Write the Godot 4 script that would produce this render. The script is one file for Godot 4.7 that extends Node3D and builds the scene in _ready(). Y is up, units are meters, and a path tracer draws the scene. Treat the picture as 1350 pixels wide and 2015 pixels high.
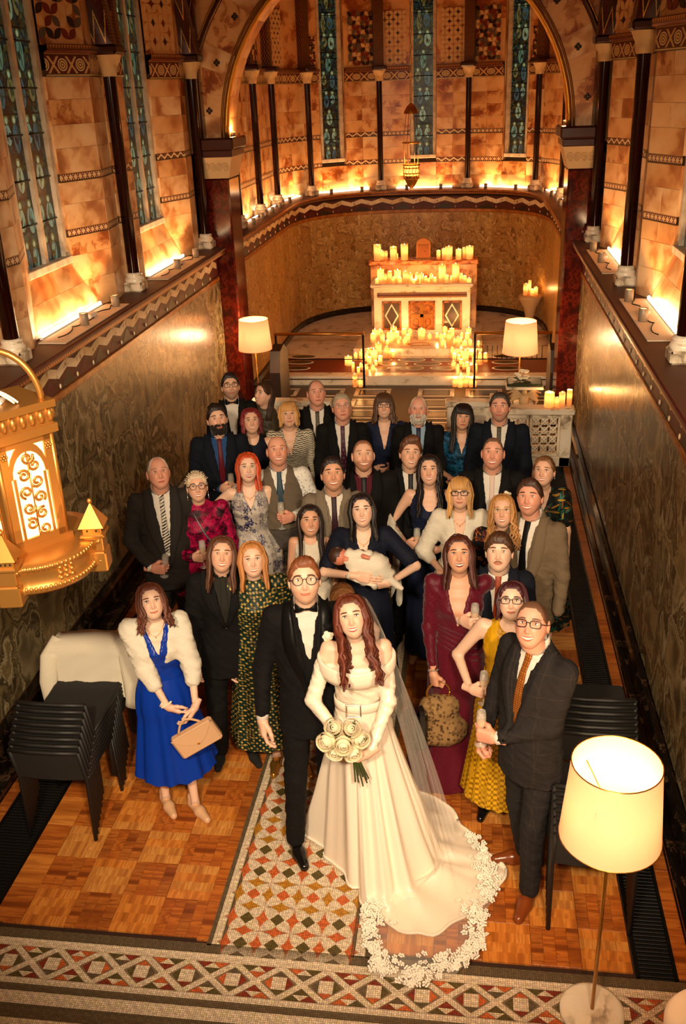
extends Node3D
# A wedding party in a gilded marble chapel,seen from the organ gallery.
# World: y up,the altar towards -z,floor at y = 0,nave walls near x = +-2.19.
const FLAT := 4294967295
var M := {}
var T := {}
var used := {}
var rng := RandomNumberGenerator.new()
var tick := Time.get_ticks_msec()

# ------------------------------------------------------------------ mesh builder
class B:
	var st := SurfaceTool.new()
	var c := Color.WHITE
	var n := 0
	func _init() -> void:
		st.begin(Mesh.PRIMITIVE_TRIANGLES)
		st.set_smooth_group(4294967295)
	func smooth(g: int) -> void:
		st.set_smooth_group(g if g >= 0 else 4294967295)
	func v(p: Vector3,uv: Vector2) -> void:
		st.set_color(c); st.set_uv(uv); st.add_vertex(p)
	func tri(a: Vector3,b: Vector3,d: Vector3,ua := Vector2.ZERO,ub := Vector2.ZERO,ud := Vector2.ZERO) -> void:
		v(a,ua); v(b,ub); v(d,ud); n += 1
	func quad(a: Vector3,b: Vector3,d: Vector3,e: Vector3,u0 := Vector2.ZERO,u1 := Vector2.ONE) -> void:
		var p := u0; var q := Vector2(u1.x,u0.y); var r := u1; var s := Vector2(u0.x,u1.y)
		tri(a,b,d,p,q,r); tri(a,d,e,p,r,s)
	# quad turned so that it looks away from the point mid; uv in metres
	func face(a: Vector3,b: Vector3,d: Vector3,e: Vector3,mid: Vector3,off := Vector2.ZERO) -> void:
		var nn := (d - a).cross(b - a)
		var w := (b - a).length(); var h := (e - a).length()
		if nn.dot((a + d) * 0.5 - mid) < 0.0:
			tri(a,d,b,off,off + Vector2(w,h),off + Vector2(w,0)); tri(a,e,d,off,off + Vector2(0,h),off + Vector2(w,h))
		else:
			tri(a,b,d,off,off + Vector2(w,0),off + Vector2(w,h)); tri(a,d,e,off,off + Vector2(w,h),off + Vector2(0,h))
	func box(lo: Vector3,hi: Vector3,off := Vector2.ZERO) -> void:
		var m := (lo + hi) * 0.5
		var p := []
		for i in 8: p.append(Vector3(hi.x if i & 1 else lo.x,hi.y if i & 2 else lo.y,hi.z if i & 4 else lo.z))
		for f in [[0,1,3,2],[4,5,7,6],[0,4,6,2],[1,5,7,3],[0,1,5,4],[2,3,7,6]]:
			face(p[f[0]],p[f[1]],p[f[2]],p[f[3]],m,off)
	# bevelled box
	func bbox(lo: Vector3,hi: Vector3,bv: float,off := Vector2.ZERO) -> void:
		var m := (lo + hi) * 0.5
		var h := (hi - lo) * 0.5
		bv = minf(bv,minf(h.x,minf(h.y,h.z)) * 0.95)
		for ax in 3:
			var u := (ax + 1) % 3; var w := (ax + 2) % 3
			for s in [-1.0,1.0]:
				var q := []
				for k in [[-1,-1],[1,-1],[1,1],[-1,1]]:
					var p := Vector3.ZERO
					p[ax] = s * h[ax]; p[u] = k[0] * (h[u] - bv); p[w] = k[1] * (h[w] - bv)
					q.append(m + p)
				face(q[0],q[1],q[2],q[3],m,off)
				for t in [-1.0,1.0]:
					var e := []
					for k in [-1,1]:
						var p := Vector3.ZERO
						p[ax] = s * h[ax]; p[u] = t * (h[u] - bv); p[w] = k * (h[w] - bv); e.append(m + p)
						var r := Vector3.ZERO
						r[ax] = s * (h[ax] - bv); r[u] = t * h[u]; r[w] = k * (h[w] - bv); e.append(m + r)
					face(e[0],e[1],e[3],e[2],m,off)
	# a slab from a quad: th deep behind it,edges drawn in by gap,chamfered
	func slab(a: Vector3,b: Vector3,d: Vector3,e: Vector3,back: Vector3,gap: float,bev: float,off := Vector2.ZERO) -> void:
		var ctr := (a + b + d + e) * 0.25
		var q: Array[Vector3] = [a,b,d,e]
		var fr := []; var sh := []; var bk := []
		for p in q:
			var dv: Vector3 = (ctr - p)
			var ln := dv.length()
			var p1: Vector3 = p + dv / ln * gap
			sh.append(p1 + back.normalized() * bev); bk.append(p1 + back)
			fr.append(p + dv / ln * (gap + bev * 1.4))
		var mid := ctr + back * 0.5
		face(fr[0],fr[1],fr[2],fr[3],mid,off)
		for i in 4:
			var j := (i + 1) % 4
			face(fr[i],fr[j],sh[j],sh[i],mid,off)
			face(sh[i],sh[j],bk[j],bk[i],mid,off)
	# rows of points joined into a smooth sheet
	func sheet(rows: Array,closed := false,us := 1.0,vs := 1.0) -> void:
		for i in rows.size() - 1:
			var p: PackedVector3Array = rows[i]
			var q: PackedVector3Array = rows[i + 1]
			var m := p.size()
			for j in (m if closed else m - 1):
				var k := (j + 1) % m
				var u0 := us * j / m; var u1 := us * (j + 1) / m
				var v0 := vs * i / rows.size(); var v1 := vs * (i + 1) / rows.size()
				tri(p[j],p[k],q[k],Vector2(u0,v0),Vector2(u1,v0),Vector2(u1,v1))
				tri(p[j],q[k],q[j],Vector2(u0,v0),Vector2(u1,v1),Vector2(u0,v1))
	# tube along a path; r gives the radius at each point,flat squeezes along the second axis
	func tube(path: PackedVector3Array,r: PackedFloat32Array,sides := 6,flat := 1.0,caps := true,up := Vector3(0.13,0.2,0.97)) -> void:
		var rows := []
		var m := path.size()
		for i in m:
			var t := (path[mini(i + 1,m - 1)] - path[maxi(i - 1,0)])
			if t.length() < 1e-6: t = Vector3.UP
			t = t.normalized()
			var x := up.cross(t)
			if x.length() < 0.05: x = Vector3(1,0.1,0).cross(t)
			x = x.normalized()
			var y := t.cross(x)
			var row := PackedVector3Array()
			var ri: float = r[mini(i,r.size() - 1)]
			for k in sides:
				var a := TAU * k / sides
				row.append(path[i] + x * cos(a) * ri + y * sin(a) * ri * flat)
			rows.append(row)
		if caps:
			var r0 := PackedVector3Array(); var r1 := PackedVector3Array()
			for k in sides: r0.append(path[0]); r1.append(path[m - 1])
			rows.push_front(r0); rows.append(r1)
		sheet(rows,true)
	# profile (radius,height) turned round a vertical axis at o
	func lathe(prof: PackedVector2Array,o: Vector3,sides := 16,scale := Vector3.ONE,a0 := 0.0,a1 := TAU) -> void:
		var rows := []
		var full := absf(a1 - a0 - TAU) < 0.001
		for p in prof:
			var row := PackedVector3Array()
			for k in (sides if full else sides + 1):
				var a := a0 + (a1 - a0) * k / sides
				row.append(o + Vector3(cos(a) * p.x,p.y,sin(a) * p.x) * scale)
			rows.append(row)
		sheet(rows,full)
	# flat polygon pushed along dir,as a plate
	func plate(poly: PackedVector3Array,dir: Vector3,uvs := 1.0) -> void:
		var m := poly.size()
		var ctr := Vector3.ZERO
		for p in poly: ctr += p
		ctr /= m
		var mid := ctr + dir * 0.5
		for i in m:
			var j := (i + 1) % m
			_up(poly[i],poly[j],ctr,-dir); _up(poly[i] + dir,poly[j] + dir,ctr + dir,dir)
			face(poly[i],poly[j],poly[j] + dir,poly[i] + dir,mid)
	func _up(a: Vector3,b: Vector3,d: Vector3,want: Vector3) -> void:
		var f := func(p: Vector3) -> Vector2: return Vector2(p.x + p.y * 0.3,p.z + p.y)
		if (d - a).cross(b - a).dot(want) < 0.0: tri(a,d,b,f.call(a),f.call(d),f.call(b))
		else: tri(a,b,d,f.call(a),f.call(b),f.call(d))
	func ball(o: Vector3,r: Vector3,su := 10,sv := 6) -> void:
		var rows := []
		for i in sv + 1:
			var t := PI * i / sv
			var row := PackedVector3Array()
			for k in su:
				var a := TAU * k / su
				row.append(o + Vector3(sin(t) * cos(a) * r.x,cos(t) * r.y,sin(t) * sin(a) * r.z))
			rows.append(row)
		sheet(rows,true)
	func done() -> ArrayMesh:
		st.generate_normals()
		return st.commit()

func mi(parent: Node,called: String,mesh: Mesh,m: Material) -> MeshInstance3D:
	var o := MeshInstance3D.new()
	o.name = called; o.mesh = mesh
	if m: o.material_override = m
	parent.add_child(o,true)
	return o
func numbered(called: String) -> String:
	var k: int = used.get(called,0)
	used[called] = k + 1
	return called if k == 0 else "%s_%03d" % [called,k]
func thing(called: String,label: String,category: String,at := Vector3.ZERO,turn := 0.0,group := "") -> Node3D:
	var o := Node3D.new()
	o.name = numbered(called); add_child(o)
	o.position = at; o.rotation.y = turn
	o.set_meta("label",label); o.set_meta("category",category)
	if group: o.set_meta("group",group)
	return o
func struct(called: String,label: String,category: String) -> Node3D:
	var o := thing(called,label,category)
	o.set_meta("kind","structure")
	return o
func group_of(parent: Node,called: String) -> Node3D:
	var o := Node3D.new(); o.name = called; parent.add_child(o,true); return o

# ------------------------------------------------------------------ materials
func mat(key: String,col: Color,rough := 0.6,metal := 0.0,tex: Texture2D = null,uvs := 1.0,tri := false) -> StandardMaterial3D:
	if M.has(key): return M[key]
	var m := StandardMaterial3D.new()
	m.resource_name = key
	m.albedo_color = col; m.roughness = rough; m.metallic = metal
	if tex:
		m.albedo_texture = tex; m.uv1_scale = Vector3.ONE * uvs
		m.uv1_triplanar = tri
	M[key] = m
	return m
func vmat(key: String,rough := 0.5) -> StandardMaterial3D:
	var m := mat(key,Color.WHITE,rough)
	m.vertex_color_use_as_albedo = true
	return m
func glow(key: String,col: Color,energy: float,base := Color(0.9,0.85,0.75)) -> StandardMaterial3D:
	var m := mat(key,base,0.6)
	m.emission_enabled = true; m.emission = col; m.emission_energy_multiplier = energy
	return m
# noise image mapped through a colour ramp: [[position,colour],...]
func stone(key: String,seed: int,size: int,freq: float,warp: float,ramp: Array,ridged := false,stretch := 1.0,oct := 5) -> ImageTexture:
	if T.has(key): return T[key]
	var f := FastNoiseLite.new()
	f.seed = seed; f.frequency = freq; f.noise_type = FastNoiseLite.TYPE_SIMPLEX_SMOOTH
	f.fractal_octaves = oct; f.fractal_gain = 0.55
	f.fractal_type = FastNoiseLite.FRACTAL_RIDGED if ridged else FastNoiseLite.FRACTAL_FBM
	f.domain_warp_enabled = warp > 0.0; f.domain_warp_amplitude = warp; f.domain_warp_frequency = freq * 0.9; f.domain_warp_fractal_octaves = 3
	var g := f.get_seamless_image(size,maxi(32,int(size / stretch)),false,false,0.15)
	g.convert(Image.FORMAT_L8)
	if stretch != 1.0: g.resize(size,size,Image.INTERPOLATE_CUBIC)
	var src := g.get_data()
	var lut := PackedByteArray(); lut.resize(768)
	for i in 256:
		var x := i / 255.0
		var col: Color = ramp[ramp.size() - 1][1]
		for k in ramp.size() - 1:
			if x <= ramp[k + 1][0]:
				var t := clampf((x - ramp[k][0]) / maxf(1e-4,ramp[k + 1][0] - ramp[k][0]),0,1)
				var ca: Color = ramp[k][1]
				col = ca.lerp(ramp[k + 1][1],t)
				break
		lut[i * 3] = int(col.r * 255); lut[i * 3 + 1] = int(col.g * 255); lut[i * 3 + 2] = int(col.b * 255)
	var out := PackedByteArray(); out.resize(src.size() * 3)
	var q := 0
	for b in src:
		var w := b * 3
		out[q] = lut[w]; out[q + 1] = lut[w + 1]; out[q + 2] = lut[w + 2]
		q += 3
	var im := Image.create_from_data(g.get_width(),g.get_height(),false,Image.FORMAT_RGB8,out)
	T[key] = ImageTexture.create_from_image(im)
	return T[key]
func disc(im: Image,cx: float,cy: float,rx: float,ry: float,col: Color,ang := 0.0) -> void:
	var w := im.get_width(); var h := im.get_height()
	var r := int(maxf(rx,ry)) + 1
	var ca := cos(ang); var sa := sin(ang)
	for y in range(int(cy) - r,int(cy) + r + 1):
		for x in range(int(cx) - r,int(cx) + r + 1):
			var dx := x + 0.5 - cx; var dy := y + 0.5 - cy
			var u := (dx * ca + dy * sa) / rx; var t := (-dx * sa + dy * ca) / ry
			if u * u + t * t <= 1.0: im.set_pixel(posmod(x,w),posmod(y,h),col)
func tess(key: String,jitter: float,joint: Color,n := 12) -> ImageTexture:
	# small stone cubes set in mortar,near white so that a material can tint them
	var im := Image.create(256,256,false,Image.FORMAT_RGB8)
	im.fill(joint)
	var s := 256.0 / n
	var r := RandomNumberGenerator.new(); r.seed = hash(key)
	for j in n:
		for i in n:
			var v := 1.0 - jitter * r.randf()
			var ox := int(r.randf() * 2.5); var oy := int(r.randf() * 2.5)
			im.fill_rect(Rect2i(int(i * s) + 1 + ox,int(j * s) + 1 + oy,int(s - 2.0 - ox * 0.6),int(s - 2.0 - oy * 0.6)),Color(v,v * (1.0 - 0.05 * r.randf()),v * (1.0 - 0.1 * r.randf())))
	T[key] = ImageTexture.create_from_image(im)
	return T[key]
func col8(r: int,g: int,b: int) -> Color: return Color(r / 255.0,g / 255.0,b / 255.0)
func pt(a: float,b: float) -> Vector2: return Vector2(a,b)
func omni(parent: Node,at: Vector3,col: Color,energy: float,size := 0.05) -> OmniLight3D:
	var l := OmniLight3D.new()
	l.light_color = col; l.light_energy = energy; l.light_size = size
	l.omni_range = 30.0; l.omni_attenuation = 2.0; l.shadow_enabled = true
	parent.add_child(l,true); l.position = at
	return l
func up_spot(parent: Node,at: Vector3,col: Color,energy: float,tilt: Vector3) -> void:
	var l := SpotLight3D.new()
	l.light_color = col; l.light_energy = energy; l.light_size = 0.02; l.spot_range = 30.0; l.spot_attenuation = 2.0; l.spot_angle = 56.0; l.spot_angle_attenuation = 0.5; l.shadow_enabled = true
	parent.add_child(l,true); l.position = at
	l.basis = Basis.looking_at(Vector3(0,1,0) + tilt,Vector3(0,0,1))
func area(parent: Node,at: Vector3,look: Vector3,size: Vector2,col: Color,energy: float) -> AreaLight3D:
	var l := AreaLight3D.new()
	l.area_size = size; l.light_color = col; l.light_energy = energy
	l.area_range = 30.0; l.area_attenuation = 2.0; l.shadow_enabled = true
	parent.add_child(l,true)
	l.position = at
	var up := Vector3.UP if absf(look.normalized().y) < 0.95 else Vector3(0,0,1)
	l.basis = Basis.looking_at(look,up)
	return l

const WARM := Color(1.0,0.58,0.26)
const AMBER := Color(1.0,0.68,0.38)
func stage(s: String) -> void:
	print("%s %d ms" % [s,Time.get_ticks_msec() - tick])

func _ready() -> void:
	rng.seed = 7
	camera_and_light()
	textures()
	stage("textures")
	build_floor()
	stage("floor")
	build_walls()
	stage("walls")
	build_arch()
	build_apse()
	stage("apse")
	build_chancel()
	build_candles()
	stage("chancel")
	build_furniture()
	stage("furniture")
	build_people()
	stage("people")

func camera_and_light() -> void:
	var cam := Camera3D.new()
	cam.name = "camera"
	add_child(cam)
	cam.position = Vector3(0.93,4.0,0.0)
	cam.fov = 57.04
	cam.basis = Basis(Vector3.UP,deg_to_rad(8.324)) * Basis(Vector3.RIGHT,deg_to_rad(-23.99)) * Basis(Vector3.BACK,deg_to_rad(-2.267))
	cam.near = 0.05; cam.far = 100.0; cam.current = true
	var we := WorldEnvironment.new()
	we.name = "world_environment"
	var e := Environment.new()
	e.background_mode = Environment.BG_COLOR
	e.background_color = Color(0.02,0.03,0.045)
	e.tonemap_mode = Environment.TONE_MAPPER_LINEAR
	e.tonemap_exposure = 1.0
	e.sdfgi_enabled = true; e.ssao_enabled = true; e.ssil_enabled = true
	we.environment = e
	add_child(we)
	# unseen ceiling panel and spots behind the camera,placed to light the guests
	unseen_gallery_lights()
func unseen_gallery_lights() -> void:
	var t := thing("unseen_ceiling_light","unseen broad warm ceiling light behind the viewer, lighting the guests from above","light",Vector3(0.2,6.0,0.9))
	var b := B.new()
	b.bbox(Vector3(-1.05,0.0,-0.55),Vector3(1.05,0.1,0.55),0.02)
	mi(t,"housing",b.done(),mat("lamp_housing",Color(0.35,0.28,0.16),0.4,0.8))
	b = B.new()
	b.box(Vector3(-1.0,-0.015,-0.5),Vector3(1.0,-0.002,0.5))
	mi(t,"lamp_diffuser",b.done(),glow("unseen_lamp_glow",Color(1.0,0.84,0.64),2.0))
	area(t,Vector3(0,-0.03,0),Vector3(-0.1,-0.9,-0.5),Vector2(2.0,1.0),Color(1.0,0.84,0.64),11.0)
	for s in [-1.0,1.0]:  # unseen spots above the camera,out of view,lighting the guests from the front
		var at := Vector3(0.85 + s * 0.75,4.75,0.5)
		var aim := Vector3(0.0 - s * 0.25,0.9,-6.6) - at
		var g := thing("unseen_spotlight","unseen white spot lamp out of view on the %s, aimed to light the guests" % ("left" if s < 0 else "right"),"unseen_spotlight",at)
		g.basis = Basis.looking_at(aim,Vector3.UP)
		b = B.new(); b.smooth(1)
		var rows := []
		for e in [[0.0,0.32],[0.16,0.3],[0.2,0.2],[0.22,0.0],[0.2,0.0],[0.19,0.15]]:
			var row := PackedVector3Array()
			for k in 24: row.append(Vector3(cos(k * TAU / 24) * e[0],sin(k * TAU / 24) * e[0],e[1]))
			rows.append(row)
		b.sheet(rows,true); mi(g,"housing",b.done(),M.lamp_housing)
		b = B.new(); b.smooth(1)
		b.ball(Vector3(0,0,0.06),Vector3(0.185,0.185,0.03),20,8); mi(g,"light_lens",b.done(),M.unseen_lamp_glow)
		var l := SpotLight3D.new()
		l.light_color = Color(1.0,0.9,0.76); l.light_energy = 28.0; l.light_size = 0.18; l.spot_range = 30.0; l.spot_attenuation = 2.0; l.spot_angle = 30.0; l.spot_angle_attenuation = 0.7; l.shadow_enabled = true
		g.add_child(l); l.position = Vector3(0,0,-0.02)

# ------------------------------------------------------------------ textures shared by the setting
func textures() -> void:
	var C := func(r,g,b): return col8(r,g,b)
	stone("alabaster",3,512,0.004,60.0,[[0.0,C.call(150,92,52)],[0.3,C.call(190,130,82)],[0.45,C.call(218,168,118)],[0.6,C.call(234,194,146)],[1.0,C.call(246,216,174)]],false,1.0,4)
	stone("alabaster2",11,512,0.005,110.0,[[0.0,C.call(120,64,34)],[0.3,C.call(176,106,58)],[0.36,C.call(222,174,120)],[0.42,C.call(180,120,72)],[0.46,C.call(232,190,138)],[0.7,C.call(244,210,164)],[1.0,C.call(226,178,124)]],false,1.0,4)
	stone("cipollino",21,512,0.0045,90.0,[[0.00,C.call(60,52,36)],[0.28,C.call(150,134,98)],[0.34,C.call(74,64,42)],[0.39,C.call(172,156,118)],[0.45,C.call(80,68,44)],[0.51,C.call(140,122,86)],[0.57,C.call(64,54,36)],[0.63,C.call(184,168,130)],[0.68,C.call(118,100,68)],[0.74,C.call(160,140,100)],[1.00,C.call(70,60,40)]],false,1.4,3)
	stone("cipollino2",29,512,0.004,120.0,[[0.00,C.call(70,60,40)],[0.28,C.call(160,140,100)],[0.34,C.call(118,100,68)],[0.39,C.call(184,168,130)],[0.45,C.call(64,54,36)],[0.51,C.call(140,122,86)],[0.57,C.call(80,68,44)],[0.63,C.call(172,156,118)],[0.68,C.call(74,64,42)],[0.74,C.call(150,134,98)],[1.00,C.call(60,52,36)]],false,1.0,3)
	stone("apse_marble",41,512,0.0045,110.0,[[0.00,C.call(120,84,38)],[0.28,C.call(206,166,98)],[0.35,C.call(140,102,50)],[0.41,C.call(222,186,120)],[0.48,C.call(164,122,64)],[0.54,C.call(196,152,86)],[0.61,C.call(128,90,42)],[0.67,C.call(228,194,132)],[0.74,C.call(172,130,70)],[1.00,C.call(214,176,108)]],false,1.2,3)
	stone("red_marble",51,512,0.012,40.0,[[0.0,C.call(40,8,6)],[0.45,C.call(78,18,10)],[0.62,C.call(112,34,18)],[0.75,C.call(60,12,8)],[1.0,C.call(150,70,40)]])
	stone("rosso",57,256,0.012,40.0,[[0.0,C.call(52,12,10)],[0.5,C.call(84,22,16)],[1.0,C.call(104,40,26)]])
	stone("black_marble",61,256,0.012,60.0,[[0.0,C.call(12,9,8)],[0.66,C.call(22,16,14)],[0.74,C.call(96,70,48)],[0.8,C.call(26,18,14)],[1.0,C.call(16,12,10)]])
	stone("pavonazzo",71,512,0.007,70.0,[[0.0,C.call(110,92,76)],[0.2,C.call(196,178,150)],[0.34,C.call(238,224,198)],[0.8,C.call(246,234,212)],[1.0,C.call(250,240,220)]])
	stone("grey_stone",75,256,0.02,0.0,[[0.0,C.call(176,160,140)],[0.5,C.call(206,192,172)],[1.0,C.call(226,214,196)]])
	stone("siena",77,256,0.01,60.0,[[0.0,C.call(70,26,8)],[0.45,C.call(150,84,26)],[0.6,C.call(190,120,46)],[1.0,C.call(110,50,16)]])
	stone("wood",81,512,0.012,14.0,[[0.0,C.call(150,88,36)],[0.35,C.call(190,122,54)],[0.5,C.call(212,146,70)],[0.62,C.call(180,114,50)],[0.8,C.call(220,156,80)],[1.0,C.call(140,80,32)]],false,12.0)
	stone("wood2",87,512,0.012,20.0,[[0.0,C.call(120,62,24)],[0.4,C.call(170,98,40)],[0.52,C.call(194,122,54)],[0.6,C.call(146,80,32)],[0.8,C.call(186,114,50)],[1.0,C.call(110,56,22)]],false,12.0)
	stone("cloth_fine",91,256,0.12,0.0,[[0.0,Color(0.8,0.8,0.8)],[1.0,Color(1,1,1)]])
	tess("tess",0.2,Color(0.55,0.45,0.32))
	mat("white_tess",col8(248,234,208),0.55,0,T.tess,7.6,true).uv1_world_triplanar = true
	mat("olive_tess",col8(104,92,48),0.5,0,T.tess,7.6,true).uv1_world_triplanar = true
	mat("grey_tess",col8(112,98,74),0.55,0,T.tess,7.6,true).uv1_world_triplanar = true
	mat("orange_tess",col8(224,116,60),0.5,0,T.tess,7.6,true).uv1_world_triplanar = true
	mat("yellow_tess",col8(206,146,44),0.5,0,T.tess,7.6,true).uv1_world_triplanar = true
	mat("red_tess",col8(150,60,36),0.5,0,T.tess,7.6,true).uv1_world_triplanar = true
	mat("mortar",col8(120,100,74),0.8)
	mat("wood_a",Color(1,1,1),0.42,0,T.wood,1.6)
	mat("wood_b",Color(0.95,0.9,0.84),0.36,0,T.wood2,1.6)
	mat("wood_c",Color(1.0,0.92,0.82),0.34,0,T.wood,1.1)
	mat("wood_d",Color(0.98,0.9,0.8),0.36,0,T.wood2,1.2)
	mat("wood_gap",col8(46,22,8),0.8)
	mat("alabaster",Color(1,1,1),0.3,0,T.alabaster,0.9)
	mat("alabaster_b",Color(0.94,0.86,0.78),0.3,0,T.alabaster2,0.8)
	mat("alabaster_c",Color(0.98,0.93,0.86),0.3,0,T.alabaster,0.6)
	mat("cipollino",Color(1,1,1),0.27,0,T.cipollino,0.5)
	mat("cipollino_b",Color(0.96,0.94,0.92),0.27,0,T.cipollino2,0.45)
	mat("apse_marble",Color(1,1,1),0.3,0,T.apse_marble,1.15)
	mat("apse_marble_b",Color(0.95,0.92,0.9),0.3,0,T.apse_marble,0.9)
	mat("red_marble",Color(1,1,1),0.12,0,T.red_marble,1.0)
	mat("rosso",Color(1,1,1),0.55,0,T.rosso,2.0)
	mat("black_marble",Color(1,1,1),0.12,0,T.black_marble,1.4)
	mat("pavonazzo",Color(1,1,1),0.3,0,T.pavonazzo,0.9)
	mat("grey_stone",Color(1,1,1),0.75,0,T.grey_stone,1.5)
	mat("siena",Color(1,1,1),0.25,0,T.siena,2.0)
	mat("gold",col8(214,152,58),0.32,0.9)
	mat("gold_dull",col8(150,100,40),0.45,0.7)
	mat("dark_wood",col8(34,16,8),0.5)
	mat("brass",col8(196,142,66),0.3,0.95)
	mat("iron",col8(16,13,12),0.45,0.4)
	mat("can_grey",col8(150,136,118),0.5,0.3)
	mat("black_plastic",col8(14,13,13),0.6)
	mat("cream_board",col8(230,206,176),0.7)
	mat("white_plastic",col8(236,230,220),0.5)
	# mosaic bands (tiny cubes,far too small to pick apart)
	var im := Image.create(256,64,false,Image.FORMAT_RGB8)
	im.fill(C.call(92,24,16))
	im.fill_rect(Rect2i(0,0,256,4),C.call(190,150,90)); im.fill_rect(Rect2i(0,58,256,6),C.call(58,62,30))
	for k in 8:
		var cx := k * 32.0 + 16
		for y in range(6,56):
			var hw := 15.0 - absf(y - 31.0) * 0.6
			for x in range(int(cx - hw),int(cx + hw)):
				var d := absf(x - cx) / 15.0 + absf(y - 31.0) / 25.0
				if d < 0.98: im.set_pixel(x,y,C.call(232,210,170) if d > 0.62 else (C.call(200,142,60) if d > 0.34 else C.call(236,220,190)))
		for e in [[cx + 16,14],[cx + 16,48]]: disc(im,e[0],e[1],4,5,C.call(226,200,150))
	T.band_a = ImageTexture.create_from_image(im)
	im = Image.create(256,64,false,Image.FORMAT_RGB8)
	im.fill(C.call(70,22,14)); im.fill_rect(Rect2i(0,58,256,6),C.call(58,62,30)); im.fill_rect(Rect2i(0,0,256,4),C.call(120,30,20))
	for x in 256:
		var yc := 30.0 + 15.0 * sin(x / 64.0 * TAU)
		for y in range(int(yc - 11),int(yc + 11)): im.set_pixel(x,clampi(y,0,63),C.call(232,212,176) if absf(y - yc) > 4 else C.call(214,180,124))
	for k in 4:
		disc(im,k * 64 + 16.0,14,5,5,C.call(206,150,50)); disc(im,k * 64 + 48.0,46,5,5,C.call(206,150,50))
	T.band_b = ImageTexture.create_from_image(im)
	im = Image.create(256,128,false,Image.FORMAT_RGB8)
	im.fill(C.call(84,20,14))
	for k in 2:
		var cx := 64.0 + k * 128
		for rr in [[34,C.call(230,208,164)],[27,C.call(70,24,14)],[22,C.call(222,186,110)],[12,C.call(60,20,14)],[7,C.call(226,200,140)]]: disc(im,cx,64,rr[0],rr[0],rr[1])
		for y in 128:
			for s in [-1,1]:
				var x := int(cx + 64 + s * (y - 64) * 0.75)
				for w in range(-7,8):
					var px := posmod(x + w,256)
					if absf(y - 64) < 46: im.set_pixel(px,y,C.call(232,206,154) if absi(w) > 3 else C.call(196,140,52))
	im.fill_rect(Rect2i(0,0,256,8),C.call(60,30,16)); im.fill_rect(Rect2i(0,112,256,16),C.call(66,50,24))
	for k in 32: im.fill_rect(Rect2i(k * 8,2,4,6),C.call(220,176,90)); 
	for k in 32: im.fill_rect(Rect2i(k * 8,116,4,6),C.call(220,176,90))
	T.frieze = ImageTexture.create_from_image(im)
	im = Image.create(128,128,false,Image.FORMAT_RGB8)
	im.fill(C.call(70,16,12))
	for x in 128:
		var yc := absf(fmod(x,32.0) - 16.0) * 1.4
		for q in 4:
			for w in 9: im.set_pixel(x,posmod(int(yc + q * 32 + w),128),C.call(226,170,70) if w < 4 else C.call(30,34,26))
	T.zig = ImageTexture.create_from_image(im)
	mat("band_a",Color.WHITE,0.4,0,T.band_a); mat("band_b",Color.WHITE,0.4,0,T.band_b)
	mat("frieze",Color.WHITE,0.35,0,T.frieze); mat("zig",Color.WHITE,0.35,0.2,T.zig)
	# carved gilt moulding
	im = Image.create(128,32,false,Image.FORMAT_RGB8)
	im.fill(C.call(84,40,18))
	for k in 8:
		disc(im,k * 16 + 8,14,6,9,C.call(176,116,48)); disc(im,k * 16 + 8,14,3,5,C.call(104,54,24))
	im.fill_rect(Rect2i(0,27,128,5),C.call(120,26,16))
	T.gilt = ImageTexture.create_from_image(im)
	mat("gilt_mould",Color.WHITE,0.35,0.45,T.gilt)
	stained_glass()

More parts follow.
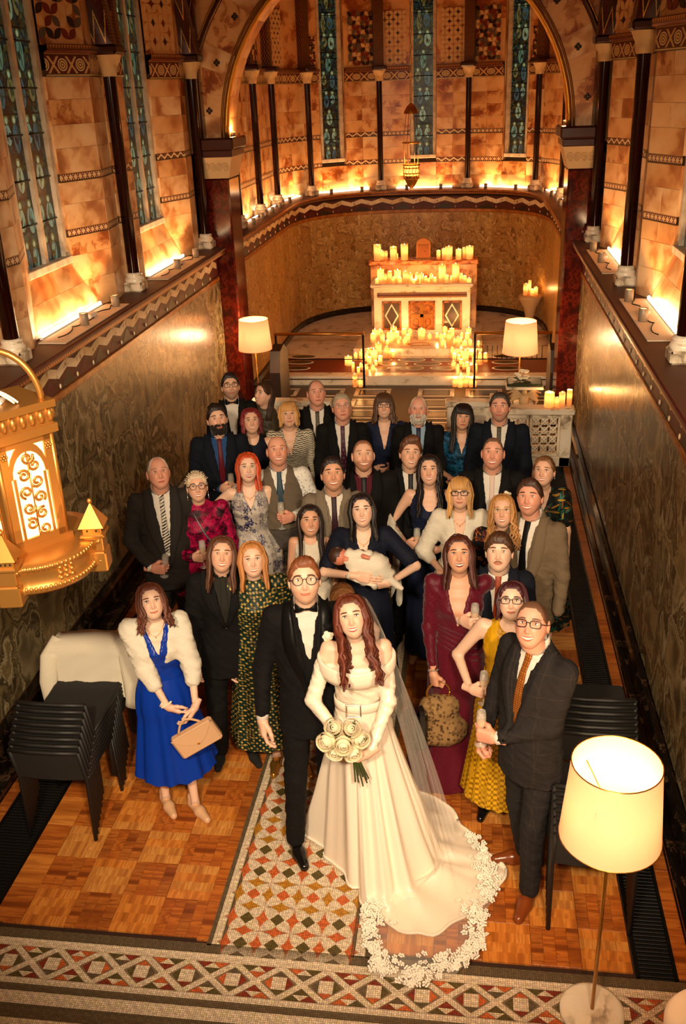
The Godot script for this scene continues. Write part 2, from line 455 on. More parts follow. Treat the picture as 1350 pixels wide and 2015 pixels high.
func stained_glass() -> void:
	var r := RandomNumberGenerator.new(); r.seed = 5
	var w := 96; var h := 768
	var im := Image.create(w,h,false,Image.FORMAT_RGB8)
	im.fill(col8(12,16,16))
	var pal := [col8(30,46,52),col8(20,34,40),col8(52,60,44),col8(64,40,20),col8(26,40,30),col8(60,76,70),col8(80,66,30),col8(18,24,40)]
	for k in 900:
		disc(im,r.randf() * w,r.randf() * h,3 + r.randf() * 7,3 + r.randf() * 9,pal[r.randi() % 8],r.randf() * 3)
	var lead := col8(5,7,8)
	for k in 9:
		var y := k * 86.0 + 14 + r.randf() * 10
		for s in ([-1,1] if k % 3 else [0]):
			var x: float = 48.0 + s * (18.0 + r.randf() * 8) + r.randf_range(-5,5)
			var robe: Color = [col8(124,146,138),col8(150,158,136),col8(70,92,104),col8(122,104,66),col8(96,124,112)][r.randi() % 5]
			var tall := 22.0 + r.randf() * 14
			disc(im,x,y + 12 + tall,15 + r.randf() * 5,tall + 2,lead); disc(im,x,y + 12 + tall,12 + r.randf() * 5,tall,robe)
			for q in 3: disc(im,x + r.randf_range(-9,9),y + 14 + tall * r.randf_range(0.4,1.7),2,tall * 0.45,robe * 0.45,r.randf_range(-0.35,0.35))
			disc(im,x + r.randf_range(-10,10),y + 16 + tall,6,9,pal[r.randi() % 8],r.randf())
			disc(im,x,y + 6,10,11,lead); disc(im,x,y + 6,9,10,col8(120,110,66)); disc(im,x,y + 7,5,6,col8(176,184,164))
		if k % 2: im.fill_rect(Rect2i(4,int(y) - 6,88,4),lead)
	# lead lines
	for k in 60:
		var x0 := r.randf() * w; var y0 := r.randf() * h; var a := r.randf() * PI
		for t in range(0,26): im.set_pixel(clampi(int(x0 + cos(a) * t),0,w - 1),clampi(int(y0 + sin(a) * t),0,h - 1),col8(4,5,5))
	for x in [0,1,2,93,94,95]:
		for y in h: im.set_pixel(x,y,col8(4,6,6) if (y / 8) % 2 else col8(60,76,66))
	T.glass = ImageTexture.create_from_image(im)
	var m := mat("stained_glass",Color(0.7,0.7,0.7),0.25,0,T.glass)
	m.emission_enabled = true; m.emission = Color(0.85,1.0,0.9); m.emission_texture = T.glass; m.emission_operator = BaseMaterial3D.EMISSION_OP_MULTIPLY
	m.emission_energy_multiplier = 0.45

# ------------------------------------------------------------------ floor
func plank_mesh(w: float,l: float,k: int,along: bool) -> ArrayMesh:
	var b := B.new()
	var hx := w * 0.5; var hz := l * 0.5
	var o := Vector2(k * 0.37,k * 0.23)
	var y := 0.0
	var q := [Vector3(-hx,y,-hz),Vector3(hx,y,-hz),Vector3(hx,y,hz),Vector3(-hx,y,hz)]
	if along: q = [Vector3(-hz,y,hx),Vector3(-hz,y,-hx),Vector3(hz,y,-hx),Vector3(hz,y,hx)]
	# uv: long side follows the grain (v is stretched in the texture)
	b.slab(q[3],q[0],q[1],q[2],Vector3(0,-0.012,0),0.0012,0.0012,o)
	return b.done()
func build_floor() -> void:
	var f := struct("floor","parquet and mosaic floor of the chapel nave","floor")
	var b := B.new()
	b.box(Vector3(-2.5,-0.3,-19.5),Vector3(2.5,-0.012,3.2))
	mi(f,"subfloor",b.done(),M.wood_gap)
	# parquet: blocks of four planks,0.245 m square,turned in alternate squares
	var P := 0.245
	var meshes := []
	for a in 2:
		for k in 4:
			meshes.append(plank_mesh(P / 4,P,k,a == 1))
	var mats := [M.wood_a,M.wood_b,M.wood_c,M.wood_d]
	var spots := []
	for side in [-1,1]:
		var x_in := -0.37 if side < 0 else 0.49
		for i in 5:
			for j in 34:
				var cx: float = x_in + side * (P * (i + 0.5) + 0.062)
				var cz := -3.445 - P * (j + 0.5)
				if cz < -10.8 or (side < 0 and i == 4): continue
				for k in 4: spots.append([cx,cz,(i + j + (1 if side > 0 else 0)) % 2,k,i,j])
	spots.sort_custom(func(p,q): return p[1] > q[1])
	var far := B.new(); var far2 := B.new()
	for n in spots.size():
		var s: Array = spots[n]
		var o: float = (s[3] - 1.5) * P / 4
		var at := Vector3(s[0] + (o if s[2] == 0 else 0.0),0.0,s[1] + (o if s[2] == 1 else 0.0))
		var v := rng.randi() % 4
		if n < 300:
			var m: MeshInstance3D = mi(f,"plank",meshes[s[2] * 4 + v],mats[(rng.randi() % 2) * 2 + (0 if s[2] == 1 else 1)])  # tone by direction: wood tone with the alternating reflection painted in
			m.position = at
		else:
			var fb := far if s[2] == 1 else far2
			var h := Vector3(P / 8,0,P / 2) if s[2] == 0 else Vector3(P / 2,0,P / 8)
			var of := Vector2(v * 0.37,rng.randf())
			var q := [at + Vector3(-h.x,0,h.z),at + Vector3(-h.x,0,-h.z),at + Vector3(h.x,0,-h.z),at + Vector3(h.x,0,h.z)]
			if s[2] == 0: fb.slab(q[3],q[0],q[1],q[2],Vector3(0,-0.012,0),0.0012,0.0012,of)
			else: fb.slab(q[0],q[1],q[2],q[3],Vector3(0,-0.012,0),0.0012,0.0012,of)
	var st := mi(f,"far_planks",far.done(),M.wood_a); st.set_meta("kind","stuff")
	st = mi(f,"far_planks",far2.done(),M.wood_b); st.set_meta("kind","stuff")
	# border planks along the aisle and the gratings
	for side in [-1,1]:
		for k in 11:
			for e in [[-0.401 if side < 0 else 0.521,0.061],[-1.79 if side < 0 else 1.83,0.05 if side < 0 else 0.13]]:
				if e[1] > 0.1 or e[0] < -1.7: pass
				var bb := B.new()
				var x0: float = e[0] - e[1] / 2; var x1: float = e[0] + e[1] / 2
				if e[0] < -1.7: x0 = -1.95; x1 = -1.87
				elif e[0] > 1.8: x0 = 1.985; x1 = 2.06
				var z0 := -3.43 - k * 0.7
				bb.slab(Vector3(x0,0,z0),Vector3(x0,0,z0 - 0.7),Vector3(x1,0,z0 - 0.7),Vector3(x1,0,z0),Vector3(0,-0.012,0),0.001,0.001,Vector2(k * 0.3,k * 0.7))
				mi(f,"border_plank",bb.done(),M.wood_b if k % 2 else M.wood_d)
	for k in 30:
		var bb := B.new()
		var z0 := -3.445 - k * 0.245
		bb.slab(Vector3(-1.575,0,z0),Vector3(-1.575,0,z0 - 0.245),Vector3(-1.413,0,z0 - 0.245),Vector3(-1.413,0,z0),Vector3(0,-0.012,0),0.001,0.001,Vector2(k * 0.3,k * 0.7))
		mi(f,"border_plank",bb.done(),M.wood_c if k % 2 else M.wood_d)
	# aisle mosaic: petals,squares and four-cornered stars,0.165 m apart
	var S := 0.165; var yy := 0.001
	b = B.new(); b.box(Vector3(-0.37,-0.02,-11.0),Vector3(0.49,-0.002,-3.41))
	mi(f,"mosaic_bed",b.done(),M.mortar)
	var x_left := -0.2825
	var petals := []; var stars := []; var squares := []
	var bp := B.new()
	var up := Vector3(0,-0.004,0)
	var sq := S * 0.24
	# square
	bp.plate(PackedVector3Array([Vector3(-sq,0,0),Vector3(0,0,-sq),Vector3(sq,0,0),Vector3(0,0,sq)]),up)
	var square := bp.done()
	bp = B.new()
	var pts := PackedVector3Array()
	var tip := Vector3(S * 0.5,0,S * 0.5); var dirv := tip.normalized(); var side_v := Vector3(dirv.z,0,-dirv.x)
	var start := dirv * sq * 0.7071
	var lng := tip.length() - start.length()
	for k in 6:
		var t := k / 5.0
		pts.append(start + dirv * lng * t * 0.985 + side_v * sq * 0.9 * sqrt(maxf(0.0,1.0 - pow(t,1.7))))
	for k in range(5,-1,-1):
		var t := k / 5.0
		pts.append(start + dirv * lng * t * 0.985 - side_v * sq * 0.9 * sqrt(maxf(0.0,1.0 - pow(t,1.7))))
	bp.plate(pts,up)
	var petal := bp.done()
	bp = B.new()
	pts = PackedVector3Array()
	for k in 4:
		var a0 := k * PI / 2; var a1 := a0 + PI / 4
		var rr := S * 0.485 if k % 2 else S * 0.5 - sq * 1.02
		pts.append(Vector3(cos(a0),0,sin(a0)) * rr); pts.append(Vector3(cos(a1),0,sin(a1)) * S * 0.14)
	bp.plate(pts,up)
	var star := bp.done()
	var np := 0; var rest := B.new()
	for j in 44:
		var z := -3.43 - j * S
		for i in 5:
			var x := x_left + (i) * S - S * 0.0
			var row := j % 3
			if i < 4:
				var cx := x_left + (i + 0.5) * S
				mi(f,"mosaic_square",square,M.olive_tess if row != 2 else M.orange_tess).position = Vector3(cx,yy,z)
				for q in 4:
					np += 1
					if np <= 300:
						var o := mi(f,"mosaic_petal",petal,M.white_tess)
						o.position = Vector3(cx,yy,z); o.rotation.y = q * PI / 2
					else:
						rest.st.append_from(petal,0,Transform3D(Basis(Vector3.UP,q * PI / 2),Vector3(cx,yy,z)))
				var o2 := mi(f,"mosaic_star",star,M.yellow_tess if row != 0 else M.orange_tess)
				o2.position = Vector3(cx,yy,z - S * 0.5); o2.rotation.y = PI / 2
			if i < 5:
				var o3 := mi(f,"mosaic_diamond",star,M.orange_tess if row != 2 else M.yellow_tess)
				o3.position = Vector3(x,yy,z)
	var stf := mi(f,"far_mosaic_petals",rest.done(),M.white_tess); stf.set_meta("kind","stuff")
	for e in [[-0.37,-0.347,"grey_tess"],[-0.345,-0.303,"white_tess"],[-0.301,-0.284,"grey_tess"],[0.379,0.398,"grey_tess"],[0.4,0.452,"white_tess"],[0.454,0.489,"grey_tess"]]:
		b = B.new(); b.box(Vector3(e[0],-0.012,-10.9),Vector3(e[1],yy,-3.40))
		mi(f,"mosaic_border",b.done(),M[e[2]])
	# cross band below the gallery
	b = B.new(); b.box(Vector3(-2.19,-0.02,-3.41),Vector3(2.19,-0.002,3.0))
	mi(f,"mosaic_bed",b.done(),M.mortar)
	for e in [[-3.41,-3.352,"grey_tess"],[-3.35,-3.305,"white_tess"],[-3.15,-3.085,"white_tess"],[-3.083,-3.045,"grey_tess"],[-3.043,-2.975,"white_tess"],[-2.973,-2.90,"grey_tess"],[-2.898,-2.0,"white_tess"]]:
		if e[0] == -3.15: e[0] = -3.118
		b = B.new(); b.box(Vector3(-2.19,-0.012,e[0]),Vector3(2.19,yy,e[1]))
		mi(f,"mosaic_border",b.done(),M[e[2]])
	var X := 0.235; var zt := -3.303; var zb := -3.12; var zc := (zt + zb) * 0.5
	var kinds := ["red_tess","olive_tess","orange_tess","grey_tess"]
	for k in range(-9,10):
		var cx := -0.07 + k * X
		# two crossing bars
		for s in [-1,1]:
			var bar := B.new()
			var w := 0.024
			bar.plate(PackedVector3Array([Vector3(cx - s * X * 0.5 - w,0,zb),Vector3(cx - s * X * 0.5 + w,0,zb),Vector3(cx + s * X * 0.5 + w,0,zt),Vector3(cx + s * X * 0.5 - w,0,zt)]),Vector3(0,0.0015 + 0.0004 * s,0))
			mi(f,"mosaic_bar",bar.done(),M.white_tess)
		# square between crossings with a triangle on each side
		var c2 := Vector3(cx + X * 0.5,0,zc)
		var s2 := 0.036
		var qd := B.new()
		qd.plate(PackedVector3Array([c2 + Vector3(-s2,0,-s2),c2 + Vector3(s2,0,-s2),c2 + Vector3(s2,0,s2),c2 + Vector3(-s2,0,s2)]),Vector3(0,0.001,0))
		mi(f,"mosaic_tile",qd.done(),M.white_tess)
		for q in 4:
			var d := Vector3(cos(q * PI / 2),0,sin(q * PI / 2)); var n := Vector3(-d.z,0,d.x)
			var tr := B.new()
			var tipd := 0.075 if q % 2 == 0 else 0.066
			tr.plate(PackedVector3Array([c2 + d * (s2 + 0.001) - n * s2,c2 + d * (s2 + 0.001) + n * s2,c2 + d * tipd]),Vector3(0,0.001,0))
			mi(f,"mosaic_triangle",tr.done(),M[kinds[(k + q + 9 + (k * 7 + 63) / 2) % 4]])
		for s in [-1,1]:
			var base := zt if s < 0 else zb
			var wd := 0.082
			for e in [[-wd,0.0,0],[0.0,wd,1]]:
				var tr := B.new()
				tr.plate(PackedVector3Array([Vector3(cx + e[0],0,base - s * 0.002),Vector3(cx + e[1],0,base - s * 0.002),Vector3(cx + (e[0] + e[1]) * 0.5,0,base - s * 0.034)]),Vector3(0,0.001,0))
				mi(f,"mosaic_triangle",tr.done(),M[kinds[(k + e[2] * 2 + 20 + s) % 3]])
			var tr2 := B.new()
			tr2.plate(PackedVector3Array([Vector3(cx - 0.04,0,base - s * 0.036),Vector3(cx + 0.04,0,base - s * 0.036),Vector3(cx,0,base - s * 0.072)]),Vector3(0,0.001,0))
			mi(f,"mosaic_triangle",tr2.done(),M[kinds[(k + 23 + s) % 4]])
			var tr3 := B.new()
			tr3.plate(PackedVector3Array([Vector3(cx - 0.04,0,base - s * 0.034),Vector3(cx + 0.04,0,base - s * 0.034),Vector3(cx,0,base - s * 0.003)]),Vector3(0,0.0012,0))
			mi(f,"mosaic_triangle",tr3.done(),M.white_tess)
	# heating gratings in the floor along both walls
	for side in [-1,1]:
		var x0 := -1.87 if side < 0 else 1.79; var x1 := -1.58 if side < 0 else 1.985
		var g := struct("trim_1" if side < 0 else "trim_2","black iron heating grating in the floor along the %s wall" % ("left" if side < 0 else "right"),"grating")
		var bb := B.new(); bb.box(Vector3(x0,-0.05,-10.6),Vector3(x1,-0.011,-3.42)); mi(g,"duct",bb.done(),M.black_plastic)
		bb = B.new()
		for xx in [x0 + 0.006,x1 - 0.006]: bb.box(Vector3(xx - 0.008,-0.011,-10.6),Vector3(xx + 0.008,0.004,-3.42))
		mi(g,"frame",bb.done(),M.iron)
		bb = B.new()
		bb.bbox(Vector3(x0 + 0.015,-0.010,-0.005),Vector3(x1 - 0.015,0.002,0.005),0.002)
		var bar := bb.done()
		for k in 290: mi(g,"grating_bar",bar,M.iron).position = Vector3(0,0,-3.435 - k * 0.0245)

# ------------------------------------------------------------------ surfaces followed by mouldings
# F(s,y,d): s runs along the wall,d goes into it
func nave(side: float) -> Callable:
	return func(s: float,y: float,d: float) -> Vector3: return Vector3(side * (2.19 + d),y,s)
func mould(parent: Node,called: String,F: Callable,s0: float,s1: float,n: int,prof: Array,m: Material,ul := 4.0,inner := Vector3.INF) -> MeshInstance3D:
	var b := B.new()
	var cum := [0.0]
	for k in prof.size() - 1: cum.append(cum[k] + Vector2(prof[k + 1][0] - prof[k][0],prof[k + 1][1] - prof[k][1]).length())
	for i in n:
		var a := lerpf(s0,s1,float(i) / n); var c := lerpf(s0,s1,float(i + 1) / n)
		for k in prof.size() - 1:
			var p: Array = prof[k]; var q: Array = prof[k + 1]
			var P0: Vector3 = F.call(a,p[1],p[0]); var P1: Vector3 = F.call(c,p[1],p[0]); var Q0: Vector3 = F.call(a,q[1],q[0]); var Q1: Vector3 = F.call(c,q[1],q[0])
			var lo: float = cum[k] / cum[prof.size() - 1]; var hi: float = cum[k + 1] / cum[prof.size() - 1]
			var mid: Vector3 = (P0 + Q1) * 0.5
			var behind: Vector3 = F.call((a + c) * 0.5,(p[1] + q[1]) * 0.5 - 0.02,maxf(p[0],q[0]) + 0.15)
			var nn := (Q1 - P0).cross(P1 - P0)
			if nn.dot(mid - behind) < 0.0:
				b.tri(P0,Q1,P1,Vector2(a * ul,1 - lo),Vector2(c * ul,1 - hi),Vector2(c * ul,1 - lo)); b.tri(P0,Q0,Q1,Vector2(a * ul,1 - lo),Vector2(a * ul,1 - hi),Vector2(c * ul,1 - hi))
			else:
				b.tri(P0,P1,Q1,Vector2(a * ul,1 - lo),Vector2(c * ul,1 - lo),Vector2(c * ul,1 - hi)); b.tri(P0,Q1,Q0,Vector2(a * ul,1 - lo),Vector2(c * ul,1 - hi),Vector2(a * ul,1 - hi))
	return mi(parent,called,b.done(),m)
func slab_on(parent: Node,called: String,F: Callable,s0: float,s1: float,y0: float,y1: float,d: float,th: float,m: Material,off: Vector2,gap := 0.0015,bev := 0.003) -> MeshInstance3D:
	var a: Vector3 = F.call(s0,y0,d); var c: Vector3 = F.call(s1,y0,d); var e: Vector3 = F.call(s1,y1,d); var f: Vector3 = F.call(s0,y1,d)
	var back: Vector3 = F.call((s0 + s1) * 0.5,y0,d + th) - F.call((s0 + s1) * 0.5,y0,d)
	var b := B.new()
	b.slab(a,c,e,f,back,gap,bev,off)
	return mi(parent,called,b.done(),m)
func zigzag(parent: Node,F: Callable,s0: float,s1: float,n: int,y0: float,y1: float,d: float) -> void:
	var st := (s1 - s0) / n; var th := (y1 - y0) * 0.34
	for i in n:
		for h in 2:
			var a := s0 + st * (i + h * 0.5); var c := s0 + st * (i + h * 0.5 + 0.5)
			var ya := y0 + th * 1.25 if h == 0 else y1 - th; var yc := y1 - th if h == 0 else y0 + th * 1.25
			var b := B.new()
			b.slab(F.call(a,ya,d),F.call(c,yc,d),F.call(c,yc + th,d),F.call(a,ya + th,d),F.call(a,ya,d + 0.012) - F.call(a,ya,d),0.0005,0.001,Vector2(i * 0.31,h * 0.4))
			mi(parent,"zigzag_piece",b.done(),M.zig_white if (i + h) % 3 else M.zig_white_b)
			var tr := B.new()
			if h == 0:
				var mid: float = a + st * 0.5
				tr.plate(PackedVector3Array([F.call(a + st * 0.06,y0 + 0.004,d + 0.004),F.call(c + st * 0.44,y0 + 0.004,d + 0.004),F.call(mid,y1 - th * 1.25,d + 0.004)]),F.call(a,ya,d + 0.01) - F.call(a,ya,d))
				mi(parent,"zigzag_triangle",tr.done(),M.rosso if i % 2 else M.zig_dark)
		var p: Vector3 = F.call(s0 + st * i,y0 + 0.035,d - 0.002)
		var ob := B.new(); ob.smooth(1)
		ob.ball(p,Vector3(0.008,0.02,0.012),8,6)
		mi(parent,"inlay_oval",ob.done(),M.zig_white)
func inlay(parent: Node,o: Vector3,u: Vector3,v: Vector3,nx: int,ny: int,style: int) -> void:
	# petals set in a grid on a flat panel: u and v are the steps,o the lower corner
	var nrm := u.cross(v).normalized()
	var hw := 0.19
	var cols := [M.inlay_dark,M.inlay_red,M.inlay_cream,M.inlay_grey]
	var keys := []
	for dir in 4:
		var b := B.new()
		var ax := (u * 0.5 + v * 0.5) if dir == 0 else ((u * 0.5 - v * 0.5) if dir == 1 else (u * 0.5 if dir == 2 else v * 0.5))
		var sd := nrm.cross(ax).normalized() * u.length() * hw * (1.0 if dir < 2 else 0.8)
		var poly := PackedVector3Array()
		for k in 9: poly.append(ax * 0.94 * (k / 8.0) * 1.0 + ax * 0.03 + sd * sin(PI * k / 8.0))
		for k in range(7,0,-1): poly.append(ax * 0.94 * (k / 8.0) + ax * 0.03 - sd * sin(PI * k / 8.0))
		b.plate(poly,nrm * 0.006)
		keys.append(b.done())
	for j in ny:
		for i in nx:
			var c := o + u * (i + 0.5) + v * (j + 0.5)
			for q in 4:
				var sgn := 1.0 if q < 2 else -1.0
				var d := q % 2
				if style == 1: d += 2
				var m := mi(parent,"inlay_petal",keys[d],cols[(2 if style == 0 else (i + j + q) % 2)] if style < 2 else cols[(i * 3 + j + q) % 4])
				m.position = c
				if sgn < 0.0: m.basis = Basis(nrm,PI)
			if style == 0:
				var dm := B.new()
				dm.plate(PackedVector3Array([u * 0.5 - u * 0.16,u * 0.5 + v * 0.2,u * 0.5 + u * 0.16,u * 0.5 - v * 0.2]),nrm * 0.005)
				if i < nx - 1: mi(parent,"inlay_diamond",dm.done(),cols[(i + j) % 2]).position = c
func column(parent: Node,at: Vector3,y0: float,y1: float,rad: float) -> Node3D:
	var g := group_of(parent,"column"); g.position = at
	var b := B.new()
	b.bbox(Vector3(-0.095,y0,-0.095),Vector3(0.095,y0 + 0.09,0.095),0.015)
	b.smooth(1)
	b.lathe(PackedVector2Array([pt(0.09,y0 + 0.09),pt(0.092,y0 + 0.11),pt(0.08,y0 + 0.13),pt(0.07,y0 + 0.14),pt(0.078,y0 + 0.155),pt(0.07,y0 + 0.17),pt(rad,y0 + 0.175)]),Vector3.ZERO,14)
	mi(g,"base",b.done(),M.pavonazzo)
	b = B.new(); b.smooth(1)
	b.lathe(PackedVector2Array([pt(rad,y0 + 0.17),pt(rad,y1)]),Vector3.ZERO,14)
	mi(g,"shaft",b.done(),M.shaft)
	b = B.new(); b.smooth(1)
	var rows := []
	for i in 9:
		var t := i / 8.0
		var row := PackedVector3Array()
		for k in 24:
			var a := TAU * k / 24.0
			var r := rad + 0.012 + 0.055 * t * t + 0.014 * maxf(0.0,sin(a * 4.0 + (0.0 if t < 0.5 else PI / 4) * 4)) * sin(PI * minf(1.0,fmod(t * 2.0,1.0001)))
			row.append(Vector3(cos(a) * r,y1 + 0.17 * t,sin(a) * r))
		rows.append(row)
	b.sheet(rows,true)
	mi(g,"capital",b.done(),M.carved)
	b = B.new()
	b.bbox(Vector3(-0.13,y1 + 0.17,-0.13),Vector3(0.13,y1 + 0.25,0.13),0.02)
	mi(g,"abacus",b.done(),M.rosso_dark)
	return g
var win_count := 0
func lancet(at: Vector3,out: Vector3,along: Vector3,half: float,y0: float,y1: float,lights: int,where: String) -> void:
	# stone frame,saddle bars and panes of a tall window; out points into the room
	win_count += 1
	var w := struct("window_%d" % win_count,"tall stained glass lancet window with white stone frame %s" % where,"window")
	w.position = at
	w.basis = Basis(along,Vector3.UP,along.cross(Vector3.UP)) # local z towards the room or away
	var s := signf(w.basis.z.dot(out))
	var jam := 0.075
	var d := 0.06
	var b := B.new()
	for e in [-1,1]:
		b.box(Vector3(e * half - jam / 2,y0,minf(0,s * d)),Vector3(e * half + jam / 2,y1,maxf(0,s * d)))
	mi(w,"jamb",b.done(),M.grey_stone)
	b = B.new()
	b.bbox(Vector3(-half - jam / 2,y0 - 0.05,minf(0.0,s * (d + 0.03))),Vector3(half + jam / 2,y0 + 0.012,maxf(0.0,s * (d + 0.03))),0.006)
	mi(w,"sill",b.done(),M.grey_stone)
	var wl := (2 * half - jam) / lights
	for k in lights:
		var x0 := -half + jam / 2 + wl * k; var x1 := x0 + wl
		if k > 0:
			b = B.new(); b.box(Vector3(x0 - 0.03,y0,minf(-0.02,s * d * 0.9)),Vector3(x0 + 0.03,y1,maxf(0.02,s * d * 0.9))); mi(w,"mullion",b.done(),M.grey_stone)
		var y := y0; var n := 0
		while y < y1:
			var yb := minf(y + 0.33,y1)
			b = B.new()
			var z0 := s * 0.02
			var v0 := 1.0 - (y - y0) / 2.7; var v1 := 1.0 - (yb - y0) / 2.7
			var a := Vector3(x0,y,z0); var c := Vector3(x1,y,z0); var e := Vector3(x1,yb,z0); var g := Vector3(x0,yb,z0)
			var back := Vector3(0,0,-s * 0.006)
			b.tri(a,c,e,Vector2(0,v0),Vector2(1,v0),Vector2(1,v1)); b.tri(a,e,g,Vector2(0,v0),Vector2(1,v1),Vector2(0,v1))
			b.tri(a + back,e + back,c + back,Vector2(0,v0),Vector2(1,v1),Vector2(1,v0)); b.tri(a + back,g + back,e + back,Vector2(0,v0),Vector2(0,v1),Vector2(1,v1))
			mi(w,"window_pane",b.done(),M.stained_glass)
			b = B.new(); b.smooth(1)
			b.tube(PackedVector3Array([Vector3(x0,yb,s * 0.028),Vector3(x1,yb,s * 0.028)]),PackedFloat32Array([0.008]),6)
			mi(w,"saddle_bar",b.done(),M.iron)
			y = yb; n += 1

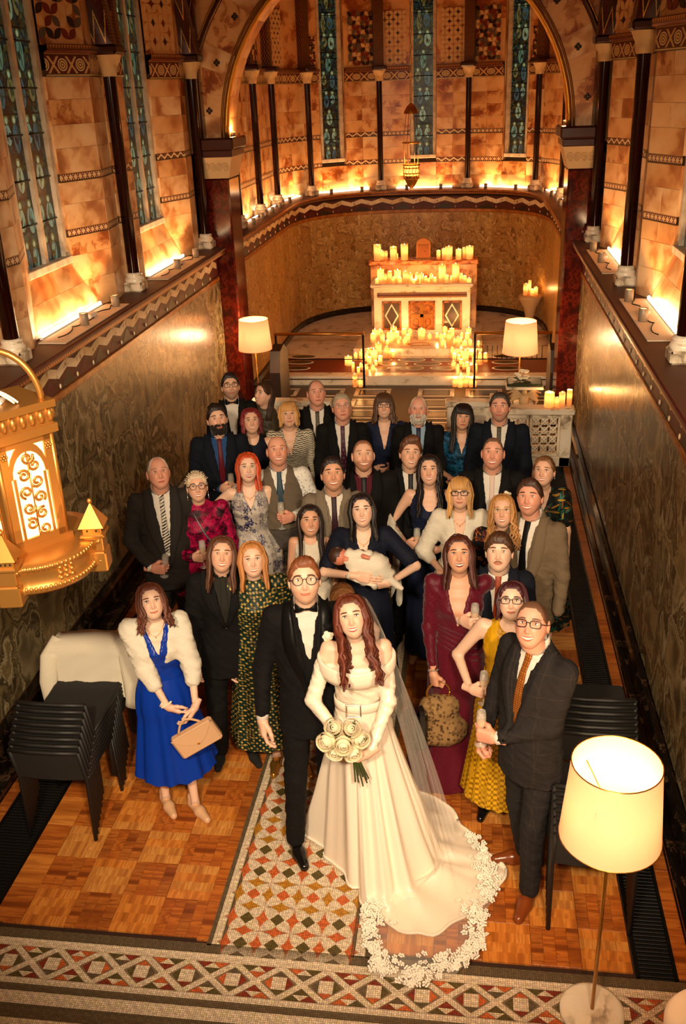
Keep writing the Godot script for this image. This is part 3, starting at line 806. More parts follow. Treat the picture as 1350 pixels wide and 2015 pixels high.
# ------------------------------------------------------------------ nave walls
func build_walls() -> void:
	mat("shaft",Color.WHITE,0.1,0,T.rosso,1.0).albedo_color = Color(0.42,0.3,0.3)
	mat("rosso_dark",col8(58,22,14),0.3)
	mat("carved",col8(206,172,124),0.55)
	mat("zig_white",Color(1,0.96,0.88),0.5,0,T.pavonazzo,2.0); mat("zig_white_b",Color(0.92,0.85,0.7),0.5,0,T.pavonazzo,2.0)
	mat("zig_dark",col8(36,22,16),0.5)
	mat("inlay_dark",col8(44,26,20),0.3); mat("inlay_red",col8(120,40,24),0.3); mat("inlay_cream",col8(226,186,130),0.35); mat("inlay_grey",col8(96,84,74),0.35)
	mat("ledge",col8(96,60,40),0.6)
	mat("wall_core",col8(120,84,52),0.8)
	for side in [-1.0,1.0]:
		var nm := "left" if side < 0 else "right"
		var w := struct("wall_" + nm,"%s nave wall of veined marble slabs below and alabaster blocks above" % nm,"wall")
		var F := nave(side)
		var b := B.new()
		var xo: float = side * 2.9
		b.box(Vector3(minf(side * 2.215,xo),-0.02,-12.1),Vector3(maxf(side * 2.215,xo),2.24,3.1))
		mi(w,"wall_core",b.done(),M.wall_core)
		b = B.new(); b.box(Vector3(minf(side * 2.75,xo),2.2,-12.1),Vector3(maxf(side * 2.75,xo),6.2,3.1)); mi(w,"wall_core",b.done(),M.wall_core)
		# plinth
		b = B.new()
		var px: float = side * (2.10 if side < 0 else 2.12)
		var p0: float = side * 1.955 if side < 0 else 2.065
		b.bbox(Vector3(minf(p0,side * 2.2),-0.012,-11.5),Vector3(maxf(p0,side * 2.2),0.05,3.0),0.008)
		b.bbox(Vector3(minf(px,side * 2.2),0.045,-11.5),Vector3(maxf(px,side * 2.2),0.185,3.0),0.02)
		mi(w,"plinth",b.done(),M.black_marble)
		# big book-matched slabs in two rows
		var k := 0
		var z := 2.6
		while z > -11.5:
			var z1 := maxf(z - 0.92,-11.53)
			for row in 2:
				var y0 := 0.185 if row == 0 else 1.27; var y1 := 1.27 if row == 0 else 1.93
				var bb := B.new()
				var A: Vector3 = F.call(z,y0,0); var Cc: Vector3 = F.call(z1,y0,0); var E: Vector3 = F.call(z1,y1,0); var G: Vector3 = F.call(z,y1,0)
				var off := Vector2(rng.randf() * 3,rng.randf() * 3)
				if k % 2: bb.slab(A,Cc,E,G,Vector3(side * 0.025,0,0),0.001,0.002,off)
				else: bb.slab(Cc,A,G,E,Vector3(side * 0.025,0,0),0.001,0.002,off)
				mi(w,"marble_slab",bb.done(),M.cipollino if (k + row) % 3 else M.cipollino_b)
			z = z1 - 0.0001 if z1 <= -11.52 else z1
			k += 1
			if z1 <= -11.52: break
		mould(w,"border_strip",F,3.0,-11.5,1,[[0.0,1.928],[-0.012,1.935],[-0.012,1.98],[0.0,1.985]],M.siena,1.0)
		mould(w,"zigzag_ground",F,3.0,-11.5,1,[[0.002,1.98],[0.002,2.215]],M.rosso,1.0)
		zigzag(w,F,-3.2,-11.44,24,1.99,2.205,-0.003)
		mould(w,"cove",F,3.0,-11.5,1,[[0.0,2.205],[-0.03,2.215],[-0.06,2.25]],M.dark_wood,1.0)
		mould(w,"gilt_moulding",F,3.0,-11.5,1,[[-0.06,2.25],[-0.115,2.262],[-0.115,2.305]],M.gilt_mould,3.0)
		mould(w,"ledge_lip",F,3.0,-11.5,1,[[-0.115,2.305],[-0.135,2.31],[-0.135,2.33],[-0.12,2.335]],M.rosso,1.0)
		mould(w,"ledge",F,3.0,-11.5,1,[[-0.12,2.334],[0.6,2.334]],M.ledge,1.0)
		# bays
		for zc in [-4.87,-7.47,-10.1]:
			var L := 1.3
			for e in [-1.0,1.0]:
				var fac: float = e
				if zc == -4.87 and e > 0: continue
				# pier face and splay,course by course
				var courses := [2.335,2.58,2.80,2.955,3.02,3.22,3.395,3.465,3.66,3.84,4.03,4.20]
				var z_p0: float = zc + fac * L; var z_p1: float = zc + fac * 0.90; var z_s: float = zc + fac * 0.43
				for j in courses.size() - 1:
					var y0: float = courses[j]; var y1: float = courses[j + 1]
					var band := j == 3 or j == 6
					var pcs := [[z_p0,0.17,z_p1,0.12],[z_p1,0.12,z_s,0.30]]
					for q in 2:
						var pc: Array = pcs[q]
						var A: Vector3 = F.call(pc[0],y0,pc[1]); var Cc: Vector3 = F.call(pc[2],y0,pc[3]); var E: Vector3 = F.call(pc[2],y1,pc[3]); var G: Vector3 = F.call(pc[0],y1,pc[1])
						if band:
							var bb := B.new()
							var ln := (Cc - A).length() / 0.46
							var mid := (A + E) * 0.5 + Vector3(side * 0.3,0,0)
							var nn := (E - A).cross(Cc - A)
							if nn.dot((A + E) * 0.5 - mid) < 0: bb.tri(A,E,Cc,Vector2(0,1),Vector2(ln,0),Vector2(ln,1)); bb.tri(A,G,E,Vector2(0,1),Vector2(0,0),Vector2(ln,0))
							else: bb.tri(A,Cc,E,Vector2(0,1),Vector2(ln,1),Vector2(ln,0)); bb.tri(A,E,G,Vector2(0,1),Vector2(ln,0),Vector2(0,0))
							mi(w,"mosaic_band",bb.done(),M.band_a if (zc > -9 or j == 3) else M.band_b)
						else:
							var nsplit := 2 if (q == 1 and side > 0 and j % 2 == 0) else 1
							for t in nsplit:
								var A2 := A.lerp(Cc,float(t) / nsplit); var C2 := A.lerp(Cc,float(t + 1) / nsplit); var G2 := G.lerp(E,float(t) / nsplit); var E2 := G.lerp(E,float(t + 1) / nsplit)
								var bb := B.new()
								bb.slab(A2,C2,E2,G2,Vector3(side * 0.05,0,0),0.001,0.0025,Vector2(rng.randf() * 4,rng.randf() * 4))
								mi(w,"alabaster_block",bb.done(),[M.alabaster,M.alabaster_c,M.alabaster_b,M.alabaster][rng.randi() % 4])
				# behind the blocks
				b = B.new()
				b.face(F.call(z_p0,2.3,0.2),F.call(z_p1,2.3,0.16),F.call(z_p1,4.25,0.16),F.call(z_p0,4.25,0.2),F.call(z_p0,3,1.0))
				b.face(F.call(z_p1,2.3,0.16),F.call(z_s,2.3,0.34),F.call(z_s,4.25,0.34),F.call(z_p1,4.25,0.16),F.call(z_p0,3,1.0))
				b.face(F.call(z_s,2.3,0.34),F.call(z_s,2.3,0.6),F.call(z_s,5.4,0.6),F.call(z_s,5.4,0.34),F.call(z_p0,3,0.5))
				mi(w,"wall_backing",b.done(),M.wall_core)
				# frieze: gilt top,mosaic,dentils
				for q in 2:
					var pc: Array = [[z_p0,0.17,z_p1,0.12],[z_p1,0.12,z_s,0.30]][q]
					var G2 := func(s: float,y: float,d: float) -> Vector3: return F.call(lerpf(pc[0],pc[2],s),y,lerpf(pc[1],pc[3],s) + d)
					var ln: float = absf(pc[0] - pc[2]) * 2.6
					mould(w,"frieze",G2,0,1,1,[[-0.012,4.20],[-0.02,4.215],[-0.02,4.375]],M.frieze,ln)
					mould(w,"gilt_moulding",G2,0,1,1,[[-0.02,4.375],[-0.055,4.39],[-0.06,4.43],[-0.03,4.44],[0.05,4.44]],M.gilt_mould,ln * 1.6)
					mould(w,"wall_panel",G2,0,1,1,[[0.0,4.43],[0.0,5.6]],M.alabaster_b,0.6)
				var o: Vector3 = F.call(z_p1,4.47,0.115); var o2: Vector3 = F.call(z_s,4.47,0.295)
				if side < 0.0 and e < 0.0 or side > 0.0 and e > 0.0: pass
				var u := (o2 - o) / 3.0
				var st := 0 if zc < -9 else 2
				if st == 2: inlay(w,o,u if true else u,Vector3(0,u.length() * 1.05,0),3,6,2)
				else: inlay(w,o,u,Vector3(0,u.length() * 1.05,0),3,6,0)
			# sloping sill under the window
			for t in 2:
				for h in 2:
					var ya := lerpf(2.345,2.79,t * 0.5); var yb := lerpf(2.345,2.79,t * 0.5 + 0.5)
					var da := lerpf(0.20,0.32,t * 0.5); var db := lerpf(0.20,0.32,t * 0.5 + 0.5)
					var wa := lerpf(0.69,0.42,t * 0.5); var wb := lerpf(0.69,0.42,t * 0.5 + 0.5)
					var sA := -1.0 if h == 0 else 0.0; var sB := 0.0 if h == 0 else 1.0
					b = B.new()
					b.slab(F.call(zc + sA * wa,ya,da),F.call(zc + sB * wa,ya,da),F.call(zc + sB * wb,yb,db),F.call(zc + sA * wb,yb,db),Vector3(side * 0.08,-0.03,0),0.001,0.002,Vector2(rng.randf() * 3,rng.randf() * 3))
					mi(w,"sill_slab",b.done(),M.alabaster_c)
			if zc == -4.87: continue
			lancet(Vector3(side * 2.57,0,zc),Vector3(-side,0,0),Vector3(0,0,1),0.40,2.80,5.5,2,"in the %s nave wall, %s" % [nm,"second from the arch" if zc > -9 else "next to the arch"])
		# columns and the mosaic ribs above them
		for zz in [-6.17,-8.78,-11.40]:
			column(w,Vector3(side * 2.275,0,zz),2.335,4.20,0.055)
			for e in [-1.0,1.0]:
				var rib := B.new()
				var rows := []
				for k2 in 9:
					var t := k2 / 8.0
					var yy := 4.45 + 1.15 * t
					var zz2: float = zz + e * (0.06 + 0.5 * t * t)
					rows.append(PackedVector3Array([F.call(zz2 - 0.075,yy,-0.02 + 0.1 * t),F.call(zz2 + 0.075,yy,-0.02 + 0.1 * t)]))
				rib.smooth(1)
				rib.sheet(rows,false,3.0,12.0)
				var rows2 := []
				for r2 in rows: rows2.append(PackedVector3Array([r2[1],r2[1] + Vector3(side * 0.2,0,0)]))
				rib.sheet(rows2); rows2 = []
				for r2 in rows: rows2.append(PackedVector3Array([r2[0] + Vector3(side * 0.2,0,0),r2[0]]))
				rib.sheet(rows2)
				mi(w,"arch_rib",rib.done(),M.zig)
		# upper wall beyond the bays,towards the gallery
		b = B.new()
		var lo := Vector3(minf(side * 2.3,xo),2.3,-3.6); var hi := Vector3(maxf(side * 2.3,xo),6.2,3.1)
		b.box(lo,hi)
		mi(w,"alabaster_block",b.done(),M.alabaster)
		# strip lights,cans and leads on the ledge
		var wh := "left" if side < 0 else "right"
		for zi in 2:
			var zc2: float = [-7.47,-10.1][zi]
			ledge_lights(side,zc2,wh,["nearer the gallery","nearer the arch"][zi])
	# vault and end wall
	var cl := struct("ceiling","dark gold mosaic barrel vault over the nave","ceiling")
	var vb := B.new(); vb.smooth(1)
	var rws := []
	for k in 13:
		var a := PI * k / 12.0
		rws.append(PackedVector3Array([Vector3(cos(a) * 2.8,5.4 + sin(a) * 1.9,3.1),Vector3(cos(a) * 2.8,5.4 + sin(a) * 1.9,-19.6)]))
	vb.sheet(rws)
	var rw2 := []
	for k in 13:
		var a := PI * k / 12.0
		rw2.append(PackedVector3Array([Vector3(cos(a) * 3.0,5.4 + sin(a) * 2.1,-19.6),Vector3(cos(a) * 3.0,5.4 + sin(a) * 2.1,3.1)]))
	vb.sheet(rw2)
	mi(cl,"vault",vb.done(),M.gold_dull)
	var ew := struct("wall_gallery","plain end wall behind the gallery","wall")
	vb = B.new(); vb.box(Vector3(-3,-0.3,3.0),Vector3(3,7.5,3.2)); mi(ew,"wall_core",vb.done(),M.alabaster_b)

func ledge_lights(side: float,zc: float,wh: String,where: String) -> void:
	var x := side * 2.37
	var t := thing("strip_light","bright warm strip light lying on the %s ledge under the window %s" % [wh,where],"strip light",Vector3(x,2.345,zc),0.0,"strip lights on the ledges")
	var b := B.new(); b.smooth(1)
	b.tube(PackedVector3Array([Vector3(0,0.02,-0.62),Vector3(0,0.02,0.62)]),PackedFloat32Array([0.013]),8)
	mi(t,"light_tube",b.done(),glow("strip_glow",Color(1.0,0.88,0.7),7.0))
	b = B.new(); b.box(Vector3(-0.015,-0.01,-0.64),Vector3(0.015,0.006,0.64)); mi(t,"housing",b.done(),M.white_plastic)
	area(t,Vector3(-side * 0.03,0.04,0),Vector3(side * 0.35,0.94,0.0001),Vector2(1.2,0.05),Color(1.0,0.82,0.6),0.75)
	var bd := thing("shelf_board","pale board under the strip light on the %s ledge %s" % [wh,where],"board",Vector3(side * 2.24,2.335,zc + 0.05))
	b = B.new(); b.bbox(Vector3(-0.10,0.0,-0.72),Vector3(0.12,0.009,0.72),0.003); mi(bd,"board",b.done(),M.cream_board)
	for k in 2:
		var cz := zc + (-0.55 if k == 0 else 0.18)
		var c := thing("spot_can","grey cylindrical uplight on the %s ledge %s, %s one" % [wh,where,"farther" if k == 0 else "nearer"],"uplight",Vector3(side * 2.2,2.345,cz),0.0,"uplights on the nave ledges")
		spot_can(c,0.036,0.1)
		up_spot(c,Vector3(0,0.112,0),AMBER,0.3,Vector3(side * 0.3,0,0))
	var ad := thing("power_adaptor","white power adaptor box on the %s ledge %s" % [wh,where],"adaptor",Vector3(side * 2.26,2.345,zc - 0.12))
	b = B.new(); b.bbox(Vector3(-0.03,0,-0.07),Vector3(0.03,0.035,0.07),0.006); mi(ad,"body",b.done(),M.white_plastic)
	var lead := B.new(); lead.smooth(1)
	var path := PackedVector3Array()
	for k in 26:
		var q := k / 25.0
		path.append(Vector3(-side * (0.02 + 0.03 * sin(q * 17.0)),0.006 + 0.004 * sin(q * 30),0.75 - 1.3 * q + 0.05 * sin(q * 23.0)))
	lead.tube(path,PackedFloat32Array([0.005]),5)
	mi(ad,"lead",lead.done(),M.black_plastic)
func spot_can(t: Node3D,r: float,h: float) -> void:
	if not M.has("can_mesh_a"):
		var b := B.new(); b.smooth(1)
		b.lathe(PackedVector2Array([pt(0.0,0),pt(0.9,0),pt(1.0,0.06),pt(1.0,2.7),pt(0.94,2.75),pt(0.88,2.7),pt(0.86,2.3),pt(0.0,2.3)]),Vector3.ZERO,18)
		M.can_mesh_a = b.done()
		b = B.new(); b.smooth(1)
		b.lathe(PackedVector2Array([pt(0.85,2.5),pt(0.5,2.54),pt(0.0,2.56)]),Vector3.ZERO,16)
		M.can_mesh_b = b.done()
	var a := mi(t,"can",M.can_mesh_a,M.can_grey); a.scale = Vector3(r,h / 2.75,r)
	a = mi(t,"light_lens",M.can_mesh_b,glow("can_glow",Color(1.0,0.72,0.4),7.0)); a.scale = Vector3(r,h / 2.75,r)
const CANDLES_RETABLE := [[-0.66,-15.98,0.060,0.26],[-0.59,-16.05,0.040,0.15],[-0.52,-16.04,0.026,0.14],[-0.39,-15.98,0.058,0.22],[-0.35,-16.05,0.031,0.10],[-0.21,-15.99,0.060,0.26],[0.35,-16.04,0.033,0.14],[0.44,-16.04,0.036,0.17],[0.52,-15.99,0.060,0.21],[0.68,-15.99,0.047,0.16],[0.77,-16.04,0.027,0.18],[0.86,-15.99,0.060,0.21]]
const CANDLES_ALTAR := [[-0.59,-15.76,0.058,0.22],[-0.50,-15.62,0.029,0.15],[-0.43,-15.63,0.036,0.20],[-0.37,-15.61,0.025,0.11],[-0.31,-15.76,0.058,0.20],[-0.26,-15.62,0.032,0.10],[-0.17,-15.62,0.043,0.20],[-0.09,-15.62,0.036,0.17],[0.02,-15.64,0.036,0.17],[0.09,-15.62,0.036,0.16],[0.16,-15.62,0.027,0.11],[-0.03,-15.60,0.021,0.06],[0.25,-15.63,0.028,0.15],[0.21,-15.61,0.021,0.08],[0.31,-15.62,0.027,0.09],[0.42,-15.76,0.057,0.28],[0.50,-15.62,0.032,0.13],[0.57,-15.62,0.021,0.11],[0.64,-15.76,0.059,0.29],[0.73,-15.62,0.027,0.15],[0.79,-15.62,0.030,0.11],[0.86,-15.62,0.036,0.07],[-0.64,-15.62,0.029,0.08]]
const CANDLES_PREDELLA := [[-0.37,-15.54,0.054,0.15],[-0.68,-15.47,0.045,0.12],[-0.60,-15.55,0.045,0.10],[-0.50,-14.90,0.035,0.21],[-0.67,-15.11,0.044,0.14],[-0.38,-15.10,0.070,0.18],[-0.29,-15.17,0.039,0.15],[-0.19,-15.46,0.039,0.13],[-0.10,-15.53,0.039,0.11],[-0.42,-14.90,0.026,0.08],[-0.24,-14.89,0.024,0.09],[-0.14,-14.89,0.034,0.12],[-0.24,-15.24,0.021,0.05],[0.11,-15.27,0.058,0.18],[0.24,-15.24,0.032,0.10],[-0.10,-15.03,0.038,0.14],[0.48,-15.56,0.039,0.14],[0.87,-15.55,0.045,0.12],[0.60,-15.23,0.039,0.19],[0.56,-14.88,0.038,0.22],[0.76,-15.30,0.028,0.10],[0.85,-15.15,0.038,0.13],[0.43,-15.13,0.031,0.12],[0.36,-15.27,0.025,0.10],[0.47,-14.78,0.034,0.12],[0.48,-15.30,0.025,0.08],[0.71,-14.81,0.034,0.16],[0.65,-14.92,0.024,0.10],[0.75,-15.02,0.024,0.09],[0.81,-14.85,0.038,0.08],[0.90,-14.88,0.031,0.09],[1.03,-14.74,0.020,0.10]]
const CANDLES_STEP := [[-0.53,-14.55,0.051,0.25],[-0.69,-14.57,0.028,0.15],[-0.65,-14.57,0.029,0.16],[-0.41,-14.57,0.031,0.19],[-0.35,-14.58,0.024,0.15],[-0.30,-14.57,0.026,0.10],[-0.79,-14.44,0.040,0.16],[-0.72,-14.57,0.026,0.09],[-0.59,-14.38,0.054,0.19],[-0.70,-14.38,0.034,0.11],[-0.64,-14.16,0.033,0.12],[-0.53,-14.10,0.026,0.08],[-0.47,-14.19,0.033,0.13],[-0.96,-14.13,0.058,0.14],[-0.89,-14.51,0.030,0.10],[-0.84,-13.74,0.023,0.15],[-0.74,-13.89,0.023,0.10],[-0.74,-13.57,0.024,0.12],[-0.69,-13.83,0.023,0.10],[-0.62,-13.63,0.024,0.15],[-0.53,-13.66,0.032,0.13],[0.66,-14.58,0.024,0.11],[0.62,-14.58,0.024,0.17],[0.76,-14.58,0.024,0.09],[0.88,-14.58,0.024,0.13],[0.95,-14.58,0.024,0.09],[0.66,-14.37,0.030,0.12],[0.83,-14.25,0.053,0.20],[0.93,-14.56,0.025,0.10],[0.73,-14.34,0.023,0.10],[0.74,-14.58,0.020,0.07],[0.66,-13.89,0.029,0.13],[0.77,-14.03,0.028,0.12],[0.86,-13.89,0.027,0.11],[0.97,-14.12,0.033,0.14],[1.05,-14.15,0.043,0.19],[1.14,-14.31,0.033,0.14],[1.09,-15.01,0.035,0.10],[0.73,-13.60,0.024,0.16],[0.88,-13.58,0.027,0.12],[0.98,-13.66,0.029,0.14],[0.81,-13.86,0.019,0.10]]
const CANDLES_FLOOR := [[-0.78,-13.44,0.038,0.20],[-0.70,-13.44,0.035,0.11],[0.69,-13.45,0.032,0.13],[0.85,-13.45,0.032,0.14],[0.98,-13.45,0.026,0.10],[0.77,-13.44,0.044,0.13],[0.93,-13.45,0.035,0.13]]

# ------------------------------------------------------------------ chancel arch
func build_arch() -> void:
	var w := struct("wall_arch","chancel arch wall with veined spandrels and gilded rim","wall")
	var z0 := -11.53; var z1 := -12.05; var R := 1.95; var cy := 3.56
	# spandrel front,split into stone panels by angle
	var n := 28
	for i in n:
		var a0 := PI * i / n; var a1 := PI * (i + 1) / n
		var b := B.new()
		var pi0 := Vector3(cos(a0) * R,cy + sin(a0) * R,z0); var pi1 := Vector3(cos(a1) * R,cy + sin(a1) * R,z0)
		var q0 := _rect_hit(a0,cy,z0); var q1 := _rect_hit(a1,cy,z0)
		b.slab(pi0,pi1,q1,q0,Vector3(0,0,-0.06),0.0004,0.001,Vector2(i * 0.21,0.3))
		mi(w,"spandrel_block",b.done(),M.alabaster_b if i % 3 else M.alabaster)
		b = B.new()
		b.slab(pi0 + Vector3(0,0,-0.001),pi1 + Vector3(0,0,-0.001),Vector3(pi1.x,pi1.y,z1),Vector3(pi0.x,pi0.y,z1),Vector3(cos((a0 + a1) / 2),sin((a0 + a1) / 2),0) * 0.08,0.0004,0.001,Vector2(i * 0.3,0))
		mi(w,"soffit_block",b.done(),M.alabaster if i % 2 else M.alabaster_c)
	var bk := B.new()
	for i in n:
		var a0 := PI * i / n; var a1 := PI * (i + 1) / n
		bk.face(Vector3(cos(a0) * R,cy + sin(a0) * R,z1),Vector3(cos(a1) * R,cy + sin(a1) * R,z1),_rect_hit(a1,cy,z1),_rect_hit(a0,cy,z1),Vector3(0,5,-10))
	for s in [-1,1]: bk.box(Vector3(minf(s * 2.19,s * 2.9),3.4,z1),Vector3(maxf(s * 2.19,s * 2.9),6.4,z0))
	bk.box(Vector3(-2.9,5.58,z1),Vector3(2.9,7.4,z0))
	mi(w,"wall_core",bk.done(),M.wall_core)
	for e in [[R - 0.005,0.032,"gold"],[R + 0.05,0.014,"gold_dull"],[R + 0.43,0.03,"zig"],[R + 0.47,0.012,"gold"]]:
		var b := B.new(); b.smooth(1)
		var path := PackedVector3Array()
		for k in 41:
			var a := PI * k / 40.0
			path.append(Vector3(clampf(cos(a) * e[0],-2.25,2.25),cy + sin(a) * e[0],z0 + 0.01))
		b.tube(path,PackedFloat32Array([e[1]]),8)
		mi(w,"gilt_rim",b.done(),M[e[2]])
	# small inlaid four-leaf flowers
	for s in [-1.0,1.0]:
		for k in 3:
			var a: float = [0.14,0.38,0.62][k]
			var c := Vector3(s * cos(a) * (R + 0.2),cy + sin(a) * (R + 0.2),z0 + 0.004)
			if absf(c.x) > 2.16: c.x = s * 2.1
			var b := B.new()
			for q in 4:
				var d := Vector3(cos(q * PI / 2),sin(q * PI / 2),0) * 0.022
				b.smooth(1); b.ball(c + d,Vector3(0.018,0.018,0.004),8,4)
			mi(w,"inlay_flower",b.done(),M.inlay_dark)
	# piers
	for s in [-1.0,1.0]:
		var p := group_of(w,"pier")
		var x0 := 1.97; var x1 := 2.3
		var b := B.new()
		b.bbox(Vector3(minf(s * x0,s * x1),0.3,z1),Vector3(maxf(s * x0,s * x1),3.12,z0),0.02)
		mi(p,"shaft",b.done(),M.red_marble)
		b = B.new(); b.bbox(Vector3(minf(s * 1.95,s * x1),0,z1 - 0.02),Vector3(maxf(s * 1.95,s * x1),0.3,z0 + 0.02),0.02); mi(p,"base",b.done(),M.black_marble)
		b = B.new()
		var lo := 3.12; var hi := 3.36
		var c0 := [Vector3(s * 1.965,lo,z0 + 0.005),Vector3(s * 2.25,lo,z0 + 0.005),Vector3(s * 1.89,hi,z0 + 0.09),Vector3(s * 2.25,hi,z0 + 0.09),Vector3(s * 1.965,lo,z1),Vector3(s * 1.89,hi,z1)]
		var mid := Vector3(s * 2.2,3.2,-11.8)
		b.face(c0[0],c0[1],c0[3],c0[2],mid); b.face(c0[0],c0[4],c0[5],c0[2],mid)
		mi(p,"capital",b.done(),M.carved)
		# carved scrolls on the capital
		for k in 4:
			b = B.new(); b.smooth(1)
			var path := PackedVector3Array()
			for t in 22:
				var a := t * 0.5
				var rr := 0.055 * (1.0 - t / 26.0)
				var ux: float = s * (1.95 + 0.075 * k + 0.03) + cos(a) * rr * 0.7 * (1 if k % 2 else -1)
				var uy := 3.24 + sin(a) * rr
				path.append(Vector3(ux,uy,z0 + 0.005 + 0.085 * (uy - lo) / (hi - lo) + 0.004))
			b.tube(path,PackedFloat32Array([0.007]),5)
			mi(p,"carved_scroll",b.done(),M.carved)
		b = B.new()
		b.bbox(Vector3(minf(s * 1.88,s * 2.3),3.36,z1 - 0.03),Vector3(maxf(s * 1.88,s * 2.3),3.44,z0 + 0.11),0.01)
		b.bbox(Vector3(minf(s * 1.85,s * 2.3),3.44,z1 - 0.05),Vector3(maxf(s * 1.85,s * 2.3),3.57,z0 + 0.14),0.02)
		mi(p,"abacus",b.done(),M.rosso_dark)
		var c := thing("spot_can","small uplight on top of the %s arch capital" % ("left" if s < 0 else "right"),"uplight",Vector3(s * 1.93,3.572,-11.75))
		spot_can(c,0.03,0.05)
		omni(c,Vector3(0,0.08,0),AMBER,0.35,0.03)
func _rect_hit(a: float,cy: float,z: float) -> Vector3:
	var d := Vector2(cos(a),sin(a))
	var t := 100.0
	if absf(d.x) > 1e-5: t = minf(t,2.3 / absf(d.x))
	if d.y > 1e-5: t = minf(t,2.05 / d.y)
	return Vector3(d.x * t,cy + d.y * t,z)

# ------------------------------------------------------------------ apse
var ap_p := PackedVector2Array()
var ap_l := PackedFloat32Array()
func apse_path() -> void:
	ap_p.append(Vector2(-2.19,-12.05)); ap_p.append(Vector2(-2.19,-14.0))
	var e := 2.0 / 2.6
	for k in 61:
		var a := PI - PI * k / 60.0
		ap_p.append(Vector2(2.19 * signf(cos(a)) * pow(absf(cos(a)),e),-15.9 - 2.25 * pow(maxf(0.0,sin(a)),e)))
	ap_p.append(Vector2(2.19,-14.0)); ap_p.append(Vector2(2.19,-12.05))
	ap_l.append(0.0)
	for i in range(1,ap_p.size()): ap_l.append(ap_l[i - 1] + ap_p[i].distance_to(ap_p[i - 1]))
func apse(s: float,y: float,d: float) -> Vector3:
	s = clampf(s,0.0,ap_l[ap_l.size() - 1])
	var i := 1
	while i < ap_l.size() - 1 and ap_l[i] < s: i += 1
	var t := (s - ap_l[i - 1]) / maxf(1e-6,ap_l[i] - ap_l[i - 1])
	var p := ap_p[i - 1].lerp(ap_p[i],t)
	var t0 := (ap_p[i] - ap_p[i - 1]).normalized()
	var tp := (ap_p[i - 1] - ap_p[maxi(i - 2,0)]).normalized() if i > 1 else t0
	var tn := (ap_p[mini(i + 1,ap_p.size() - 1)] - ap_p[i]).normalized() if i < ap_p.size() - 1 else t0
	var tg := (tp + t0).lerp(t0 + tn,t).normalized()
	var nrm := Vector2(tg.y,-tg.x)
	# outward: away from the middle of the apse
	if nrm.dot(p - Vector2(0,-14.5)) < 0: nrm = -nrm
	p += nrm * d
	return Vector3(p.x,y,p.y)
func s_near(x: float,z: float) -> float:
	var best := 0.0; var bd := 1e9
	var L := ap_l[ap_l.size() - 1]
	for k in 400:
		var s := L * k / 399.0
		var p := apse(s,0,0)
		var dd := Vector2(p.x - x,p.z - z).length()
		if dd < bd: bd = dd; best = s
	return best
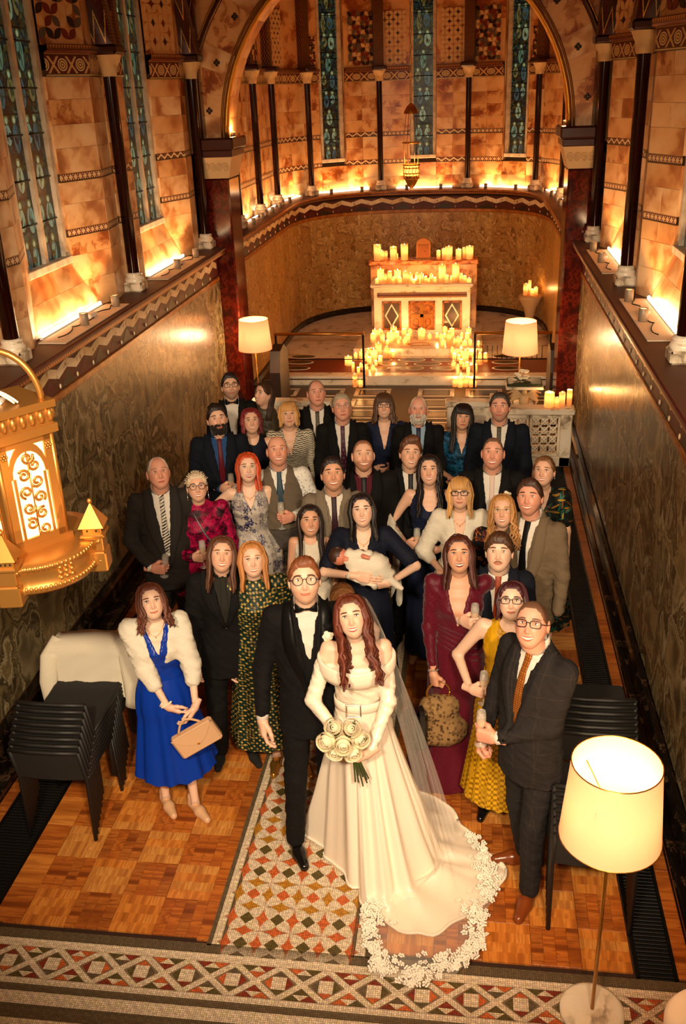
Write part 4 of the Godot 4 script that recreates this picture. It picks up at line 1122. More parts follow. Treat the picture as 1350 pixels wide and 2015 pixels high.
func build_apse() -> void:
	apse_path()
	var w := struct("wall_apse","rounded apse wall with golden marble slabs, zigzag band and columned upper arcade","wall")
	var F := apse
	var L := ap_l[ap_l.size() - 1]
	mould(w,"wall_core",F,0,L,60,[[0.03,-0.02],[0.03,2.3]],M.wall_core)
	mould(w,"wall_core",F,0,L,60,[[0.4,2.2],[0.4,6.3]],M.wall_core)
	# slabs
	var n := 29
	for k in n:
		var s0 := L * k / n; var s1 := L * (k + 1) / n
		var pc := 1 if absf(s0 - L / 2) > 3.2 else 2
		for row in 2:
			var y0 := 0.14 if row == 0 else 1.12; var y1 := 1.12 if row == 0 else 1.93
			var b := B.new()
			var off := Vector2(rng.randf() * 3,rng.randf() * 3)
			for q in pc:
				var sa := lerpf(s0,s1,float(q) / pc); var sb := lerpf(s0,s1,float(q + 1) / pc)
				var sm := (sa + sb) / 2
				b.slab(F.call(sa,y0,0),F.call(sb,y0,0),F.call(sb,y1,0),F.call(sa,y1,0),F.call(sm,0,0.025) - F.call(sm,0,0),0.0006,0.0012,off + Vector2(q * 0.23,0))
			mi(w,"marble_slab",b.done(),M.apse_marble if (k + row) % 2 else M.apse_marble_b)
	mould(w,"plinth",F,0,L,50,[[-0.03,0.0],[-0.03,0.22],[0.0,0.24]],M.black_marble)
	mould(w,"border_strip",F,0,L,60,[[0.0,1.925],[-0.014,1.935],[-0.014,1.985],[0,1.99]],M.siena,1.0)
	mould(w,"zigzag_ground",F,0,L,60,[[0.002,1.985],[0.002,2.22]],M.rosso,1.0)
	zigzag(w,F,0.0,L,39,1.99,2.205,-0.003)
	mould(w,"cove",F,0,L,60,[[0.0,2.205],[-0.05,2.215],[-0.09,2.25]],M.dark_wood)
	mould(w,"gilt_moulding",F,0,L,60,[[-0.09,2.25],[-0.15,2.262],[-0.15,2.30]],M.gilt_mould,3.0)
	mould(w,"ledge_lip",F,0,L,60,[[-0.15,2.30],[-0.17,2.305],[-0.17,2.33],[-0.15,2.335]],M.siena,1.0)
	mould(w,"ledge",F,0,L,60,[[-0.15,2.334],[0.42,2.334]],M.ledge)
	# upper wall
	var wins := [s_near(-1.52,-17.8),s_near(0.0,-18.15),s_near(1.52,-17.8)]
	var cols := [s_near(-2.19,-13.2),s_near(-2.19,-14.6),s_near(-2.19,-15.95),s_near(-1.86,-17.35),s_near(-0.76,-18.1),s_near(0.76,-18.1),s_near(1.86,-17.35),s_near(2.19,-15.95),s_near(2.19,-14.6),s_near(2.19,-13.2)]
	var cuts := [0.02]
	for c in cols:
		cuts.append(c)
	cuts.append(L - 0.02)
	for s in wins: cuts.append(s - 0.23); cuts.append(s + 0.23)
	cuts.sort()
	var courses := [2.335,2.56,2.78,2.86,3.06,3.25,3.33,3.53,3.73,3.93,4.16]
	for i in cuts.size() - 1:
		var a: float = cuts[i]; var c: float = cuts[i + 1]
		var in_win := false
		for s in wins:
			if (a + c) / 2 > s - 0.2 and (a + c) / 2 < s + 0.2: in_win = true
		var m := maxi(1,int(round((c - a) / 0.36)))
		for j in courses.size() - 1:
			var y0: float = courses[j]; var y1: float = courses[j + 1]
			if in_win and y0 > 2.8: continue
			if j == 2 or j == 5:
				if in_win: continue
				mould(w,"mosaic_band",F,a,c,m * 2,[[0.195,y0],[0.195,y1]],M.band_b if (i % 3 == 0) else M.band_a,1.8)
				continue
			for q in m:
				var sa := lerpf(a,c,float(q) / m); var sb := lerpf(a,c,float(q + 1) / m)
				var da := 0.2; var db := 0.2
				if in_win: da = 0.16; db = 0.16
				var b := B.new()
				var dt := 0.08 if in_win else 0.0
				var t0 := (y0 - 2.335) / 0.525 * dt; var t1 := (y1 - 2.335) / 0.525 * dt
				b.slab(F.call(sa,y0,da + t0),F.call(sb,y0,db + t0),F.call(sb,y1,db + t1),F.call(sa,y1,da + t1),F.call((sa + sb) / 2,0,0.25) - F.call((sa + sb) / 2,0,0.2),0.0008,0.002,Vector2(rng.randf() * 4,rng.randf() * 4))
				mi(w,"alabaster_block",b.done(),[M.alabaster_b,M.alabaster_c,M.alabaster,M.alabaster_b][rng.randi() % 4])
		if not in_win:
			mould(w,"frieze",F,a,c,m * 2,[[0.19,4.16],[0.18,4.17],[0.18,4.33]],M.frieze,2.0)
			mould(w,"gilt_moulding",F,a,c,m * 2,[[0.18,4.33],[0.14,4.345],[0.14,4.38],[0.2,4.39]],M.gilt_mould,3.0)
			mould(w,"wall_panel",F,a,c,m * 2,[[0.2,4.38],[0.2,6.3]],M.alabaster_b,0.6)
			if c - a > 0.3:
				var mp := (a + c) / 2
				var sz := minf(0.42,c - a - 0.1)
				var o: Vector3 = F.call(mp - sz / 2,4.42,0.185); var o2: Vector3 = F.call(mp + sz / 2,4.42,0.185)
				inlay(w,o,(o2 - o) / 3.0,Vector3(0,sz / 3.0,0),3,6,0 if i % 2 else 2)
	for i in wins.size():
		var s: float = wins[i]
		var at: Vector3 = F.call(s,0,0.30)
		var tg: Vector3 = (F.call(s + 0.02,0,0.3) - F.call(s - 0.02,0,0.3)).normalized()
		var out: Vector3 = (F.call(s,0,0) - F.call(s,0,0.3)).normalized()
		lancet(at,out,tg,0.21,2.90,6.0,1,["in the apse, left of the middle","in the middle of the apse","in the apse, right of the middle"][i])
		var bb := B.new()
		for e in [-1.0,1.0]: # reveals
			bb.face(F.call(s + e * 0.225,2.8,0.2),F.call(s + e * 0.225,2.8,0.34),F.call(s + e * 0.225,6.2,0.34),F.call(s + e * 0.225,6.2,0.2),F.call(s + e * 0.5,4,0.3))
		mi(w,"window_reveal",bb.done(),M.alabaster_c)
	for i in cols.size():
		var s: float = cols[i]
		var g := column(w,F.call(s,0,0.09),2.335,4.16,0.05)
		var t: Vector3 = F.call(s + 0.05,0,0.1) - F.call(s - 0.05,0,0.1)
		g.rotation.y = atan2(-t.z,t.x)
		var rows := []
		for k in 7:
			rows.append(PackedVector3Array([F.call(s - 0.085,4.41 + 0.3 * k,0.08),F.call(s + 0.085,4.41 + 0.3 * k,0.08)]))
		var rib := B.new(); rib.sheet(rows,false,3.0,22.0)
		for r in rows.size() - 1:
			rib.quad(rows[r][0],rows[r + 1][0],F.call(s - 0.085,rows[r + 1][0].y,0.25),F.call(s - 0.085,rows[r][0].y,0.25)); rib.quad(rows[r][1],rows[r + 1][1],F.call(s + 0.085,rows[r + 1][0].y,0.25),F.call(s + 0.085,rows[r][0].y,0.25))
		mi(w,"arch_rib",rib.done(),M.zig)
	# strip lights and small uplights round the apse ledge
	var mids := []
	for i in cols.size() - 1: mids.append([(cols[i] + cols[i + 1]) / 2,cols[i + 1] - cols[i]])
	for i in mids.size():
		var s: float = mids[i][0]; var ln: float = minf(1.0,mids[i][1] - 0.3)
		var p: Vector3 = F.call(s,2.34,0.11)
		var tg: Vector3 = (F.call(s + ln / 2,0,0.11) - F.call(s - ln / 2,0,0.11))
		var t := thing("strip_light","warm strip light on the apse ledge, %s from the left" % ordinal(i),"strip light",p,atan2(-tg.z,tg.x),"strip lights on the apse ledge")
		var b := B.new(); b.smooth(1)
		var h := tg.length() / 2
		b.tube(PackedVector3Array([Vector3(-h,0.018,0),Vector3(h,0.018,0)]),PackedFloat32Array([0.012]),8)
		mi(t,"light_tube",b.done(),glow("strip_glow",Color(1.0,0.88,0.7),7.0))
		var inward: Vector3 = F.call(s,0,0.11) - F.call(s,0,0.4)
		area(t,Vector3(0,0.035,0),Vector3(0,1,0.35 * signf(t.basis.z.dot(-inward))),Vector2(2 * h,0.05),Color(1.0,0.8,0.55),0.6)
		for q in 2:
			var s2 := s + (q - 0.5) * ln * 0.62
			var c := thing("spot_can","small uplight on the apse ledge, %s end of the %s strip light" % ["left" if q == 0 else "right",ordinal(i)],"uplight",F.call(s2,2.335,-0.01),0.0,"uplights on the apse ledge")
			spot_can(c,0.03,0.085)
			up_spot(c,Vector3(0,0.095,0),AMBER,0.3,-inward.normalized() * 0.3)

# ------------------------------------------------------------------ chancel floor,steps,altar,rails
func build_chancel() -> void:
	var f := struct("floor","chancel floor of framed marble tiles with marble steps","floor")
	var b := B.new(); b.box(Vector3(-2.19,-0.012,-13.5),Vector3(2.19,-0.001,-10.9)); mi(f,"mosaic_bed",b.done(),M.grey_tess)
	mat("strip_mosaic",Color.WHITE,0.4,0,T.band_a); mat("tile_olive",col8(84,66,34),0.3); mat("tile_red",col8(110,56,32),0.3,0,T.rosso,2.0); mat("tile_dark",col8(58,40,24),0.25)
	for i in 6:
		for j in 5:
			var cx := -1.85 + i * 0.68 + (0.24 if i > 2 else 0.0)
			var cz := -11.15 - j * 0.5
			for e in [[-0.26,-0.2,-0.19,0.19],[0.2,0.26,-0.19,0.19],[-0.26,0.26,-0.19,-0.14],[-0.26,0.26,0.14,0.19]]:
				var q := B.new()
				q.box(Vector3(cx + e[0],-0.003,cz + e[2]),Vector3(cx + e[1],0.001 + (0.0004 if e[0] + e[1] == 0 else 0.0),cz + e[3]))
				mi(f,"tile_frame",q.done(),M.pavonazzo)
			var q2 := B.new()
			q2.slab(Vector3(cx - 0.17,0.001,cz - 0.11),Vector3(cx + 0.17,0.001,cz - 0.11),Vector3(cx + 0.17,0.001,cz + 0.11),Vector3(cx - 0.17,0.001,cz + 0.11),Vector3(0,-0.005,0),0.001,0.001,Vector2(i,j))
			mi(f,"tile",q2.done(),[M.tile_red,M.tile_dark,M.tile_olive][(i + j * 2) % 3])
	for x in [-0.38,0.62]:
		b = B.new(); b.quad(Vector3(x - 0.1,0.0005,-13.5),Vector3(x - 0.1,0.0005,-10.9),Vector3(x + 0.1,0.0005,-10.9),Vector3(x + 0.1,0.0005,-13.5)); 
	# step and platform
	b = B.new(); b.bbox(Vector3(-2.19,-0.01,-18.3),Vector3(2.19,0.14,-13.52),0.012,Vector2(0.4,0.2)); mi(f,"step",b.done(),M.pavonazzo)
	for i in 5:
		for j in 3:
			var c := Vector3(-1.75 + i * 0.62,0.142,-13.95 - j * 0.34)
			if i > 0 and i < 4:
				c = Vector3(-0.42 + (i - 1) * 0.52 + (0.26 if j % 2 else 0.0) - 0.1,0.142,-13.95 - j * 0.24)
			elif i == 4: c.x = 1.45
			var q := B.new(); q.smooth(1)
			q.lathe(PackedVector2Array([pt(0.22,-0.001),pt(0.22,0.003),pt(0.19,0.003)]),c,20,Vector3(1,1,0.5))
			mi(f,"roundel_ring",q.done(),M.pavonazzo)
			q = B.new(); q.smooth(1)
			q.lathe(PackedVector2Array([pt(0.19,0.002),pt(0.0,0.002)]),c,20,Vector3(1,1,0.5))
			mi(f,"roundel",q.done(),[M.tile_red,M.tile_dark,M.tile_olive][(i + j) % 3])
	for e in [[-2.1,-0.62],[-0.58,0.98],[1.02,2.1]]:
		b = B.new(); b.box(Vector3(e[0],0.139,-14.55),Vector3(e[1],0.1415,-13.72)); mi(f,"mosaic_panel",b.done(),M.red_tess)
	b = B.new(); b.bbox(Vector3(-0.95,0.135,-16.4),Vector3(1.1,0.26,-14.66),0.012,Vector2(0.1,0.7)); mi(f,"step",b.done(),M.pavonazzo)
	b = B.new(); b.smooth(1); b.lathe(PackedVector2Array([pt(0.2,0),pt(0.2,0.003),pt(0.16,0.003),pt(0.15,0.0)]),Vector3(0.1,0.2602,-14.95),22,Vector3(1,1,0.5)); mi(f,"roundel_ring",b.done(),M.siena)
	altar()
	# rails
	for s in [-1,1]:
		var x0 := -1.95 if s < 0 else 0.95; var x1 := -0.62 if s < 0 else 2.05
		var r := thing("altar_rail","brass altar rail with grille on the %s of the altar steps" % ("left" if s < 0 else "right"),"rail",Vector3(0,0.0,-13.42))
		b = B.new(); b.smooth(1); b.tube(PackedVector3Array([Vector3(x0,0.80,0),Vector3(x1,0.80,0)]),PackedFloat32Array([0.022]),8); mi(r,"handrail",b.done(),M.brass)
		for x in [x0 + 0.02,x1 - 0.02]:
			b = B.new(); b.smooth(1); b.tube(PackedVector3Array([Vector3(x,0.0,0),Vector3(x,0.80,0)]),PackedFloat32Array([0.016]),8); mi(r,"post",b.done(),M.iron)
		for y in [0.42,0.12]:
			b = B.new(); b.smooth(1); b.tube(PackedVector3Array([Vector3(x0,y,0),Vector3(x1,y,0)]),PackedFloat32Array([0.007]),6); mi(r,"crossbar",b.done(),M.iron)
		if s > 0:
			for k in 14:
				b = B.new(); b.smooth(1); b.tube(PackedVector3Array([Vector3(x0 + 0.07 * k + 0.06,0.42,0),Vector3(x0 + 0.07 * k + 0.06,0.62,0)]),PackedFloat32Array([0.005]),5); mi(r,"baluster",b.done(),M.iron)
	# stalls
	for s in [-1,1]:
		var t := thing("bench_end","dark carved wooden stall end against the %s chancel pier" % ("left" if s < 0 else "right"),"stall",Vector3(-1.72 if s < 0 else 2.02,0,-12.55))
		b = B.new()
		var prof := [Vector2(-0.32,0),Vector2(0.32,0),Vector2(0.32,0.55),Vector2(0.2,0.82),Vector2(-0.05,0.86),Vector2(-0.32,0.72)]
		var poly := PackedVector3Array()
		for p in prof: poly.append(Vector3(-0.07,p.y,p.x))
		b.plate(poly,Vector3(0.14,0,0))
		mi(t,"end_panel",b.done(),M.dark_wood)
		b = B.new(); b.bbox(Vector3(-0.2 if s < 0 else -0.05,0.40,-0.3),Vector3(0.05 if s < 0 else 0.12,0.45,0.3),0.01); mi(t,"seat",b.done(),M.dark_wood)
	# marble screen,lattice and eagle lectern on the right
	pulpit()

func altar() -> void:
	var t := thing("altar","veined white marble altar with three inlaid panels on the steps","altar",Vector3(0.09,0.26,-15.85))
	var b := B.new()
	b.bbox(Vector3(-0.80,0.0,-0.2),Vector3(0.80,0.74,0.16),0.008,Vector2(0.3,0.1)); mi(t,"body",b.done(),M.pavonazzo)
	b = B.new(); b.bbox(Vector3(-0.84,0.79,-0.22),Vector3(0.84,0.845,0.30),0.012,Vector2(1.1,0.4)); mi(t,"altar_slab",b.done(),M.pavonazzo)
	b = B.new(); b.bbox(Vector3(-0.82,0.72,-0.2),Vector3(0.82,0.8,0.22),0.03,Vector2(0.6,0.4)); mi(t,"moulding",b.done(),M.pavonazzo)
	b = B.new(); b.bbox(Vector3(-0.74,0.60,0.15),Vector3(0.74,0.68,0.172),0.004); mi(t,"mosaic_strip",b.done(),mat("altar_strip",Color(0.8,0.7,0.55),0.4,0,T.band_a,3.0))
	for k in 3:
		var cx: float = [-0.5,0.0,0.5][k]; var hw: float = [0.13,0.19,0.13][k]
		var p := group_of(t,"panel")
		b = B.new()
		for e in [[-hw - 0.03,-hw,0.06,0.54],[hw,hw + 0.03,0.06,0.54],[-hw - 0.03,hw + 0.03,0.06,0.09],[-hw - 0.03,hw + 0.03,0.51,0.54]]:
			b.bbox(Vector3(cx + e[0],e[2],0.155),Vector3(cx + e[1],e[3],0.178),0.004)
		mi(p,"frame",b.done(),M.siena)
		b = B.new(); b.box(Vector3(cx - hw,0.09,0.156),Vector3(cx + hw,0.51,0.165)); mi(p,"field",b.done(),M.tile_dark if k != 1 else M.siena)
		if k != 1:
			b = B.new(); b.plate(PackedVector3Array([Vector3(cx - hw * 0.9,0.3,0.165),Vector3(cx,0.5,0.165),Vector3(cx + hw * 0.9,0.3,0.165),Vector3(cx,0.1,0.165)]),Vector3(0,0,0.004)); mi(p,"lozenge_border",b.done(),M.pavonazzo)
			b = B.new(); b.plate(PackedVector3Array([Vector3(cx - hw * 0.7,0.3,0.168),Vector3(cx,0.46,0.168),Vector3(cx + hw * 0.7,0.3,0.168),Vector3(cx,0.14,0.168)]),Vector3(0,0,0.004)); mi(p,"lozenge",b.done(),M.tile_red)
		else:
			b = B.new()
			b.bbox(Vector3(cx - 0.03,0.12,0.164),Vector3(cx + 0.03,0.48,0.171),0.003); b.bbox(Vector3(cx - 0.16,0.27,0.164),Vector3(cx + 0.16,0.33,0.171),0.003)
			for q in 4:
				var d := Vector3(cos(q * PI / 2) * 0.15,sin(q * PI / 2) * 0.17,0)
				b.ball(Vector3(cx,0.3,0.166) + d,Vector3(0.04,0.04,0.005),8,4)
			mi(p,"cross",b.done(),M.gold_dull)
			for q in 4:
				b = B.new(); b.smooth(1)
				var c := Vector3(cx + (0.1 if q % 2 else -0.1),0.19 if q < 2 else 0.41,0.165)
				var path := PackedVector3Array()
				for a in 17: path.append(c + Vector3(cos(a * TAU / 16) * 0.05,sin(a * TAU / 16) * 0.06,0.002))
				b.tube(path,PackedFloat32Array([0.006]),5)
				mi(p,"ring",b.done(),M.gold_dull)
	# retable behind
	b = B.new(); b.bbox(Vector3(-0.88,0.0,-0.42),Vector3(0.9,1.1,-0.2),0.01,Vector2(2,1)); mi(t,"retable",b.done(),M.alabaster_b)
	b = B.new(); b.bbox(Vector3(-0.9,1.08,-0.44),Vector3(0.92,1.16,-0.1),0.015,Vector2(2,2)); mi(t,"retable_shelf",b.done(),M.rosso_light if M.has("rosso_light") else mat("rosso_light",Color(1.0,0.8,0.66),0.3,0,T.alabaster2,2.0))
	var tb := thing("tabernacle","round topped golden brown tabernacle among the candles on the altar shelf","tabernacle",Vector3(0.10,1.42,-16.12))
	b = B.new()
	var poly := PackedVector3Array([Vector3(-0.115,0,0),Vector3(0.115,0,0)])
	for k in 9: poly.append(Vector3(cos(k * PI / 8) * 0.115,0.24 + sin(k * PI / 8) * 0.1,0))
	b.plate(poly,Vector3(0,0,0.1)); mi(tb,"body",b.done(),mat("tab_gold",col8(190,116,48),0.4,0.3))
	b = B.new(); b.bbox(Vector3(-0.09,0.02,0.098),Vector3(0.09,0.24,0.106),0.004); mi(tb,"door",b.done(),mat("tab_door",col8(168,98,40),0.4,0.3))
	b = B.new(); b.smooth(1); b.ball(Vector3(0.03,0.13,0.108),Vector3(0.008,0.008,0.006),8,6); mi(tb,"knob",b.done(),M.iron)

func lattice(parent: Node,a: Vector3,u: Vector3,v: Vector3,nx: int,ny: int) -> void:
	# pierced marble: frame with crossing bars and round bosses
	var nrm := u.cross(v).normalized() * 0.03
	var ul := u.length(); var b := B.new()
	for e in [[0.0,0.07,0.0,1.0],[0.93,1.0,0.0,1.0],[0.0,1.0,0.0,0.06],[0.0,1.0,0.92,1.0]]:
		b.plate(PackedVector3Array([a + u * e[0] + v * e[2],a + u * e[1] + v * e[2],a + u * e[1] + v * e[3],a + u * e[0] + v * e[3]]),nrm)
	mi(parent,"lattice_frame",b.done(),M.pavonazzo)
	var cu := u * 0.86 / nx; var cv := v * 0.86 / ny
	var o := a + u * 0.07 + v * 0.06
	for i in nx:
		for j in ny:
			var c := o + cu * (i + 0.5) + cv * (j + 0.5)
			b = B.new(); b.smooth(1)
			for s in [-1.0,1.0]: b.tube(PackedVector3Array([c - cu * 0.5 - cv * 0.5 * s,c + cu * 0.5 + cv * 0.5 * s]),PackedFloat32Array([0.011]),5)
			var path := PackedVector3Array()
			for k in 13: path.append(c + cu * 0.33 * cos(k * TAU / 12) + cv * 0.33 * sin(k * TAU / 12))
			b.tube(path,PackedFloat32Array([0.008]),5)
			mi(parent,"lattice_cell",b.done(),M.pavonazzo)
func pulpit() -> void:
	var t := thing("marble_screen","low white marble chancel screen with pierced lattice panels on the right","screen",Vector3(0,0,-10.45))
	var b := B.new()
	b.bbox(Vector3(0.66,0,0.02),Vector3(1.16,0.70,0.14),0.015,Vector2(0.2,0.5)); b.bbox(Vector3(0.64,0.70,0.0),Vector3(1.2,0.76,0.17),0.012); mi(t,"low_wall",b.done(),M.pavonazzo)
	b = B.new(); b.bbox(Vector3(0.72,0.1,0.135),Vector3(1.1,0.6,0.15),0.006); mi(t,"wall_panel",b.done(),M.grey_stone)
	b = B.new()
	b.bbox(Vector3(1.14,0,0.0),Vector3(1.24,0.82,0.2),0.01); b.bbox(Vector3(1.93,0,0.02),Vector3(2.06,0.7,0.18),0.01); b.bbox(Vector3(1.14,0.0,0.0),Vector3(2.06,0.12,0.18),0.01)
	mi(t,"post",b.done(),M.pavonazzo)
	b = B.new(); b.bbox(Vector3(1.2,0.62,0.0),Vector3(2.08,0.69,0.2),0.012,Vector2(1,1)); mi(t,"top_rail",b.done(),M.pavonazzo)
	lattice(t,Vector3(1.24,0.12,0.13),Vector3(0.34,0,0.03),Vector3(0,0.5,0),3,4)
	lattice(t,Vector3(1.59,0.12,0.15),Vector3(0.34,0,-0.05),Vector3(0,0.5,0),3,4)
	var e := thing("lectern","carved marble eagle lectern with green cushion top behind the screen","lectern",Vector3(1.53,0,-10.62))
	b = B.new(); b.smooth(1)
	b.lathe(PackedVector2Array([pt(0.0,0),pt(0.16,0),pt(0.16,0.05),pt(0.1,0.1),pt(0.08,0.5),pt(0.1,0.6),pt(0.12,0.66),pt(0,0.68)]),Vector3.ZERO,16); mi(e,"stem",b.done(),M.pavonazzo)
	b = B.new(); b.smooth(1)
	b.ball(Vector3(0,0.72,0.12),Vector3(0.06,0.09,0.05),12,8); b.ball(Vector3(0.0,0.82,0.16),Vector3(0.03,0.035,0.035),10,8)
	b.tube(PackedVector3Array([Vector3(0,0.82,0.18),Vector3(0,0.81,0.215)]),PackedFloat32Array([0.014,0.003]),6)
	mi(e,"eagle_body",b.done(),M.carved)
	for s in [-1,1]:
		b = B.new(); b.smooth(1)
		for k in 5: b.tube(PackedVector3Array([Vector3(s * 0.03,0.78,0.13),Vector3(s * (0.1 + 0.012 * k),0.84 - 0.03 * k,0.13),Vector3(s * (0.19 - 0.022 * k),0.80 - 0.05 * k,0.1)]),PackedFloat32Array([0.02,0.022,0.006]),6,0.5)
		mi(e,"wing",b.done(),M.carved)
	b = B.new(); b.bbox(Vector3(-0.21,0.85,-0.16),Vector3(0.21,0.885,0.17),0.01); mi(e,"top_slab",b.done(),M.pavonazzo)
	b = B.new(); b.bbox(Vector3(-0.2,0.885,-0.14),Vector3(0.2,0.92,0.16),0.016); mi(e,"cushion",b.done(),mat("green_cushion",col8(44,52,20),0.7))
	var fl := thing("flower_arrangement","small white flower bunch on the green lectern cushion","flowers",Vector3(1.50,0.918,-10.62))
	for k in 7:
		b = B.new(); b.smooth(1)
		var c := Vector3(cos(k * 2.4) * 0.055,0.04 + 0.028 * (k % 3),sin(k * 2.4) * 0.05)
		b.ball(c,Vector3(0.028,0.022,0.028),8,6)
		for q in 6: b.ball(c + Vector3(cos(q * 1.05) * 0.024,0.006,sin(q * 1.05) * 0.024),Vector3(0.015,0.011,0.015),6,4)
		mi(fl,"bloom",b.done(),mat("white_petal",col8(240,230,206),0.6))
	b = B.new(); b.smooth(1)
	for k in 6: b.tube(PackedVector3Array([Vector3(0,0,0),Vector3(cos(k * 1.1) * 0.06,0.03,sin(k * 1.1) * 0.06),Vector3(cos(k * 1.1) * 0.1,0.03,sin(k * 1.1) * 0.09)]),PackedFloat32Array([0.004,0.014,0.002]),5,0.3)
	mi(fl,"leaves",b.done(),mat("leaf_green",col8(58,74,30),0.6))
	var lw := thing("marble_screen","low white marble screen wall behind the guests on the left","screen",Vector3(0,0,-10.45))
	b = B.new(); b.bbox(Vector3(-1.6,0,0.02),Vector3(-0.7,0.70,0.14),0.015,Vector2(0.2,0.5)); mi(lw,"low_wall",b.done(),M.pavonazzo)
	b = B.new(); b.bbox(Vector3(-1.62,0.70,0.0),Vector3(-0.66,0.76,0.17),0.012); mi(lw,"coping",b.done(),M.pavonazzo)
	# bracket with candles on the right apse wall
	var cb := thing("wall_bracket","carved stone wall bracket holding candles right of the altar","bracket",Vector3(1.92,0.35,-16.75))
	b = B.new(); b.smooth(1)
	b.lathe(PackedVector2Array([pt(0.0,-0.35),pt(0.05,-0.3),pt(0.07,-0.1),pt(0.11,0.1),pt(0.2,0.26),pt(0.21,0.31),pt(0.19,0.32),pt(0.0,0.32)]),Vector3.ZERO,16); mi(cb,"bracket",b.done(),M.carved)

# ------------------------------------------------------------------ candles
var candle_mesh := {}
var candle_total := 0
func candle(at: Vector3,r: float,h: float,label: String,group: String) -> void:
	var t := thing("candle",label,"candle",at,rng.randf() * 6.0,group)
	if candle_mesh.is_empty():
		for k in 3:
			var b := B.new(); b.smooth(1)
			var rows := []
			var prof := [pt(0.0,0.0),pt(0.97,0.0),pt(1.0,0.02),pt(1.0,0.96),pt(0.95,0.995),pt(0.86,0.99),pt(0.75,0.93),pt(0.3,0.915),pt(0.0,0.91)]
			for p in prof:
				var row := PackedVector3Array()
				for q in 14:
					var a := TAU * q / 14
					var wob: float = (0.03 * sin(a * 2 + k * 2) + 0.02 * sin(a * 3 + k)) if p.y > 0.9 and p.x > 0.8 else 0.0
					row.append(Vector3(cos(a) * p.x,p.y + wob * (0.6 if k else 0.3),sin(a) * p.x))
				rows.append(row)
			b.sheet(rows,true)
			candle_mesh[k] = b.done()
		var f := B.new(); f.smooth(1)
		f.lathe(PackedVector2Array([pt(0.0005,0.0),pt(0.006,0.008),pt(0.0065,0.014),pt(0.003,0.026),pt(0.0003,0.034)]),Vector3.ZERO,8)
		candle_mesh["flame"] = f.done()
		var w := B.new(); w.smooth(1); w.tube(PackedVector3Array([Vector3.ZERO,Vector3(0.001,0.012,0)]),PackedFloat32Array([0.0015]),5); candle_mesh["wick"] = w.done()
		var wax := mat("candle_wax",col8(246,214,156),0.5)
		wax.backlight_enabled = true; wax.backlight = Color(1.0,0.82,0.56)
		glow("flame_glow",Color(1.0,0.85,0.55),14.0)
	var m := mi(t,"wax",candle_mesh[candle_total % 3],M.candle_wax)
	m.scale = Vector3(r,h,r)
	mi(t,"wick",candle_mesh.wick,M.iron).position = Vector3(0,h * 0.91,0)
	var fl := mi(t,"flame",candle_mesh.flame,M.flame_glow); fl.position = Vector3(0,h * 0.91 + 0.002,0)
	fl.scale = Vector3.ONE * clampf(r / 0.05,0.5,0.95)
	omni(t,Vector3(0,h * 0.66,0),Color(1.0,0.8,0.55),5.0 * r * r,0.008)
	if candle_total % 3 == 0: omni(t,Vector3(0,h * 0.91 + 0.02,0),Color(1.0,0.72,0.42),0.075,0.012)
	candle_total += 1
func size_word(r: float,h: float) -> String:
	return ("thick " if r > 0.045 else ("slim " if r < 0.029 else "")) + ("tall" if h > 0.17 else ("short" if h < 0.1 else "mid-height"))
func build_candles() -> void:
	var rows := [[CANDLES_RETABLE,1.42,"on the altar's upper shelf"],[CANDLES_ALTAR,1.105,"on the altar table top"],[CANDLES_PREDELLA,0.26,"on the upper altar step"],[CANDLES_STEP,0.14,"on the wide lower altar step"],[CANDLES_FLOOR,0.001,"on the floor before the altar steps"]]
	for r in rows:
		var arr: Array = r[0].duplicate()
		arr.sort_custom(func(a,b): return a[0] < b[0])
		for i in arr.size():
			var c: Array = arr[i]
			candle(Vector3(c[0],r[1],c[1]),c[2],c[3],"%s cream candle %s, %s from the left" % [size_word(c[2],c[3]),r[2],ordinal(i)],"candles " + r[2])
	var k := 0
	for c in [[-0.09,0.02,0.04,0.2],[0.02,0.05,0.03,0.11],[0.09,-0.02,0.035,0.13],[-0.02,-0.07,0.03,0.24]]:
		candle(Vector3(1.92 + c[0],0.671,-16.75 + c[1]),c[2],c[3],"lit cream candle on the wall bracket, %s from the left" % ordinal(k),"candles on the bracket"); k += 1
	k = 0
	for c in [[1.80,0.055,0.17],[1.885,0.026,0.11],[1.94,0.035,0.16],[2.02,0.03,0.19]]:
		candle(Vector3(c[0],0.70 if c[0] > 1.91 else 0.69,-10.36),c[1],c[2],"cream pillar candle on the end of the marble screen, %s from the left" % ordinal(k),"candles on the screen"); k += 1
func ordinal(i: int) -> String:
	var w := ["first","second","third","fourth","fifth","sixth","seventh","eighth","ninth","tenth","eleventh","twelfth","thirteenth","fourteenth","fifteenth","sixteenth","seventeenth","eighteenth","nineteenth","twentieth"]
	if i < 20: return w[i]
	return ["twenty","thirty","forty","fifty"][i / 10 - 2] + ("" if i % 10 == 9 else "-") + (w[i % 10] if true else "")

